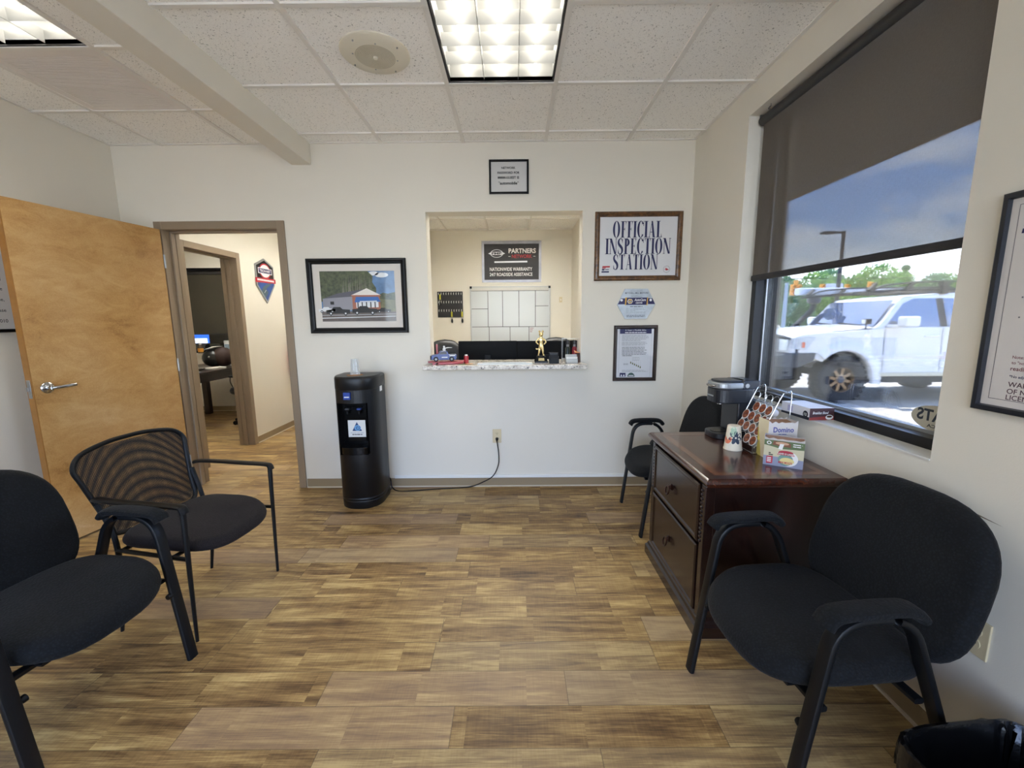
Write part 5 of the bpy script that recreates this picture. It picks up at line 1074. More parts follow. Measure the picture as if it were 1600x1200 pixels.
for k, (za, zb) in enumerate(((0.095, 0.405), (0.420, 0.682))):
    mb = MB(); ya, yb = -0.283, 0.283
    pr = [(0.0, 0.022), (0.0, 0.005), (0.006, 0.0), (0.016, 0.0), (0.024, 0.006)]
    for (i0, x0_), (i1, x1_) in zip(pr, pr[1:]):
        A = [(x0_, ya + i0, za + i0), (x0_, yb - i0, za + i0), (x0_, yb - i0, zb - i0), (x0_, ya + i0, zb - i0)]; B = [(x1_, ya + i1, za + i1), (x1_, yb - i1, za + i1), (x1_, yb - i1, zb - i1), (x1_, ya + i1, zb - i1)]
        for i in range(4): j = (i + 1) % 4; mb.quad(A[i], A[j], B[j], B[i])
    mb.quad((0.006, ya + .024, za + .024), (0.006, yb - .024, za + .024), (0.006, yb - .024, zb - .024), (0.006, ya + .024, zb - .024))
    d = mb.build('drawer', CH, o, smooth=0); zc_ = 0.250 if k == 0 else 0.530
    mb = MB(); mb.lathe([(0.0, 0.0), (0.016, 0.0), (0.017, -0.003), (0.010, -0.007), (0.009, -0.014), (0, -0.015)], 20, (0.006, 0.03, zc_ + 0.008), 'x'); mb.tube([(-0.010 - 0.004 * (1 - math.cos(2 * PI * q / 24)), 0.03 + 0.021 * math.sin(2 * PI * q / 24), zc_ - 0.006 + 0.021 * math.cos(2 * PI * q / 24)) for q in range(24)], 0.004, n=8, closed=True)
    mb.build('ring_pull', M('aged_bronze', '#3a221a', 0.3, 0.8), d)
MB().box(0.028, 0.032, -0.285, 0.285, 0.086, 0.69).build('drawer_gap', CHD, o, smooth=0)
# coffee maker
CO = M('coffee_black', '#191b21', 0.32); COG = M('coffee_grey', '#22252b', 0.35, 0.2)
o = thing('coffee_maker', 'black and silver single cup coffee maker at the window end of the cabinet', 'coffee maker', (1.19, 2.262, TZ), math.radians(4))
mb = MB(); rs = lambda hx, hy, cx, p=3.2: [(cx + hx * math.copysign(abs(math.cos(a)) ** (2 / p), math.cos(a)), hy * math.copysign(abs(math.sin(a)) ** (2 / p), math.sin(a))) for a in [2 * PI * k / 36 for k in range(36)]]
mb.prism(rs(0.105, 0.085, -0.005), lambda a, b: (a, b, 0), (0, 0, 0.030)); mb.build('drip_base', CO, o, bevel=0.004, smooth=0)
mb = MB(); mb.prism(rs(0.040, 0.030, -0.055), lambda a, b: (a, b, 0.030), (0, 0, 0.003)); mb.build('drip_plate', M('drip_steel', '#2a2c30', 0.25, 0.7), o, smooth=0)
mb = MB(); mb.prism([(0.0, -0.078), (0.10, -0.078), (0.10, 0.078), (0.0, 0.078)], lambda a, b: (a, b, 0.03), (0, 0, 0.19)); mb.build('column', CO, o, bevel=0.008, smooth=0)
mb = MB(); mb.prism(rs(0.110, 0.083, 0.0), lambda a, b: (a, b, 0.196), (0, 0, 0.078)); mb.build('brew_head', COG, o, bevel=0.006, smooth=0)
mb = MB(); mb.cyl((-0.055, 0, 0.196), (-0.055, 0, 0.182), 0.014); mb.build('spout', CHROME, o)
mb = MB(); mb.prism(rs(0.096, 0.079, -0.016), lambda a, b: (a, b, 0.274), (0, 0, 0.034)); mb.build('silver_collar', SILVER, o, bevel=0.008, smooth=0)
mb = MB(); mb.prism(rs(0.078, 0.064, -0.020), lambda a, b: (a, b, 0.308), (0, 0, 0.010)); mb.build('lid', COG, o, bevel=0.004, smooth=0)
mb = MB(); mb.tube(round_path([(-0.09, -0.035, 0.29), (-0.122, -0.03, 0.288), (-0.122, 0.03, 0.288), (-0.09, 0.035, 0.29)], 0.02), 0.006); mb.build('lid_handle', CHROME, o)
mb = MB(); mb.prism([(0.02, -0.080), (0.115, -0.080), (0.115, 0.080), (0.02, 0.080)], lambda a, b: (a, b, 0.272), (0, 0, 0.046)); mb.build('water_tank_lid', M('tank_grey', '#33373f', 0.25), o, bevel=0.006, smooth=0)
MB().lathe([(0, -0.003), (0.011, -0.003), (0.012, 0)], 20, (0.042, -0.0795, 0.292), 'y').build('button', SILVER, o)
mb = MB(); mb.box(-0.1105, -0.110, -0.025, 0.035, 0.228, 0.236); mb.build('badge', SILVER, o, smooth=0)
# floral paper cup
o = thing('paper_cup', 'floral paper cup upside down in front of the pod rack', 'cup', (1.095, 2.022, TZ))
prof = lambda z: 0.0425 - (0.0425 - 0.0295) * z / 0.122
MB().lathe([(prof(0), 0), (prof(0) + .0012, 0.003), (prof(.01), 0.008), (prof(.118), 0.120), (0.027, 0.122), (0.0, 0.121)], 40).build('cup', M('cup_cream', '#ddd6c4', 0.6), o)
mb = MB()
def petal(th, z, ang, ln, wd, mi, r0=0.004):
    P_ = []
    for k in range(12):
        a = 2 * PI * k / 12; u = r0 + ln / 2 + ln / 2 * math.cos(a); v = wd * math.sin(a); x = u * math.cos(ang) - v * math.sin(ang); zz = z + u * math.sin(ang) + v * math.cos(ang); r = prof(zz) + 0.0009
        t_ = th + x / r; P_.append((r * math.cos(t_), r * math.sin(t_), zz))
    mb.poly(P_, mi)
th0 = -1.82
for k in range(7): petal(th0 + 0.05, 0.066, PI / 2 + 2 * PI * k / 7, 0.030, 0.0085, 0)
for k in range(2): petal(th0 - 0.98, 0.030, PI / 2 + (k - .5) * .9, 0.036, 0.009, 1)
for k in range(5): petal(th0 - 0.75, 0.098, 0.4 * k - 0.9, 0.026, 0.009, 2)
petal(th0 - 1.15, 0.050, 2.4, 0.02, 0.007, 0)
mb.build('flower_print', [M('print_navy', '#26344a', 0.6), M('print_coral', '#dd7a5a', 0.6), M('print_mint', '#a9c4a8', 0.6)], o, smooth=0)
# chrome pod rack, leaning back towards the wall
RK = thing('pod_rack', 'chrome wire rack holding single serve coffee pods on the cabinet', 'rack', (1.135, 2.045, TZ), -PI / 2)
# the rack face leans: local x across, s up the slope; top tilts away from the room
tilt = math.radians(24)
def rk(u, s_, d=0.0): return (u, 0.02 + s_ * math.sin(tilt) - d * math.cos(tilt), 0.030 + s_ * math.cos(tilt) + d * math.sin(tilt))
RWID, RH = 0.205, 0.275
mb = MB()
for u in (-RWID / 2, RWID / 2): mb.tube(smooth_path([rk(u, 0), rk(u, RH * .6), rk(u, RH), (u, 0.02 + RH * math.sin(tilt) + 0.018, 0.030 + RH * math.cos(tilt) + 0.014), (u, 0.02 + RH * math.sin(tilt) + 0.045, 0.030 + RH * math.cos(tilt)), (u, 0.17, 0.004), ], 6), 0.0024, n=8)
for u in (-RWID / 2, RWID / 2): mb.tube([(u, 0.17, 0.0035), (u, 0.012, 0.0035), rk(u, 0)], 0.0024, n=8)
mb.tube([(-RWID / 2, 0.012, 0.0035), (RWID / 2, 0.012, 0.0035)], 0.0024, n=8); mb.tube([(-RWID / 2, 0.17, 0.0035), (RWID / 2, 0.17, 0.0035)], 0.0024, n=8)
mb.build('side_rails', CHROME, RK)
mb = MB(); PODS = []
for r_ in range(5):
    s_ = 0.028 + r_ * 0.054
    mb.tube([rk(-RWID / 2, s_ - 0.026), rk(RWID / 2, s_ - 0.026)], 0.0015, n=6)
    for c in range(4):
        u = -RWID / 2 + RWID * (c + .5) / 4; mb.tube([rk(u + 0.0235 * math.cos(2 * PI * q / 20), s_ + 0.0235 * math.sin(2 * PI * q / 20)) for q in range(20)], 0.0016, n=6, closed=True); PODS.append((r_, c, u, s_))
mb.tube([rk(-RWID / 2, RH), rk(RWID / 2, RH)], 0.0016, n=6)
mb.build('pod_rings', CHROME, RK)
def mat_pod():
    m, t, b = newmat('pod_foil'); v = t.coord(); t.L.new(t.ramp(t.noise(v, 60, 3).outputs[0], [(0.35, '#4d2113'), (0.55, '#7e3a1e'), (0.68, '#a8642e')]), b.inputs['Base Color']); b.inputs['Roughness'].default_value = 0.4; return m
FOIL = mat_pod(); PODW = M('pod_white', '#d8d8d8', 0.4)
# rows are numbered from the bottom of the rack
have = [(0, 2), (0, 3), (1, 0), (1, 1), (1, 2), (1, 3), (2, 0), (2, 1), (2, 2), (2, 3), (3, 1), (3, 2), (3, 3)]
rown = ['bottom row', 'lower full row', 'upper full row', 'upper row']; coln = ['first', 'second', 'third', 'last']
pr0 = None; RM = Matrix.Translation(RK.location) @ Matrix.Rotation(RK.rotation_euler.z, 4, 'Z')
for r_, c, u, s_ in PODS:
    if (r_, c) not in have: continue
    base = RM @ Vector(rk(u, s_, 0.006)); lb = f'coffee pod with brown foil lid, {coln[c]} from the left in the {rown[r_]}'
    if r_ == 0: lb = f'coffee pod with brown foil lid, {"left" if c == 2 else "right"} of two in the bottom row'
    if r_ == 3: lb = f'coffee pod with brown foil lid, {["", "left", "middle", "right"][c]} of three in the upper row'
    if pr0 is None:
        pr0 = thing('coffee_pod', lb, 'coffee pod', base, 0, 'coffee pods in the chrome rack')
        MB().lathe([(0.0, -0.040), (0.016, -0.040), (0.018, -0.037), (0.0222, -0.004), (0.0255, -0.002), (0.0258, 0.001), (0.0225, 0.0015)], 28, cap=False).build('cup', PODW, pr0)
        MB().lathe([(0.0225, 0.0014), (0.012, 0.0018), (0, 0.0018)], 28, cap=False).build('foil_lid', FOIL, pr0); q = pr0
    else: q = dup(pr0, base, 0, lb)
    q.rotation_euler = (PI / 2 - tilt, 0, RK.rotation_euler.z)
# sugar box (opened) and creamer box
def carton(name, label, loc, rz, w_, d, h, mats, torn, art):
    o = thing(name, label, 'box', loc, rz); t_ = 0.0012; mb = MB()
    for (a, b, c, e) in ((-w_ / 2, w_ / 2, -d / 2, -d / 2 + t_), (-w_ / 2, w_ / 2, d / 2 - t_, d / 2)): 
        k = 9; zs = [h * (1 - torn[0] * abs(math.sin(i * 1.7 + (c > 0))) * (0 < i < k)) for i in range(k + 1)]
        for i in range(k):
            xa, xb = a + (b - a) * i / k, a + (b - a) * (i + 1) / k
            mb.add([(xa, c, 0), (xb, c, 0), (xb, e, 0), (xa, e, 0), (xa, c, zs[i]), (xb, c, zs[i + 1]), (xb, e, zs[i + 1]), (xa, e, zs[i])], [(0, 3, 2, 1), (4, 5, 6, 7), (0, 1, 5, 4), (2, 3, 7, 6), (1, 2, 6, 5), (3, 0, 4, 7)], 0)
    mb.box(-w_ / 2, -w_ / 2 + t_, -d / 2 + t_, d / 2 - t_, 0, h, 2); mb.box(w_ / 2 - t_, w_ / 2, -d / 2 + t_, d / 2 - t_, 0, h * .97, 0); mb.box(-w_ / 2, w_ / 2, -d / 2, d / 2, 0, t_, 0)
    mb.box(-w_ / 2 + t_, w_ / 2 - t_, d / 2 - 2.6 * t_, d / 2 - t_, 0, h * .93, 1); mb.box(-w_ / 2 + t_, w_ / 2 - t_, -d / 2 + t_, -d / 2 + 2 * t_, 0, h * .82, 1); mb.box(w_ / 2 - 2 * t_, w_ / 2 - t_, -d / 2 + t_, d / 2 - t_, 0, h * .9, 1)
    mb.add([(-w_ / 2 + t_, -d / 2 + t_, h * .90), (w_ / 2 - t_, -d / 2 + t_, h * .88), (w_ / 2 - t_, d / 2 - t_, h * .93), (-w_ / 2 + t_, d / 2 - t_, h * .94)], [(0, 1, 2, 3)], 1)
    mb.build('carton', mats, o, smooth=0); mb = MB(); art(mb, w_, d, h); return o, mb
KR = M('kraft_inside', '#9a7358', 0.8)
def art1(mb, w_, d, h):
    mb.text('Domino', 0.002, h * .70, w_ * .70, h * .135, d / 2 + .0006, 0, 0.02); fine_print(mb, -0.02, 0.02, h * .66, 1, .01, .003, d / 2 + .0004, 0, 0, 51)
    mb.T = Matrix.Rotation(-PI / 2, 4, 'Z')
    mb.quad((-d / 2, -w_ / 2 - .0004, 0.0), (-d / 2 * .1, -w_ / 2 - .0004, 0.0), (-d / 2 * .5, -w_ / 2 - .0004, h * .4), (-d / 2, -w_ / 2 - .0004, h * .8), 1); fine_print(mb, d * .22, d * .42, h * .30, 6, h * .03, h * .015, w_ / 2 + .0006, 2, 0.1, 52)
o, mb = carton('sugar_box', 'torn open white sugar packet box behind the creamer box', (1.235, 1.905, TZ), math.radians(-2), 0.130, 0.085, 0.182, [M('sugar_white', '#cfc8c2', 0.6), KR, M('sugar_cream', '#ded3b4', 0.6)], (0.07,), art1)
mb.build('print', [M('sugar_blue', '#26348b', 0.5), M('sugar_yellow', '#cbbb5e', 0.5), GREYINK], o, smooth=0)
def art2(mb, w_, d, h):
    y = d / 2 + .0004
    def q(pts, mi, k=0): mb.poly([(a * w_ - w_ / 2, -y - k * .0004, b * h) for a, b in pts], mi)
    def e(cx, cz, rx, rz, mi, k, n=24): q([(cx + rx * math.cos(2 * PI * i / n), cz + rz * math.sin(2 * PI * i / n)) for i in range(n)], mi, k)
    q([(0, 0), (1, 0), (1, .30), (0, .34)], 0); q([(0, .34), (1, .30), (1, .66), (.45, .62), (0, .72)], 1); q([(0, .72), (.45, .62), (1, .66), (1, .90), (0, .90)], 2)
    q([(0, .72), (.3, .70), (.6, .66), (1, .72), (1, .90), (0, .90)], 2, 1); q([(0.2, .74), (.68, .70), (.64, .84), (.24, .88)], 3, 2); e(.45, .80, .22, .085, 3, 3); e(.45, .815, .17, .05, 4, 4); e(.12, .80, .06, .06, 5, 3); e(.12, .80, .035, .035, 2, 4)
    q([(.36, .62), (.46, .60), (.50, .80), (.40, .80)], 5, 5); e(.63, .30, .24, .26, 5, 2); e(.56, .26, .19, .21, 6, 3); e(.60, .22, .18, .12, 7, 4); q([(.34, .42), (.78, .42), (.74, .52), (.38, .52)], 8, 5); e(.56, .52, .18, .06, 8, 5); mb.text('LAND O LAKES', .56 * w_ - w_ / 2, .44 * h, .40 * w_, .055 * h, y + .0024, 5, 0.03); mb.text("MINI MOO'S", .56 * w_ - w_ / 2, .12 * h, .34 * w_, .08 * h, y + .002, 8, 0.03)
    q([(.08, .06), (.24, .08), (.24, .34), (.08, .32)], 8, 2); fine_print(mb, -.40 * w_, -.28 * w_, .28 * h, 3, .06 * h, .035 * h, y + .0012, 5, 0, 61); fine_print(mb, -.37 * w_, -.24 * w_, .46 * h, 2, .06 * h, .035 * h, y + .0008, 9, 0, 62); fine_print(mb, .22 * w_, .46 * w_, .84 * h, 2, .07 * h, .03 * h, y + .0012, 5, .2, 63)
o, mb = carton('creamer_box', 'colourful opened coffee creamer box at the front edge of the cabinet', (1.196, 1.790, TZ), math.radians(-33), 0.148, 0.066, 0.128, [M('creamer_back', '#b9b2ad', 0.6), KR, M('creamer_side', '#8c95b0', 0.6)], (0.06,), art2)
mb.build('print', [M('cr_lilac', '#8a8fa6', 0.5), M('cr_butter', '#c4bc9c', 0.5), M('cr_green', '#59693f', 0.5), M('cr_brown', '#7c4a2e', 0.5), M('cr_tan', '#c59a78', 0.5), M('cr_white', '#e2dfdc', 0.5), M('cr_teal', '#6d8f86', 0.5), M('cr_cream', '#d9c886', 0.5), M('cr_red', '#b12a3e', 0.5), INK], o, smooth=0)
# coffee box on the window sill
o = thing('pod_box', 'white and dark red coffee pod box lying on the window sill', 'box', (1.398, 1.955, WZ0 + 0.003), math.radians(3))
MB().box(-0.058, 0.058, -0.092, 0.092, 0, 0.055).build('carton', M('pod_box_white', '#cfd0d6', 0.5), o, smooth=0)
mb = MB(); mb.quad((-0.058, -0.0925, 0.0), (0.058, -0.0925, 0.0), (0.058, -0.0925, 0.055), (-0.058, -0.0925, 0.055), 0); mb.quad((-0.058, -0.0928, 0.0), (0.058, -0.0928, 0.0), (0.058, -0.0928, 0.020), (-0.058, -0.0928, 0.012), 1)
mb.text('Breakfast Blend', -0.008, 0.028, 0.072, 0.012, 0.0934, 2, 0.01, shear=0.2); mb.poly([(0.036 + 0.018 * math.cos(2 * PI * k / 20), -0.0932, 0.013 + 0.011 * math.sin(2 * PI * k / 20)) for k in range(20)], 2); mb.poly([(0.036 + 0.013 * math.cos(2 * PI * k / 20), -0.0936, 0.016 + 0.005 * math.sin(2 * PI * k / 20)) for k in range(20)], 3)
mb.T = Matrix.Rotation(-PI / 2, 4, 'Z')
mb.quad((-0.092, -0.0582, 0), (0.092, -0.0582, 0), (0.092, -0.0582, 0.014), (-0.092, -0.0582, 0.010), 4); mb.quad((-0.05, -0.0584, 0.018), (-0.015, -0.0584, 0.018), (-0.015, -0.0584, 0.046), (-0.05, -0.0584, 0.046), 5); mb.poly([(0.068 + 0.016 * math.cos(2 * PI * k / 20), -0.0586, 0.024 + 0.016 * math.sin(2 * PI * k / 20)) for k in range(20)], 4); mb.text('12', 0.068, 0.018, 0.016, 0.012, 0.0592, 2, 0.02)
mb.build('print', [M('pb_dark', '#44282b', 0.45), M('pb_red', '#8c3a35', 0.45), WHITE, M('pb_coffee', '#4b2c1c', 0.5), M('pb_black', '#20222c', 0.5), M('pb_lilac', '#a9a6c6', 0.5)], o, smooth=0)

# ------------------------------------------------------------------ waiting room chairs
FAB = None
def mat_fabric(name, c0, c1, sc=130):
    m, t, b = newmat(name); v = t.coord()
    vo = t.n('ShaderNodeTexVoronoi', {'Vector': v, 'Scale': sc}).outputs[0]
    t.L.new(t.ramp(vo, [(0.1, c1), (0.55, c0)]), b.inputs['Base Color']); b.inputs['Roughness'].default_value = 0.85; b.inputs['Specular IOR Level'].default_value = 0.25
    b.inputs['Sheen Weight'].default_value = 0.04; b.inputs['Sheen Roughness'].default_value = 0.5
    t.L.new(t.bump(vo, 0.5, 0.002), b.inputs['Normal']); return m
FAB = mat_fabric('black_fabric', '#06080b', '#12161b'); FABB = mat_fabric('brown_black_fabric', '#171213', '#241d1e', 240)
FRM = M('frame_black', '#0b0d10', 0.45, 0.0, bump=0.05, bs=200, spec=0.3)
def sup(hu, hv, n, p): return [(hu * math.copysign(abs(math.cos(a)) ** (2 / p), math.cos(a)), hv * math.copysign(abs(math.sin(a)) ** (2 / p), math.sin(a))) for a in [2 * PI * k / n for k in range(n)]]
def guest_chair(label, loc, rz):
    o = thing('guest_chair', label, 'chair', loc, rz, 'black fabric guest chairs')           # faces local +x
    def seatfn(u, v, w):
        x = 0.075 + u * (1.0 - 0.05 * (v / .25) ** 2) ; fr_ = max(0, (u - 0.02) / 0.24)
        return (x, v, 0.415 + w - 0.05 * fr_ ** 2.2 + 0.010 * (v / .25) ** 2)
    ol = []
    for k in range(48):
        a = 2 * PI * k / 48; c, s_ = math.cos(a), math.sin(a); p = 2.6 if c > 0 else 5.0
        ol.append((0.245 * math.copysign(abs(c) ** (2 / p), c), 0.250 * math.copysign(abs(s_) ** (2 / 3.2), s_)))
    MB().cushion(ol, 0.035, 0.075, 0.012, seatfn).build('seat', FAB, o)
    ol = []
    for k in range(48):
        a = 2 * PI * k / 48; c, s_ = math.cos(a), math.sin(a); ol.append((0.268 * math.copysign(abs(c) ** (2 / 3.0), c) * (1.0 - 0.06 * s_), 0.238 * math.copysign(abs(s_) ** (2 / 3.0), s_)))
    def backfn(u, v, w): return (-0.225 - 0.27 * v + 0.16 * u * u + w, u, 0.618 + v)
    MB().cushion(ol, 0.028, 0.060, 0.012, backfn).build('backrest', FAB, o)
    for s in (-1, 1):
        yy = s * 0.2575
        def side(): return round_path([(0.285, yy, 0.0), (0.200, yy, 0.616), (-0.005, yy, 0.618), (-0.250, yy, 0.0)], 0.085, 7)
        pp = side(); n = len(pp)
        MB().tube(pp[:n // 2 + 1], sec=sect(14, 0.011, 0.021, 3.5), up=(1, 0, 0.25)).build('leg', FRM, o)
        MB().tube(pp[n // 2:], sec=sect(14, 0.011, 0.021, 3.5), up=(1, 0, 0.25)).build('leg', FRM, o)
        ap = smooth_path([(0.232, yy, 0.606), (0.205, yy, 0.634), (0.10, yy, 0.641), (0.0, yy, 0.637), (-0.032, yy, 0.612)], 5)
        vs = []; mb = MB(); mb.tube(ap, sec=sect(16, 0.014, 0.031, 2.8), up=(0, 0, 1)); mb.build('arm_pad', FAB, o)
    mb = MB()
    for yy in (-0.16, 0.16): mb.tube(round_path([(0.24, yy, 0.352), (-0.12, yy, 0.352), (-0.19, yy, 0.40), (-0.245, yy, 0.58)], 0.06, 5), sec=sect(10, 0.006, 0.016, 4), up=(0, 0, 1) if False else (1, 0, 0.3))
    for xx in (0.20, -0.08): mb.tube([(xx, -0.252, 0.348), (xx, 0.252, 0.348)], sec=sect(10, 0.009, 0.014, 4), up=(0, 0, 1))
    mb.build('seat_frame', FRM, o)
    for s in (-1, 1): MB().lathe([(0, -0.006), (0.010, -0.006), (0.012, 0.0), (0.012, 0.008), (0, 0.008)], 14, (0.243, s * 0.232, 0.292), 'y').build('bolt', BLACK, o)
    return o
rzR, rzL = math.radians(184.5), math.radians(-7)
gc = guest_chair('black fabric guest chair in front of the window wall beside the waste bin', (0.998, 1.240, 0), rzR)
dup(gc, (1.068, 2.758, 0), math.radians(179), 'black fabric guest chair in the corner behind the file cabinet').scale = (0.9, 1, 1)
dup(gc, (-1.664, 1.330, 0), rzL, 'black fabric guest chair nearest the camera at the left edge')
def mat_mesh(name, freq, skew):
    m, t, b = newmat(name); nt = m.node_tree; out = nt.nodes['Material Output']; v = t.coord()
    sp = t.n('ShaderNodeSeparateXYZ', {0: v}); hgrid = []; bow = t.m('MULTIPLY', t.m('MULTIPLY', sp.outputs[1], sp.outputs[1]), skew)
    for i in (1, 2):
        fr_ = t.m('FRACT', t.m('MULTIPLY', t.m('ADD', sp.outputs[i], bow if i == 2 else 0.0), freq * (1.0 if i == 2 else 0.7))); hgrid.append(t.m('GREATER_THAN', fr_, 0.52 if i == 2 else 0.25))
    hole = t.m('MULTIPLY', hgrid[0], hgrid[1]); b.inputs['Base Color'].default_value = rgba('#0c0b0b'); b.inputs['Roughness'].default_value = 0.6
    tr = t.n('ShaderNodeBsdfTransparent', {'Color': (1, 1, 1, 1)}); mx = t.n('ShaderNodeMixShader', {0: hole, 1: b.outputs[0], 2: tr.outputs[0]}); t.L.new(mx.outputs[0], out.inputs[0]); return m
MESH = (mat_mesh('mesh_fabric_front', 225.0, 0.10), mat_mesh('mesh_fabric_rear', 203.0, -0.22))
o = thing('mesh_chair', 'mesh backed armchair with brown black seat beside the open door', 'chair', (-1.558, 1.923, 0), rzL)
ol = []
for k in range(48):
    a = 2 * PI * k / 48; c, s_ = math.cos(a), math.sin(a); p = 2.5 if c > 0 else 4.5
    ol.append((0.242 * math.copysign(abs(c) ** (2 / p), c), 0.248 * math.copysign(abs(s_) ** (2 / 3.2), s_)))
MB().cushion(ol, 0.028, 0.055, 0.010, lambda u, v, w: (0.03 + u, v, 0.425 + w - 0.035 * max(0, (u + .02) / .25) ** 2 + 0.006 * (v / .25) ** 2)).build('seat', FABB, o)
def bk_(u, z): return (-0.205 - 0.115 * (z - 0.43) / 0.40 + 0.18 * u * u * (0.5 + (z - .43)), u, z)
ou = smooth_path([bk_(-0.205, 0.45), bk_(-0.225, 0.56), bk_(-0.252, 0.70), bk_(-0.262, 0.765), bk_(-0.215, 0.815), bk_(-0.10, 0.838), bk_(0.0, 0.842), bk_(0.10, 0.838), bk_(0.215, 0.815), bk_(0.262, 0.765), bk_(0.252, 0.70), bk_(0.225, 0.56), bk_(0.205, 0.45), bk_(0.10, 0.432), bk_(-0.10, 0.432), bk_(-0.205, 0.45)], 5)[:-1]
MB().tube(ou, sec=sect(10, 0.010, 0.012), closed=True).build('back_frame', FRM, o)
def hwid(z):
    best = 0.2
    for p in ou:
        pass
    pts_ = sorted([(p.z, abs(p.y)) for p in ou]); lo = [q for q in pts_ if q[1] > 0.11]
    for (z0, w0), (z1, w1) in zip(lo, lo[1:]):
        if z0 <= z <= z1: best = max(w0, w1); 
    return best
for li, off in enumerate((0.0, -0.012)):
    mb = MB(); mb.grid(lambda i, j: Vector(bk_((i * 2 - 1) * (hwid(0.445 + 0.38 * j) - 0.004), 0.445 + 0.38 * j)) + Vector((off, 0, 0)), 20, 24); mb.build('back_mesh', MESH[li], o, recalc=False)
for s in (-1, 1):
    yy = s * 0.262
    MB().tube(round_path([(0.195, yy, 0.0), (0.210, yy, 0.612), (0.208, yy, 0.616)], 0.02), [0.007] + [0.0115] * 7).build('leg', FRM, o)
    MB().tube(smooth_path([(-0.200, s * 0.245, 0.0), (-0.165, s * 0.240, 0.25), (-0.185, s * 0.228, 0.45), (-0.235, s * 0.236, 0.60)], 5), [0.007 + 0.004 * min(1, k / 6) for k in range(16)]).build('leg', FRM, o)
    MB().tube(smooth_path([(0.218, yy, 0.596), (0.212, yy, 0.614), (0.190, yy, 0.624), (0.06, yy, 0.628), (-0.10, yy, 0.632), (-0.19, yy * .97, 0.634), (-0.225, yy * .93, 0.630)], 4), sec=sect(14, 0.0085, 0.020, 2.6), up=(0, 0, 1)).build('armrest', BLACK, o)
mb = MB()
for s in (-1, 1): mb.tube([(0.196, s * 0.258, 0.385), (-0.178, s * 0.232, 0.39)], 0.0095)
mb.tube([(0.12, -0.255, 0.385), (0.12, 0.255, 0.385)], 0.0095); mb.tube([(-0.15, -0.232, 0.39), (-0.15, 0.232, 0.39)], 0.0095); mb.build('seat_frame', FRM, o)
# ------------------------------------------------------------------ waste bin
o = thing('waste_bin', 'black waste bin with a shiny black bag in the lower right corner', 'bin', (1.145, 0.815, 0), math.radians(6))
def rr(hx, hy, p=5, n=40): return sup(hx, hy, n, p)
mb = MB(); vs = []; fs = []; n = 40; lv = [(0.135, 0.085, 0.0), (0.150, 0.098, 0.02), (0.185, 0.125, 0.33), (0.185, 0.125, 0.333), (0.180, 0.120, 0.333), (0.148, 0.096, 0.025)]
for hx, hy, z in lv: vs += [(a, b, z) for a, b in rr(hx, hy)]
for i in range(len(lv) - 1):
    for k in range(n): l = (k + 1) % n; fs.append((i * n + k, i * n + l, (i + 1) * n + l, (i + 1) * n + k))
fs.append(tuple(reversed(range(n)))); mb.add(vs, fs); mb.build('bin', BLACK, o, smooth=45)
rnd = random.Random(5); mb = MB(); vs = []; fs = []; n = 72
lv = [(0.192, 0.132, 0.262, .004), (0.194, 0.134, 0.30, .003), (0.191, 0.131, 0.338, .002), (0.184, 0.124, 0.341, .002), (0.176, 0.116, 0.325, .006), (0.163, 0.104, 0.24, .012), (0.140, 0.085, 0.13, .014), (0.09, 0.05, 0.08, .01), (0.02, 0.01, 0.075, .004)]
for hx, hy, z, am in lv: vs += [(a + am * (rnd.random() - .5) * 2, b + am * (rnd.random() - .5) * 2, z + am * (rnd.random() - .5) * 1.6) for a, b in rr(hx, hy, 5, n)]
for i in range(len(lv) - 1):
    for k in range(n): l = (k + 1) % n; fs.append((i * n + k, i * n + l, (i + 1) * n + l, (i + 1) * n + k))
fs.append(tuple((len(lv) - 1) * n + k for k in range(n))); mb.add(vs, fs); mb.build('bag_liner', M('bag_black', '#0b0b0c', 0.22, bump=0.6, bs=45), o, smooth=60)

# ------------------------------------------------------------------ hallway and the desk office on the left
o = thing('fire_extinguisher', 'red fire extinguisher hanging on the hallway wall past the doorway', 'fire extinguisher', (XH + 0.075, 5.49, 0.70))
MB().lathe([(0, 0), (0.055, 0), (0.062, 0.01), (0.062, 0.31), (0.045, 0.36), (0.02, 0.38), (0, 0.38)], 24).build('cylinder', M('ext_red', '#a81f22', 0.3), o)
mb = MB(); mb.cyl((0, 0, 0.38), (0, 0, 0.415), 0.014); mb.box(-0.012, 0.012, -0.09, 0.02, 0.41, 0.425); mb.box(-0.01, 0.01, -0.08, 0.01, 0.435, 0.445); mb.build('valve_handle', BLACK, o)
MB().tube(smooth_path([(0, 0.01, 0.40), (0.01, 0.07, 0.38), (0.02, 0.085, 0.25), (0.02, 0.075, 0.09)], 5), 0.009).build('hose', BLACK, o)
MB().box(-0.0745, -0.058, -0.02, 0.02, 0.28, 0.42).build('wall_hook', STEEL, o, smooth=0)
w3 = MB(); f = 0.035
w3.ringframe(OW[0], OW[1], OW[2], OW[3], [(0, 0.006), (0, 0.016), (f, 0.016), (f, -0.05)]); 
w3.T = None
ob = struct(w3.build('window_3', BLACK, smooth=0)); ob.location = (0, YO, 0)
MB().box(OW[0] + f, OW[1] - f, 0.045, 0.050, OW[2] + f, OW[3] - f).build('pane', GLASS, ob, smooth=0)
o = thing('roller_blind', 'dark olive roller blind in the inner window of the desk office', 'blind', ((OW[0] + OW[1]) / 2, YO + 0.02, 1.195))
hw = (OW[1] - OW[0]) / 2 - f - 0.004
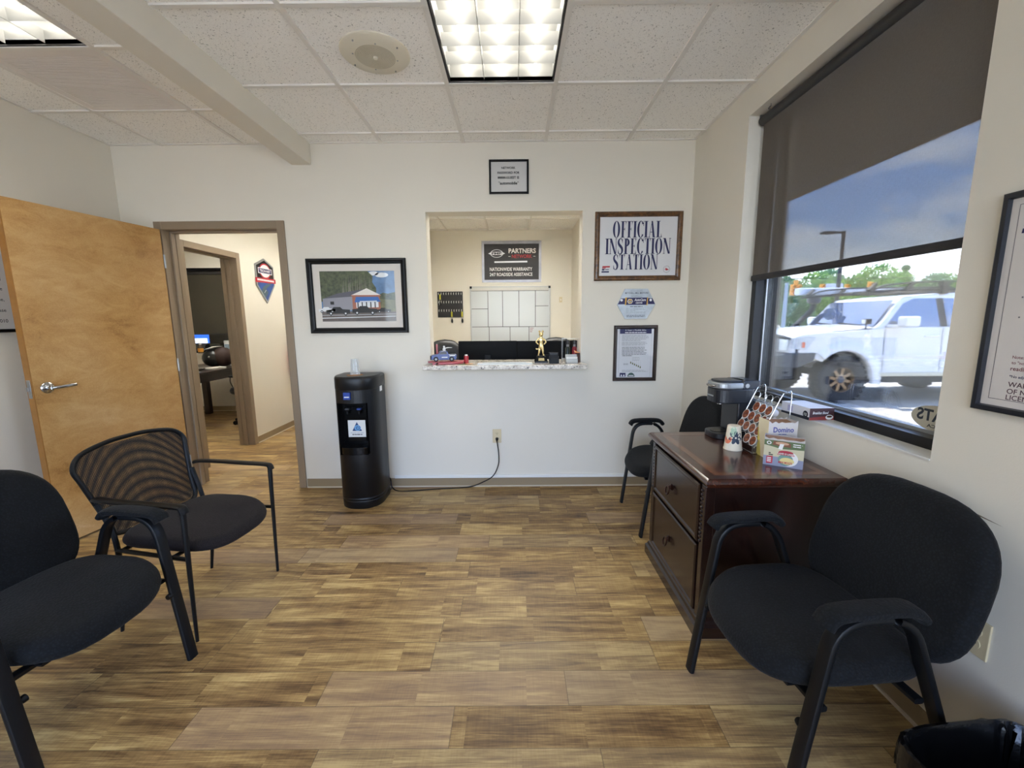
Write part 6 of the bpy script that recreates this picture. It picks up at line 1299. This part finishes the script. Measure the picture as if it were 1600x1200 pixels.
MB().box(-hw, hw, 0, 0.003, 0.01, 0.90).build('fabric', M('olive_screen', '#3d382b', 0.85, var=0.06, vs=2), o, smooth=0); MB().box(-hw, hw, -0.006, 0.008, 0, 0.012).build('hem_bar', M('hem_dark', '#26262a'), o, smooth=0); MB().cyl((-hw, 0.003, 0.915), (hw, 0.003, 0.915), 0.02).build('roller_tube', M('roller_grey'), o)
o = thing('writing_desk', 'dark wooden desk with papers in the office left of the hallway', 'desk', (-4.30, 5.46, 0))
DK2 = mat_wood('espresso_wood', '#1a0f0b', '#271711', '#341f16', (4, 24, 24), 0.3, 0.3)
MB().box(-0.42, 0.42, -0.86, 0.86, 0.735, 0.76).build('top', DK2, o, bevel=0.004, smooth=0)
mb = MB(); mb.box(-0.39, -0.37, -0.82, 0.82, 0.63, 0.735); mb.box(0.37, 0.39, -0.82, 0.82, 0.63, 0.735); mb.box(-0.37, 0.37, -0.82, -0.80, 0.63, 0.735); mb.box(-0.37, 0.37, 0.80, 0.82, 0.63, 0.735); mb.build('apron', DK2, o, smooth=0)
for s in (-1, 1):
    for q in (-1, 1): MB().tube([(s * 0.36, q * 0.79, 0.735), (s * 0.36, q * 0.79, 0.0)], sec=sect(4, 0.052, 0.052), up=(1, 1, 0)).build('leg', DK2, o, smooth=0)
def paper(x, y, rz, w_, l, h, label, mt=PAPERW): 
    ob = MB().box(-w_ / 2, w_ / 2, -l / 2, l / 2, 0, h).build('paper_sheet' if h < 0.01 else 'paper_stack', mt, smooth=0, loc=(x, y, 0.760)); ob.rotation_euler = (0, 0, rz); tag(ob, label, 'paper'); return ob
paper(-4.03, 5.10, 0.3, 0.21, 0.28, 0.002, 'loose white sheet at the near end of the dark desk'); paper(-3.99, 6.14, 0.05, 0.21, 0.28, 0.035, 'white paper stack at the far right end of the dark desk'); paper(-4.02, 5.58, -0.2, 0.16, 0.22, 0.022, 'small white paper stack in front of the bag on the dark desk')
o = thing('oval_tray', 'grey oval tray holding crumpled paper on the dark desk', 'tray', (-4.15, 5.36, 0.76))
mb = MB(); mb.lathe([(0.0, 0.004), (0.115, 0.006), (0.135, 0.030), (0.14, 0.030), (0.122, 0.0), (0, 0)], 32); ob = mb.build('dish', M('pewter', '#6d675f', 0.4, 0.4), o); ob.scale = (0.85, 1.25, 1)
MB().ell((0.02, 0.03, 0.034), (0.035, 0.045, 0.028), 7, 5).build('crumpled_paper', PAPERW, o, smooth=0)
o = thing('shoulder_bag', 'dark bag with brown flap on the desk under the blind', 'bag', (-4.16, 5.86, 0.76))
mb = MB(); mb.ell((-0.05, 0, 0.125), (0.15, 0.12, 0.125), 20, 12); mb.build('body', M('bag_dark', '#0f1110', 0.3), o)
mb = MB(); mb.ell((0.07, 0.02, 0.14), (0.135, 0.12, 0.135), 18, 12); mb.build('flap', M('bag_brown', '#33201a', 0.7, bump=0.4, bs=25), o)
MB().lathe([(0, 0), (0.014, 0), (0.014, -0.006), (0, -0.008)], 14, (-0.03, -0.118, 0.15), 'y').build('clasp', CHROME, o)
mb = MB(); mb.add([(-0.14, -0.06, 0.245), (0.03, -0.07, 0.285), (0.05, 0.07, 0.290), (-0.13, 0.09, 0.250), (-0.06, 0.0, 0.285)], [(0, 1, 4), (1, 2, 4), (2, 3, 4), (3, 0, 4)]); tag(mb.build('crumpled_sheet', PAPERW, smooth=0, loc=(-4.16, 5.86, 0.76)), 'crumpled white sheet lying on the dark bag', 'paper')
desk_cable = MB().tube(smooth_path([(-4.38, 6.405, 0.72), (-4.36, 6.40, 0.60), (-4.39, 6.40, 0.48), (-4.35, 6.40, 0.36), (-4.36, 6.41, 0.33)], 5), 0.006).build('hanging_cable', BLACK); tag(desk_cable, 'black cable hanging down behind the dark desk', 'cable')
tag(MB().box(OW[0], OW[1], YO - 0.06, YO - 0.0005, OW[2] - 0.02, OW[2] - 0.001).build('window_ledge', WALL, smooth=0), 'painted ledge below the inner office window', 'ledge')['kind'] = 'structure'
o = thing('orange_bottle', 'small bottle with orange label on the office window ledge', 'bottle', (-4.80, YO - 0.032, OW[2] - 0.001))
MB().lathe([(0, 0), (0.036, 0), (0.038, 0.004), (0.038, 0.09), (0.018, 0.125), (0.015, 0.13), (0, 0.13)], 20).build('bottle_body', M('amber_clear', '#5b4a3a', 0.2), o); MB().lathe([(0.0386, 0.02), (0.0386, 0.075)], 20, cap=False).build('wrap_label', M('label_orange', '#d08a2a', 0.5), o); MB().lathe([(0.016, 0.125), (0.017, 0.16), (0, 0.162)], 16).build('cap', WHITE, o)
o = thing('wipes_tub', 'white tub with pale blue label on the office window ledge', 'tub', (-4.36, YO - 0.034, OW[2] - 0.001))
MB().lathe([(0, 0), (0.064, 0), (0.066, 0.004), (0.066, 0.155), (0, 0.155)], 28).build('tub_body', WHITE, o).scale = (1, 0.5, 1); MB().lathe([(0.0666, 0.02), (0.0666, 0.135)], 28, cap=False).build('wrap_label', M('label_blue', '#93a6b8', 0.5, var=0.4, vs=30), o).scale = (1, 0.5, 1); MB().lathe([(0.068, 0.155), (0.068, 0.185), (0.06, 0.19), (0, 0.19)], 28).build('lid', WHITE, o).scale = (1, 0.5, 1)
o = thing('monitor', 'monitor with a blue white screen seen below the olive blind', 'monitor', (-5.26, 6.92, 0.76), 0.12)
MB().box(-0.30, 0.24, 0, 0.03, 0.08, 0.46).build('housing', BLACK, o, smooth=0); 
mb = MB(); mb.box(-0.29, 0.23, -0.002, 0, 0.10, 0.45, 0); mb.box(-0.20, 0.20, -0.003, -0.002, 0.10, 0.36, 1); mb.build('screen', [M('screen_blue', '#1b3f9e', 0.4, emit='#2a5fd0', es=0.9), M('screen_white', '#dfe6f2', 0.4, emit='#dfe8ff', es=1.0)], o, smooth=0); mb = MB(); mb.box(-0.03, 0.03, 0.03, 0.05, 0, 0.3); mb.box(-0.12, 0.12, -0.08, 0.12, 0, 0.012); mb.build('stand', BLACK, o, smooth=0)
o = thing('side_table', 'dark table under the monitor beyond the inner office window', 'table', (-4.5, 6.93, 0)); MB().box(-0.68, 0.68, -0.34, 0.34, 0.73, 0.76).build('top', DK2, o, smooth=0)
for s in (-1, 1):
    for q in (-1, 1): MB().box(s * 0.63 - 0.025, s * 0.63 + 0.025, q * 0.29 - 0.025, q * 0.29 + 0.025, 0, 0.73).build('leg', DK2, o, smooth=0)
o = thing('desk_phone', 'black box shaped phone beyond the inner office window', 'phone', (-4.93, 6.72, 0.76)); mb = MB(); mb.box(-0.22, 0.24, -0.03, 0.12, 0, 0.29); mb.build('base', BLACKG, o, bevel=0.01, smooth=0); MB().box(-0.14, -0.08, -0.05, -0.03, 0.06, 0.22).build('handset', BLACK, o, bevel=0.008, smooth=0); MB().box(0.0, 0.10, -0.032, -0.030, 0.17, 0.21).build('display', M('lcd_dim', '#3c4348', 0.3), o, smooth=0)
dc = [q for q in bpy.data.objects if q.name.startswith('desk_chair') and q.parent is None][0]
dup(dc, (-3.50, 5.62, 0), -PI / 2, 'black desk chair at the dark desk in the left office')

# ------------------------------------------------------------------ outside: canopy, lot, parked car, street, trees
GZ = -0.09
def mat_lot():
    m, t, b = newmat('concrete_lot'); v = t.coord()
    a = t.noise(v, 0.35, 5, 0.6).outputs[0]; c = t.noise(v, 14, 4, 0.6).outputs[0]
    t.L.new(t.ramp(t.m('ADD', t.m('MULTIPLY', a, .6), t.m('MULTIPLY', c, .4)), [(0.35, '#938e86'), (0.65, '#b3aea5')]), b.inputs['Base Color']); b.inputs['Roughness'].default_value = 0.9; return m
mb = MB(); mb.quad((1.635, -40, GZ), (120, -40, GZ), (120, 120, GZ), (1.635, 120, GZ)); mb.quad((-60, -40, GZ), (1.635, -40, GZ), (1.635, -2.2, GZ), (-60, -2.2, GZ)); ob = struct(mb.build('ground_lot', mat_lot(), smooth=0))
struct(MB().box(1.635, 3.22, YF - 3, YH + 1, 2.715, 3.0).build('roof_canopy', M('soffit_dark', '#4a3f36', 0.8), smooth=0))
CW = M('car_white', '#e2e3e4', 0.25, coat=0.6); CGL = M('car_glass_sky_tint', '#3d5273', 0.06, coat=1.0, spec=1.0); CGL.node_tree.nodes['Principled BSDF'].inputs['Coat IOR'].default_value = 2.4; CBK = M('car_trim', '#1d1f24', 0.5)  # blue base and strong coat put the sky reflection into the glass colour
car = thing('car', 'white off road car with roof rack parked outside the window', 'car', (5.55, 7.0, GZ))     # nose towards -x, the near side is y=0
FW, RWX, ARCH = 0.0, 2.85, 0.46
def arch(cx, n=14): return [(cx - ARCH * math.cos(PI * k / n), 0.42 + ARCH * 1.05 * math.sin(PI * k / n)) for k in range(n + 1)]
prof = [(-0.93, 0.80), (-0.95, 0.98), (-0.90, 1.13), (-0.70, 1.19), (0.0, 1.235), (0.50, 1.27), (0.62, 1.285), (3.70, 1.30), (3.80, 1.10), (3.82, 0.55), (3.55, 0.50)] + list(reversed(arch(RWX))) + [(RWX - ARCH - 0.02, 0.47), (ARCH + 0.02, 0.47)] + [p for p in reversed(arch(FW)) if p[0] > 0 or p[1] > 0.72] + [(-0.50, 0.78)]
mb = MB(); mb.prism(prof, lambda a, b: (a, 0.02, b), (0, 1.82, 0)); mb.build('body', CW, car, bevel=0.035, seg=3, smooth=40)
def strip(mb, pts, t_):   # small helper for near-side seams
    mb.tube(pts, t_, n=6)
# fender flares
for cx in (FW, RWX):
    mb = MB(); n = 20
    for sgn, y0 in ((1, 0.02), (-1, 1.84)):
        vs = []; fs = []; pr = [(0.50, 0.0), (0.52, -0.035), (0.60, -0.040), (0.70, 0.01)]
        for k in range(n + 1):
            a0_ = 0.25 * PI if cx == FW else -0.03 * PI; a = a0_ + (1.03 * PI - a0_) * k / n
            for r_, d in pr: vs.append((cx - (r_ - 0.03) * math.cos(a), y0 + sgn * d, 0.40 + (r_) * math.sin(a)))
        m_ = len(pr)
        for k in range(n):
            for q in range(m_ - 1): fs.append((k * m_ + q, k * m_ + q + 1, (k + 1) * m_ + q + 1, (k + 1) * m_ + q))
        mb.add(vs, fs)
    mb.build('fender_flare', CW, car)
mb = MB(); mb.grid(lambda i, j: (-0.90 + 1.50 * i, 0.10 + 1.66 * j, 1.135 + 0.15 * (i ** 0.6) + 0.055 * math.sin(PI * j) ** 0.5), 14, 14); mb.build('hood', CW, car)
# greenhouse
gh = [(0.50, 1.26), (0.66, 1.40), (0.92, 1.73), (1.02, 1.80), (1.60, 1.855), (2.6, 1.86), (3.45, 1.80), (3.62, 1.70), (3.74, 1.26)]
mb = MB()
def ghp(x, z, s): tt = (z - 1.26) / 0.6; return (x, 0.93 + s * (0.89 - 0.15 * tt), z)
L_ = [ghp(x, z, -1) for x, z in gh]; R_ = [ghp(x, z, 1) for x, z in gh]; n = len(gh)
mb.add(L_ + R_, [tuple(range(n)), tuple(reversed(range(n, 2 * n)))] + [(i, i + n, i + n + 1, i + 1) for i in range(n - 1)]); mb.build('cabin', CW, car, bevel=0.04, seg=3, smooth=40)
def ghq(pts, s, off=0.004): return [(p[0], p[1] + s * off, p[2]) for p in (ghp(x, z, s) for x, z in pts)]
for s in (-1, 1):
    for nm, pts in (('front', [(0.64, 1.295), (1.56, 1.30), (1.53, 1.765), (1.16, 1.765), (0.98, 1.68)]), ('rear', [(1.68, 1.30), (2.62, 1.30), (2.58, 1.765), (1.65, 1.765)]), ('quarter', [(2.74, 1.32), (3.40, 1.34), (3.30, 1.72), (2.72, 1.76)])):
        mb = MB(); q = ghq(pts, s); mb.poly(q if s > 0 else list(reversed(q))); mb.prism(pts, lambda a, b: ghq([(a, b)], s, 0.0045)[0], (0, s * 0.003, 0)); mb.build('side_window', CGL, car, smooth=0)
    mb = MB(); mb.prism([(1.56, 1.30), (1.68, 1.30), (1.65, 1.77), (1.53, 1.77)], lambda a, b: ghq([(a, b)], s, 0.002)[0], (0, s * 0.008, 0)); mb.build('pillar_trim', CBK, car, smooth=0)
wsP = [(0.545, 0.14, 1.30), (0.545, 1.72, 1.30), (0.895, 1.635, 1.735), (0.895, 0.225, 1.735)]
mb = MB(); nrm = Vector((-0.78, 0, 0.62)); q = [Vector(p) + nrm * 0.022 for p in wsP]; mb.add(q + [p - nrm * 0.01 for p in q], [(0, 1, 2, 3), (4, 7, 6, 5), (0, 4, 5, 1), (1, 5, 6, 2), (2, 6, 7, 3), (3, 7, 4, 0)]); mb.build('windshield', CGL, car, smooth=0)
mb = MB()
for ya, yb in ((0.35, 0.95), (0.95, 1.55)): mb.tube([(0.50, ya, 1.325), (0.555, yb, 1.36)], 0.009, n=6)
mb.build('wiper', CBK, car)
mb = MB()
for x in (0.66, 1.62): mb.tube([(x, 0.018, 0.56), (x - 0.03, 0.018, 1.20), (x - 0.02, 0.02, 1.27)], 0.006, n=6)
mb.tube([(2.62, 0.018, 0.9), (2.64, 0.018, 1.27)], 0.006, n=6); mb.build('door_seam', M('seam_grey', '#6f7377', 0.6), car)
mb = MB(); mb.box(0.50, 2.34, 0.004, 0.03, 0.80, 0.845); mb.box(0.50, 2.34, 0.010, 0.03, 0.775, 0.80); mb.build('side_moulding', CW, car, bevel=0.006, smooth=0)
mb = MB(); mb.box(0.48, 2.38, -0.005, 0.05, 0.475, 0.54); mb.build('rocker_trim', M('rocker_beige', '#cdc7b2', 0.5), car, bevel=0.01, smooth=0)
mb = MB(); mb.box(0.4, 2.5, 0.25, 1.6, 0.33, 0.46); mb.box(3.2, 3.6, 0.3, 1.5, 0.3, 0.5); mb.build('underbody', CBK, car, smooth=0)
for x in (1.40, 2.45): mb = MB(); mb.box(x - 0.11, x + 0.13, -0.010, 0.024, 1.125, 1.160); mb.build('door_handle', CW, car, bevel=0.010, seg=3, smooth=0)
for s in (-1, 1):
    yb = 0.02 if s < 0 else 1.84
    mb = MB(); mb.box(0.74, 0.99, yb + s * 0.24, yb + s * 0.07, 1.30, 1.475); mb.build('mirror', CW, car, bevel=0.035, seg=3, smooth=40)
    mb = MB(); mb.box(0.66, 0.85, yb + s * 0.075, yb - s * 0.06, 1.285, 1.34); mb.build('mirror_arm', CW, car, bevel=0.012, smooth=0)
    hl = MB(); yy = 0.012 if s < 0 else 1.848
    hl.prism([(-0.92, 0.95), (-0.66, 0.93), (-0.50, 1.14), (-0.62, 1.155), (-0.88, 1.12)], lambda a, b: (a, yy, b), (0, s * 0.008, 0)); fy0, fy1 = (0.03, 0.56) if s < 0 else (1.30, 1.83); hl.box(-0.968, -0.952, fy0, fy1, 0.92, 1.11)
    hl.build('headlight', M('lamp_glass', '#c4cbd2', 0.12, 0.2, var=0.25, vs=16, coat=0.6), car, smooth=0)
    mb = MB(); mb.box(-0.74, -0.685, yy - 0.012, yy + 0.012, 0.965, 1.06); mb.build('turn_lamp', M('amber_lens', '#dd5a22', 0.3), car, bevel=0.006, smooth=0)
mb = MB(); mb.box(-0.972, -0.952, 0.58, 1.28, 0.93, 1.10); mb.build('grille', CBK, car, smooth=0)
mb = MB(); mb.prism([(-1.16, 0.64), (-1.18, 0.84), (-0.95, 0.88), (-0.48, 0.88), (-0.52, 0.74), (-0.78, 0.62)], lambda a, b: (a, -0.01, b), (0, 1.88, 0)); mb.box(-1.10, -0.7, 0.2, 1.66, 0.40, 0.64); mb.build('bumper', M('bumper_dark', '#3a3d42', 0.5), car, bevel=0.02, smooth=0)
mb = MB()
for s, ya, yb in ((-1, 0.03, 0.55), (1, 1.83, 1.31)): mb.tube(round_path([(-0.80, ya, 0.87), (-0.84, ya, 1.10), (-1.10, ya + (yb - ya) * .2, 1.15), (-1.14, yb, 1.15), (-1.14, yb, 0.86)], 0.09), 0.024, n=10)
mb.tube(round_path([(-1.14, 0.58, 0.86), (-1.16, 0.60, 1.24), (-1.16, 1.26, 1.24), (-1.14, 1.28, 0.86)], 0.08), 0.024, n=10); mb.build('bull_bar', CBK, car)
MB().box(-1.184, -1.16, 0.05, 0.25, 0.77, 0.80).build('marker_lamp', WHITE, car, smooth=0)
mb = MB(); mb.tube(smooth_path([(0.20, 1.80, 1.20), (0.45, 1.81, 1.42), (0.62, 1.79, 1.62), (0.64, 1.78, 1.74)], 5), 0.048, n=12); mb.build('snorkel_pipe', CBK, car)
mb = MB(); mb.lathe([(0.06, 0), (0.115, 0.03), (0.12, 0.10), (0.10, 0.14), (0.0, 0.15)], 20, (0.64, 1.78, 1.74)); mb.build('snorkel_head', M('snorkel_dark', '#3a3c45', 0.4), car)
mb = MB(); mb.box(0.33, 0.43, 0.06, 0.16, 1.345, 1.435); mb.cyl((0.38, 0.11, 1.25), (0.38, 0.11, 1.345), 0.012); mb.build('ditch_light', CBK, car, bevel=0.006, smooth=0); MB().box(0.326, 0.33, 0.075, 0.145, 1.355, 1.425).build('lamp_lens', WHITE, car, smooth=0)
mb = MB()
for ya in (0.20, 1.66):
    mb.tube(smooth_path([(0.30, ya, 1.86), (0.60, ya, 1.885), (1.2, ya, 1.91), (3.3, ya, 1.93)], 4), 0.022, n=8); mb.tube(smooth_path([(0.48, ya, 1.885), (0.66, ya, 1.98), (1.15, ya, 2.03), (1.7, ya, 2.045), (3.3, ya, 2.045)], 4), 0.016, n=8)
    for x in (0.52, 1.14, 1.72, 2.5): mb.tube([(x - 0.10, ya, 1.90), (x + 0.02, ya, 2.02)], [0.04, 0.035], n=6)
for x in (0.9, 1.4, 1.9, 2.4, 2.9): mb.tube([(x, 0.2, 1.92), (x, 1.66, 1.92)], 0.016, n=6)
mb.box(1.60, 1.70, 0.13, 0.22, 1.84, 2.05); mb.build('roof_rack', CBK, car)
mb = MB(); mb.box(0.30, 2.4, 1.74, 1.90, 1.92, 2.06); mb.build('side_awning', M('awning_grey', '#c6ccd6', 0.4), car, bevel=0.02, smooth=0)
TIRE = M('tire_rubber', '#26272b', 0.75, bump=0.5, bs=30); BRZ = M('bronze_rim', '#9a7f5f', 0.35, 0.5)
for cx in (FW, RWX):
    for s, yc in ((-1, 0.14), (1, 1.70)):
        R = 0.415
        wb = thing('x', '', '') if False else None
        mb = MB(); pr = [(0.215, -0.125), (0.30, -0.140), (0.375, -0.138), (R - 0.012, -0.118), (R, -0.09), (R, 0.09), (R - 0.012, 0.118), (0.375, 0.138), (0.30, 0.14), (0.215, 0.125)]
        mb.lathe(pr, 40, (cx, yc, R), 'y', cap=False); wl = None
        for k in range(30):
            for dy in (-0.10, 0.045):
                a = 2 * PI * (k + (0.5 if dy > 0 else 0)) / 30; c, sn = math.cos(a), math.sin(a)
                M4 = Matrix.Translation((cx, yc, R)) @ Matrix.Rotation(a, 4, 'Y'); mb.T = M4; mb.box(-0.024, 0.024, dy - 0.03, dy + 0.06, R - 0.01, R + 0.008); mb.T = None
        wl = mb.build('wheel', TIRE, car, smooth=30)
        o_ = s * 0.075
        mb = MB(); mb.lathe([(0.215, s * 0.12), (0.208, s * 0.125), (0.195, s * 0.10), (0.19, s * 0.0)], 36, (cx, yc, R), 'y', cap=False)
        for k in range(8):
            a = 2 * PI * k / 8 + 0.2; mb.T = Matrix.Translation((cx, yc, R)) @ Matrix.Rotation(a, 4, 'Y'); mb.prism([(-0.026, 0.06), (0.026, 0.06), (0.020, 0.20), (-0.020, 0.20)], lambda p, q: (p, s * 0.06, q), (0, s * 0.03, 0)); mb.T = None
        mb.lathe([(0.085, s * 0.05), (0.085, s * 0.095), (0.06, s * 0.10)], 24, (cx, yc, R), 'y', cap=False); mb.build('rim', BRZ, wl, smooth=30)
        MB().lathe([(0.0, s * 0.115), (0.045, s * 0.115), (0.062, s * 0.10), (0.062, s * 0.06)], 20, (cx, yc, R), 'y', cap=False).build('hub_cap', M('hub_grey', '#575d68', 0.4, 0.5), wl)
        MB().lathe([(0.0, s * 0.01), (0.2, s * 0.01)], 24, (cx, yc, R), 'y', cap=False).build('brake_disc', M('disc_dark', '#303238', 0.5, 0.4), wl)
# signals, poles
YEL = M('signal_yellow', '#d8901f', 0.5); POLE = M('pole_grey', '#8a97a8', 0.5); DPOLE = M('pole_dark', '#272a33', 0.5)
SX, SY = 1.6, 40.0
def signal(x, z, label, double=False):
    o = thing('traffic_signal', label, 'traffic light', (x, SY, z), 0, 'yellow traffic lights over the street')
    for q in ((-0.28, 0.28) if double else (0,)):
        mb = MB(); mb.box(q - 0.17, q + 0.17, -0.12, 0.12, 0, 0.98); mb.build('housing', YEL, o, bevel=0.03, smooth=0)
        for k in range(3):
            mb = MB(); mb.lathe([(0.13, 0), (0.13, -0.18), (0.118, -0.18), (0.118, 0)], 14, (q, -0.12, 0.17 + 0.32 * k), 'y', cap=False); mb.build('visor', YEL, o)
            MB().lathe([(0, -0.01), (0.115, -0.01)], 14, (q, -0.12, 0.17 + 0.32 * k), 'y', cap=False).build('lens', M('lens_dark', '#5a3a12', 0.3), o)
    if double: mb = MB(); mb.box(-0.17, 0.17, -0.12, 0.12, 0.9, 1.35); mb.build('top_housing', YEL, o, bevel=0.03, smooth=0)
    MB().cyl((0, 0, 0.9), (0, 0, 4.86 - z), 0.03, n=6).build('hanger', DPOLE, o)
signal(26.4, 3.40, 'double yellow traffic light, leftmost over the street', True); signal(28.85, 3.42, 'yellow traffic light just left of the white street sign'); signal(31.2, 3.40, 'yellow traffic light just right of the white street sign'); signal(33.3, 3.6, 'yellow traffic light peeking over the roof rack')
tag(MB().tube(smooth_path([(20.4, SY, 5.1), (26, SY, 4.92), (31, SY, 4.90), (40, SY, 5.0), (48, SY, 5.6)], 6), 0.025, n=6).build('span_wire', DPOLE), 'thin wire carrying the traffic lights', 'wire')
o = thing('street_sign', 'long white street name sign between two traffic lights', 'sign', (30.05, SY, 3.95)); MB().box(-0.85, 0.75, -0.02, 0.02, 0, 0.5).build('panel', M('sign_pale', '#b4bccb', 0.5), o, smooth=0); MB().cyl((0, 0, 0.5), (0, 0, 0.96), 0.025, n=6).build('hanger', DPOLE, o)
o = thing('signal_pole', 'pale grey pole at the left side of the street behind the hood', 'pole', (20.45, 32.0, GZ)); MB().cyl((0, 0, 0), (0, 0, 4.0), 0.15, 0.11).build('shaft', POLE, o); MB().cyl((0, 0, 0), (0, 0, 0.25), 0.26, 0.24).build('footing', POLE, o)
o = thing('street_light', 'dark lot light pole standing behind the parked car', 'lamp post', (15.18, 20.0, GZ)); MB().cyl((0, 0, 0), (0, 0, 5.35), 0.10, 0.07).build('shaft', DPOLE, o); mb = MB(); mb.box(-0.75, 0.05, -0.05, 0.05, 5.24, 5.32); mb.build('arm', DPOLE, o, smooth=0); MB().box(-1.0, -0.45, -0.14, 0.14, 5.22, 5.33).build('lamp_head', DPOLE, o, bevel=0.03, smooth=0)
# trees
def leafmesh(seed, blobs, n, size):
    r = random.Random(seed); vs = []; fs = []; mi = []
    for k in range(n):
        bx, by, bz, br = blobs[k % len(blobs)]
        th, ph = r.random() * 2 * PI, math.acos(2 * r.random() - 1); rad = br * (0.72 + 0.33 * r.random())
        p = Vector((bx + rad * math.sin(ph) * math.cos(th), by + rad * math.sin(ph) * math.sin(th), bz + rad * math.cos(ph) * .85))
        e = Euler((r.random() * 6, r.random() * 6, r.random() * 6)).to_matrix(); s_ = size * (0.6 + 0.8 * r.random()); i = len(vs)
        for a, b in ((-1, 0), (0, -.55), (1, 0), (0, .55)): vs.append(tuple(p + e @ Vector((a * s_, b * s_, 0.15 * s_ * (a * a)))))
        fs.append((i, i + 1, i + 2, i + 3)); mi.append(r.randrange(3))
    mb = MB(); mb.v = [Vector(v) for v in vs]; mb.f = fs; mb.mi = mi; return mb
def mat_leaf(name, c):
    m, t, b = newmat(name); b.inputs['Base Color'].default_value = rgba(c); b.inputs['Roughness'].default_value = 0.6
    nt = m.node_tree; out = nt.nodes['Material Output']; tl = t.n('ShaderNodeBsdfTranslucent', {'Color': rgba(c)}); mx = t.n('ShaderNodeMixShader', {0: 0.35, 1: b.outputs[0], 2: tl.outputs[0]}); t.L.new(mx.outputs[0], out.inputs[0]); return m
LV = [mat_leaf('leaf_dark', '#5f8a50'), mat_leaf('leaf_mid', '#7ba65e'), mat_leaf('leaf_light', '#a3c06a')]; LV2 = [mat_leaf('leaf_d2', '#4f7a58'), mat_leaf('leaf_m2', '#678f66'), mat_leaf('leaf_l2', '#86a878')]
BARK = M('bark', '#6a5a4a', 0.9)
def tree_proto(seed, mats, h, rad, label, loc, conifer=False):
    r = random.Random(seed)
    if conifer: bl = [(0, 0, 1.0 + h * k / 8, rad * (1 - k / 8.6)) for k in range(8)]
    else: bl = [(rad * .65 * math.cos(k * 2.4) * (0.4 + .6 * r.random()), rad * .65 * math.sin(k * 2.4) * (0.4 + .6 * r.random()), h * (0.22 + 0.62 * k / 9), rad * (0.42 + 0.25 * r.random())) for k in range(10)]
    o = thing('tree', label, 'tree', loc, 0, 'trees across the street')
    leafmesh(seed, bl, 6500, 0.22).build('crown', mats, o, smooth=0, recalc=False)
    mb = MB(); mb.cyl((0, 0, 0), (0.1, 0, h * .55), 0.22, 0.10, n=8)
    for k in range(5): a = k * 1.3; mb.cyl((0.05, 0, h * (.25 + .05 * k)), (rad * .5 * math.cos(a), rad * .5 * math.sin(a), h * (.42 + .09 * k)), 0.08, 0.03, n=6)
    mb.build('trunk', BARK, o); return o
tA = tree_proto(11, LV2, 7.4, 2.9, 'round blue green tree at the left edge of the tree line', (38.2, 60, GZ)); tB = tree_proto(12, LV, 7.0, 3.2, 'bright green tree behind the leftmost traffic light', (42.5, 58, GZ)); tC = tree_proto(13, LV2, 8.2, 1.9, 'pointed dark conifer rising above the roof rack', (55.6, 61, GZ), True)
for k, (x, y, s, rz, pr, lb) in enumerate(((45.9, 62, 1.06, 1.0, tA, 'tall tree left of the dark light pole'), (48.6, 58, 1.08, 2.0, tB, 'bright yellow green tree right of the dark light pole'), (52.2, 60, 0.98, 3.1, tB, 'tree left of the pointed conifer'), (58.5, 60, 0.95, 4.0, tA, 'tree right of the pointed conifer'), (62.3, 61, 1.0, 5.0, tB, 'tree near the right jamb of the window'), (40.3, 50, .62, 2.2, tB, 'low bush below the leftmost traffic light'), (36.2, 52, .70, 0.6, tB, 'low bush right of the beige window jamb'), (45.0, 52, .68, 1.6, tA, 'low bush behind the snorkel'), (66, 62, 1.0, 1.2, tA, 'tree hidden behind the window wall'), (33.6, 50, .66, 2.6, tA, 'low bush left of the pale signal pole'), (49.5, 52, .66, 0.3, tB, 'low bush behind the windshield of the parked car'), (54.5, 54, .62, 1.3, tA, 'low bush behind the roof rack'))):
    q = dup(pr, (x, y, GZ), rz, lb); q.scale = (s, s, s)
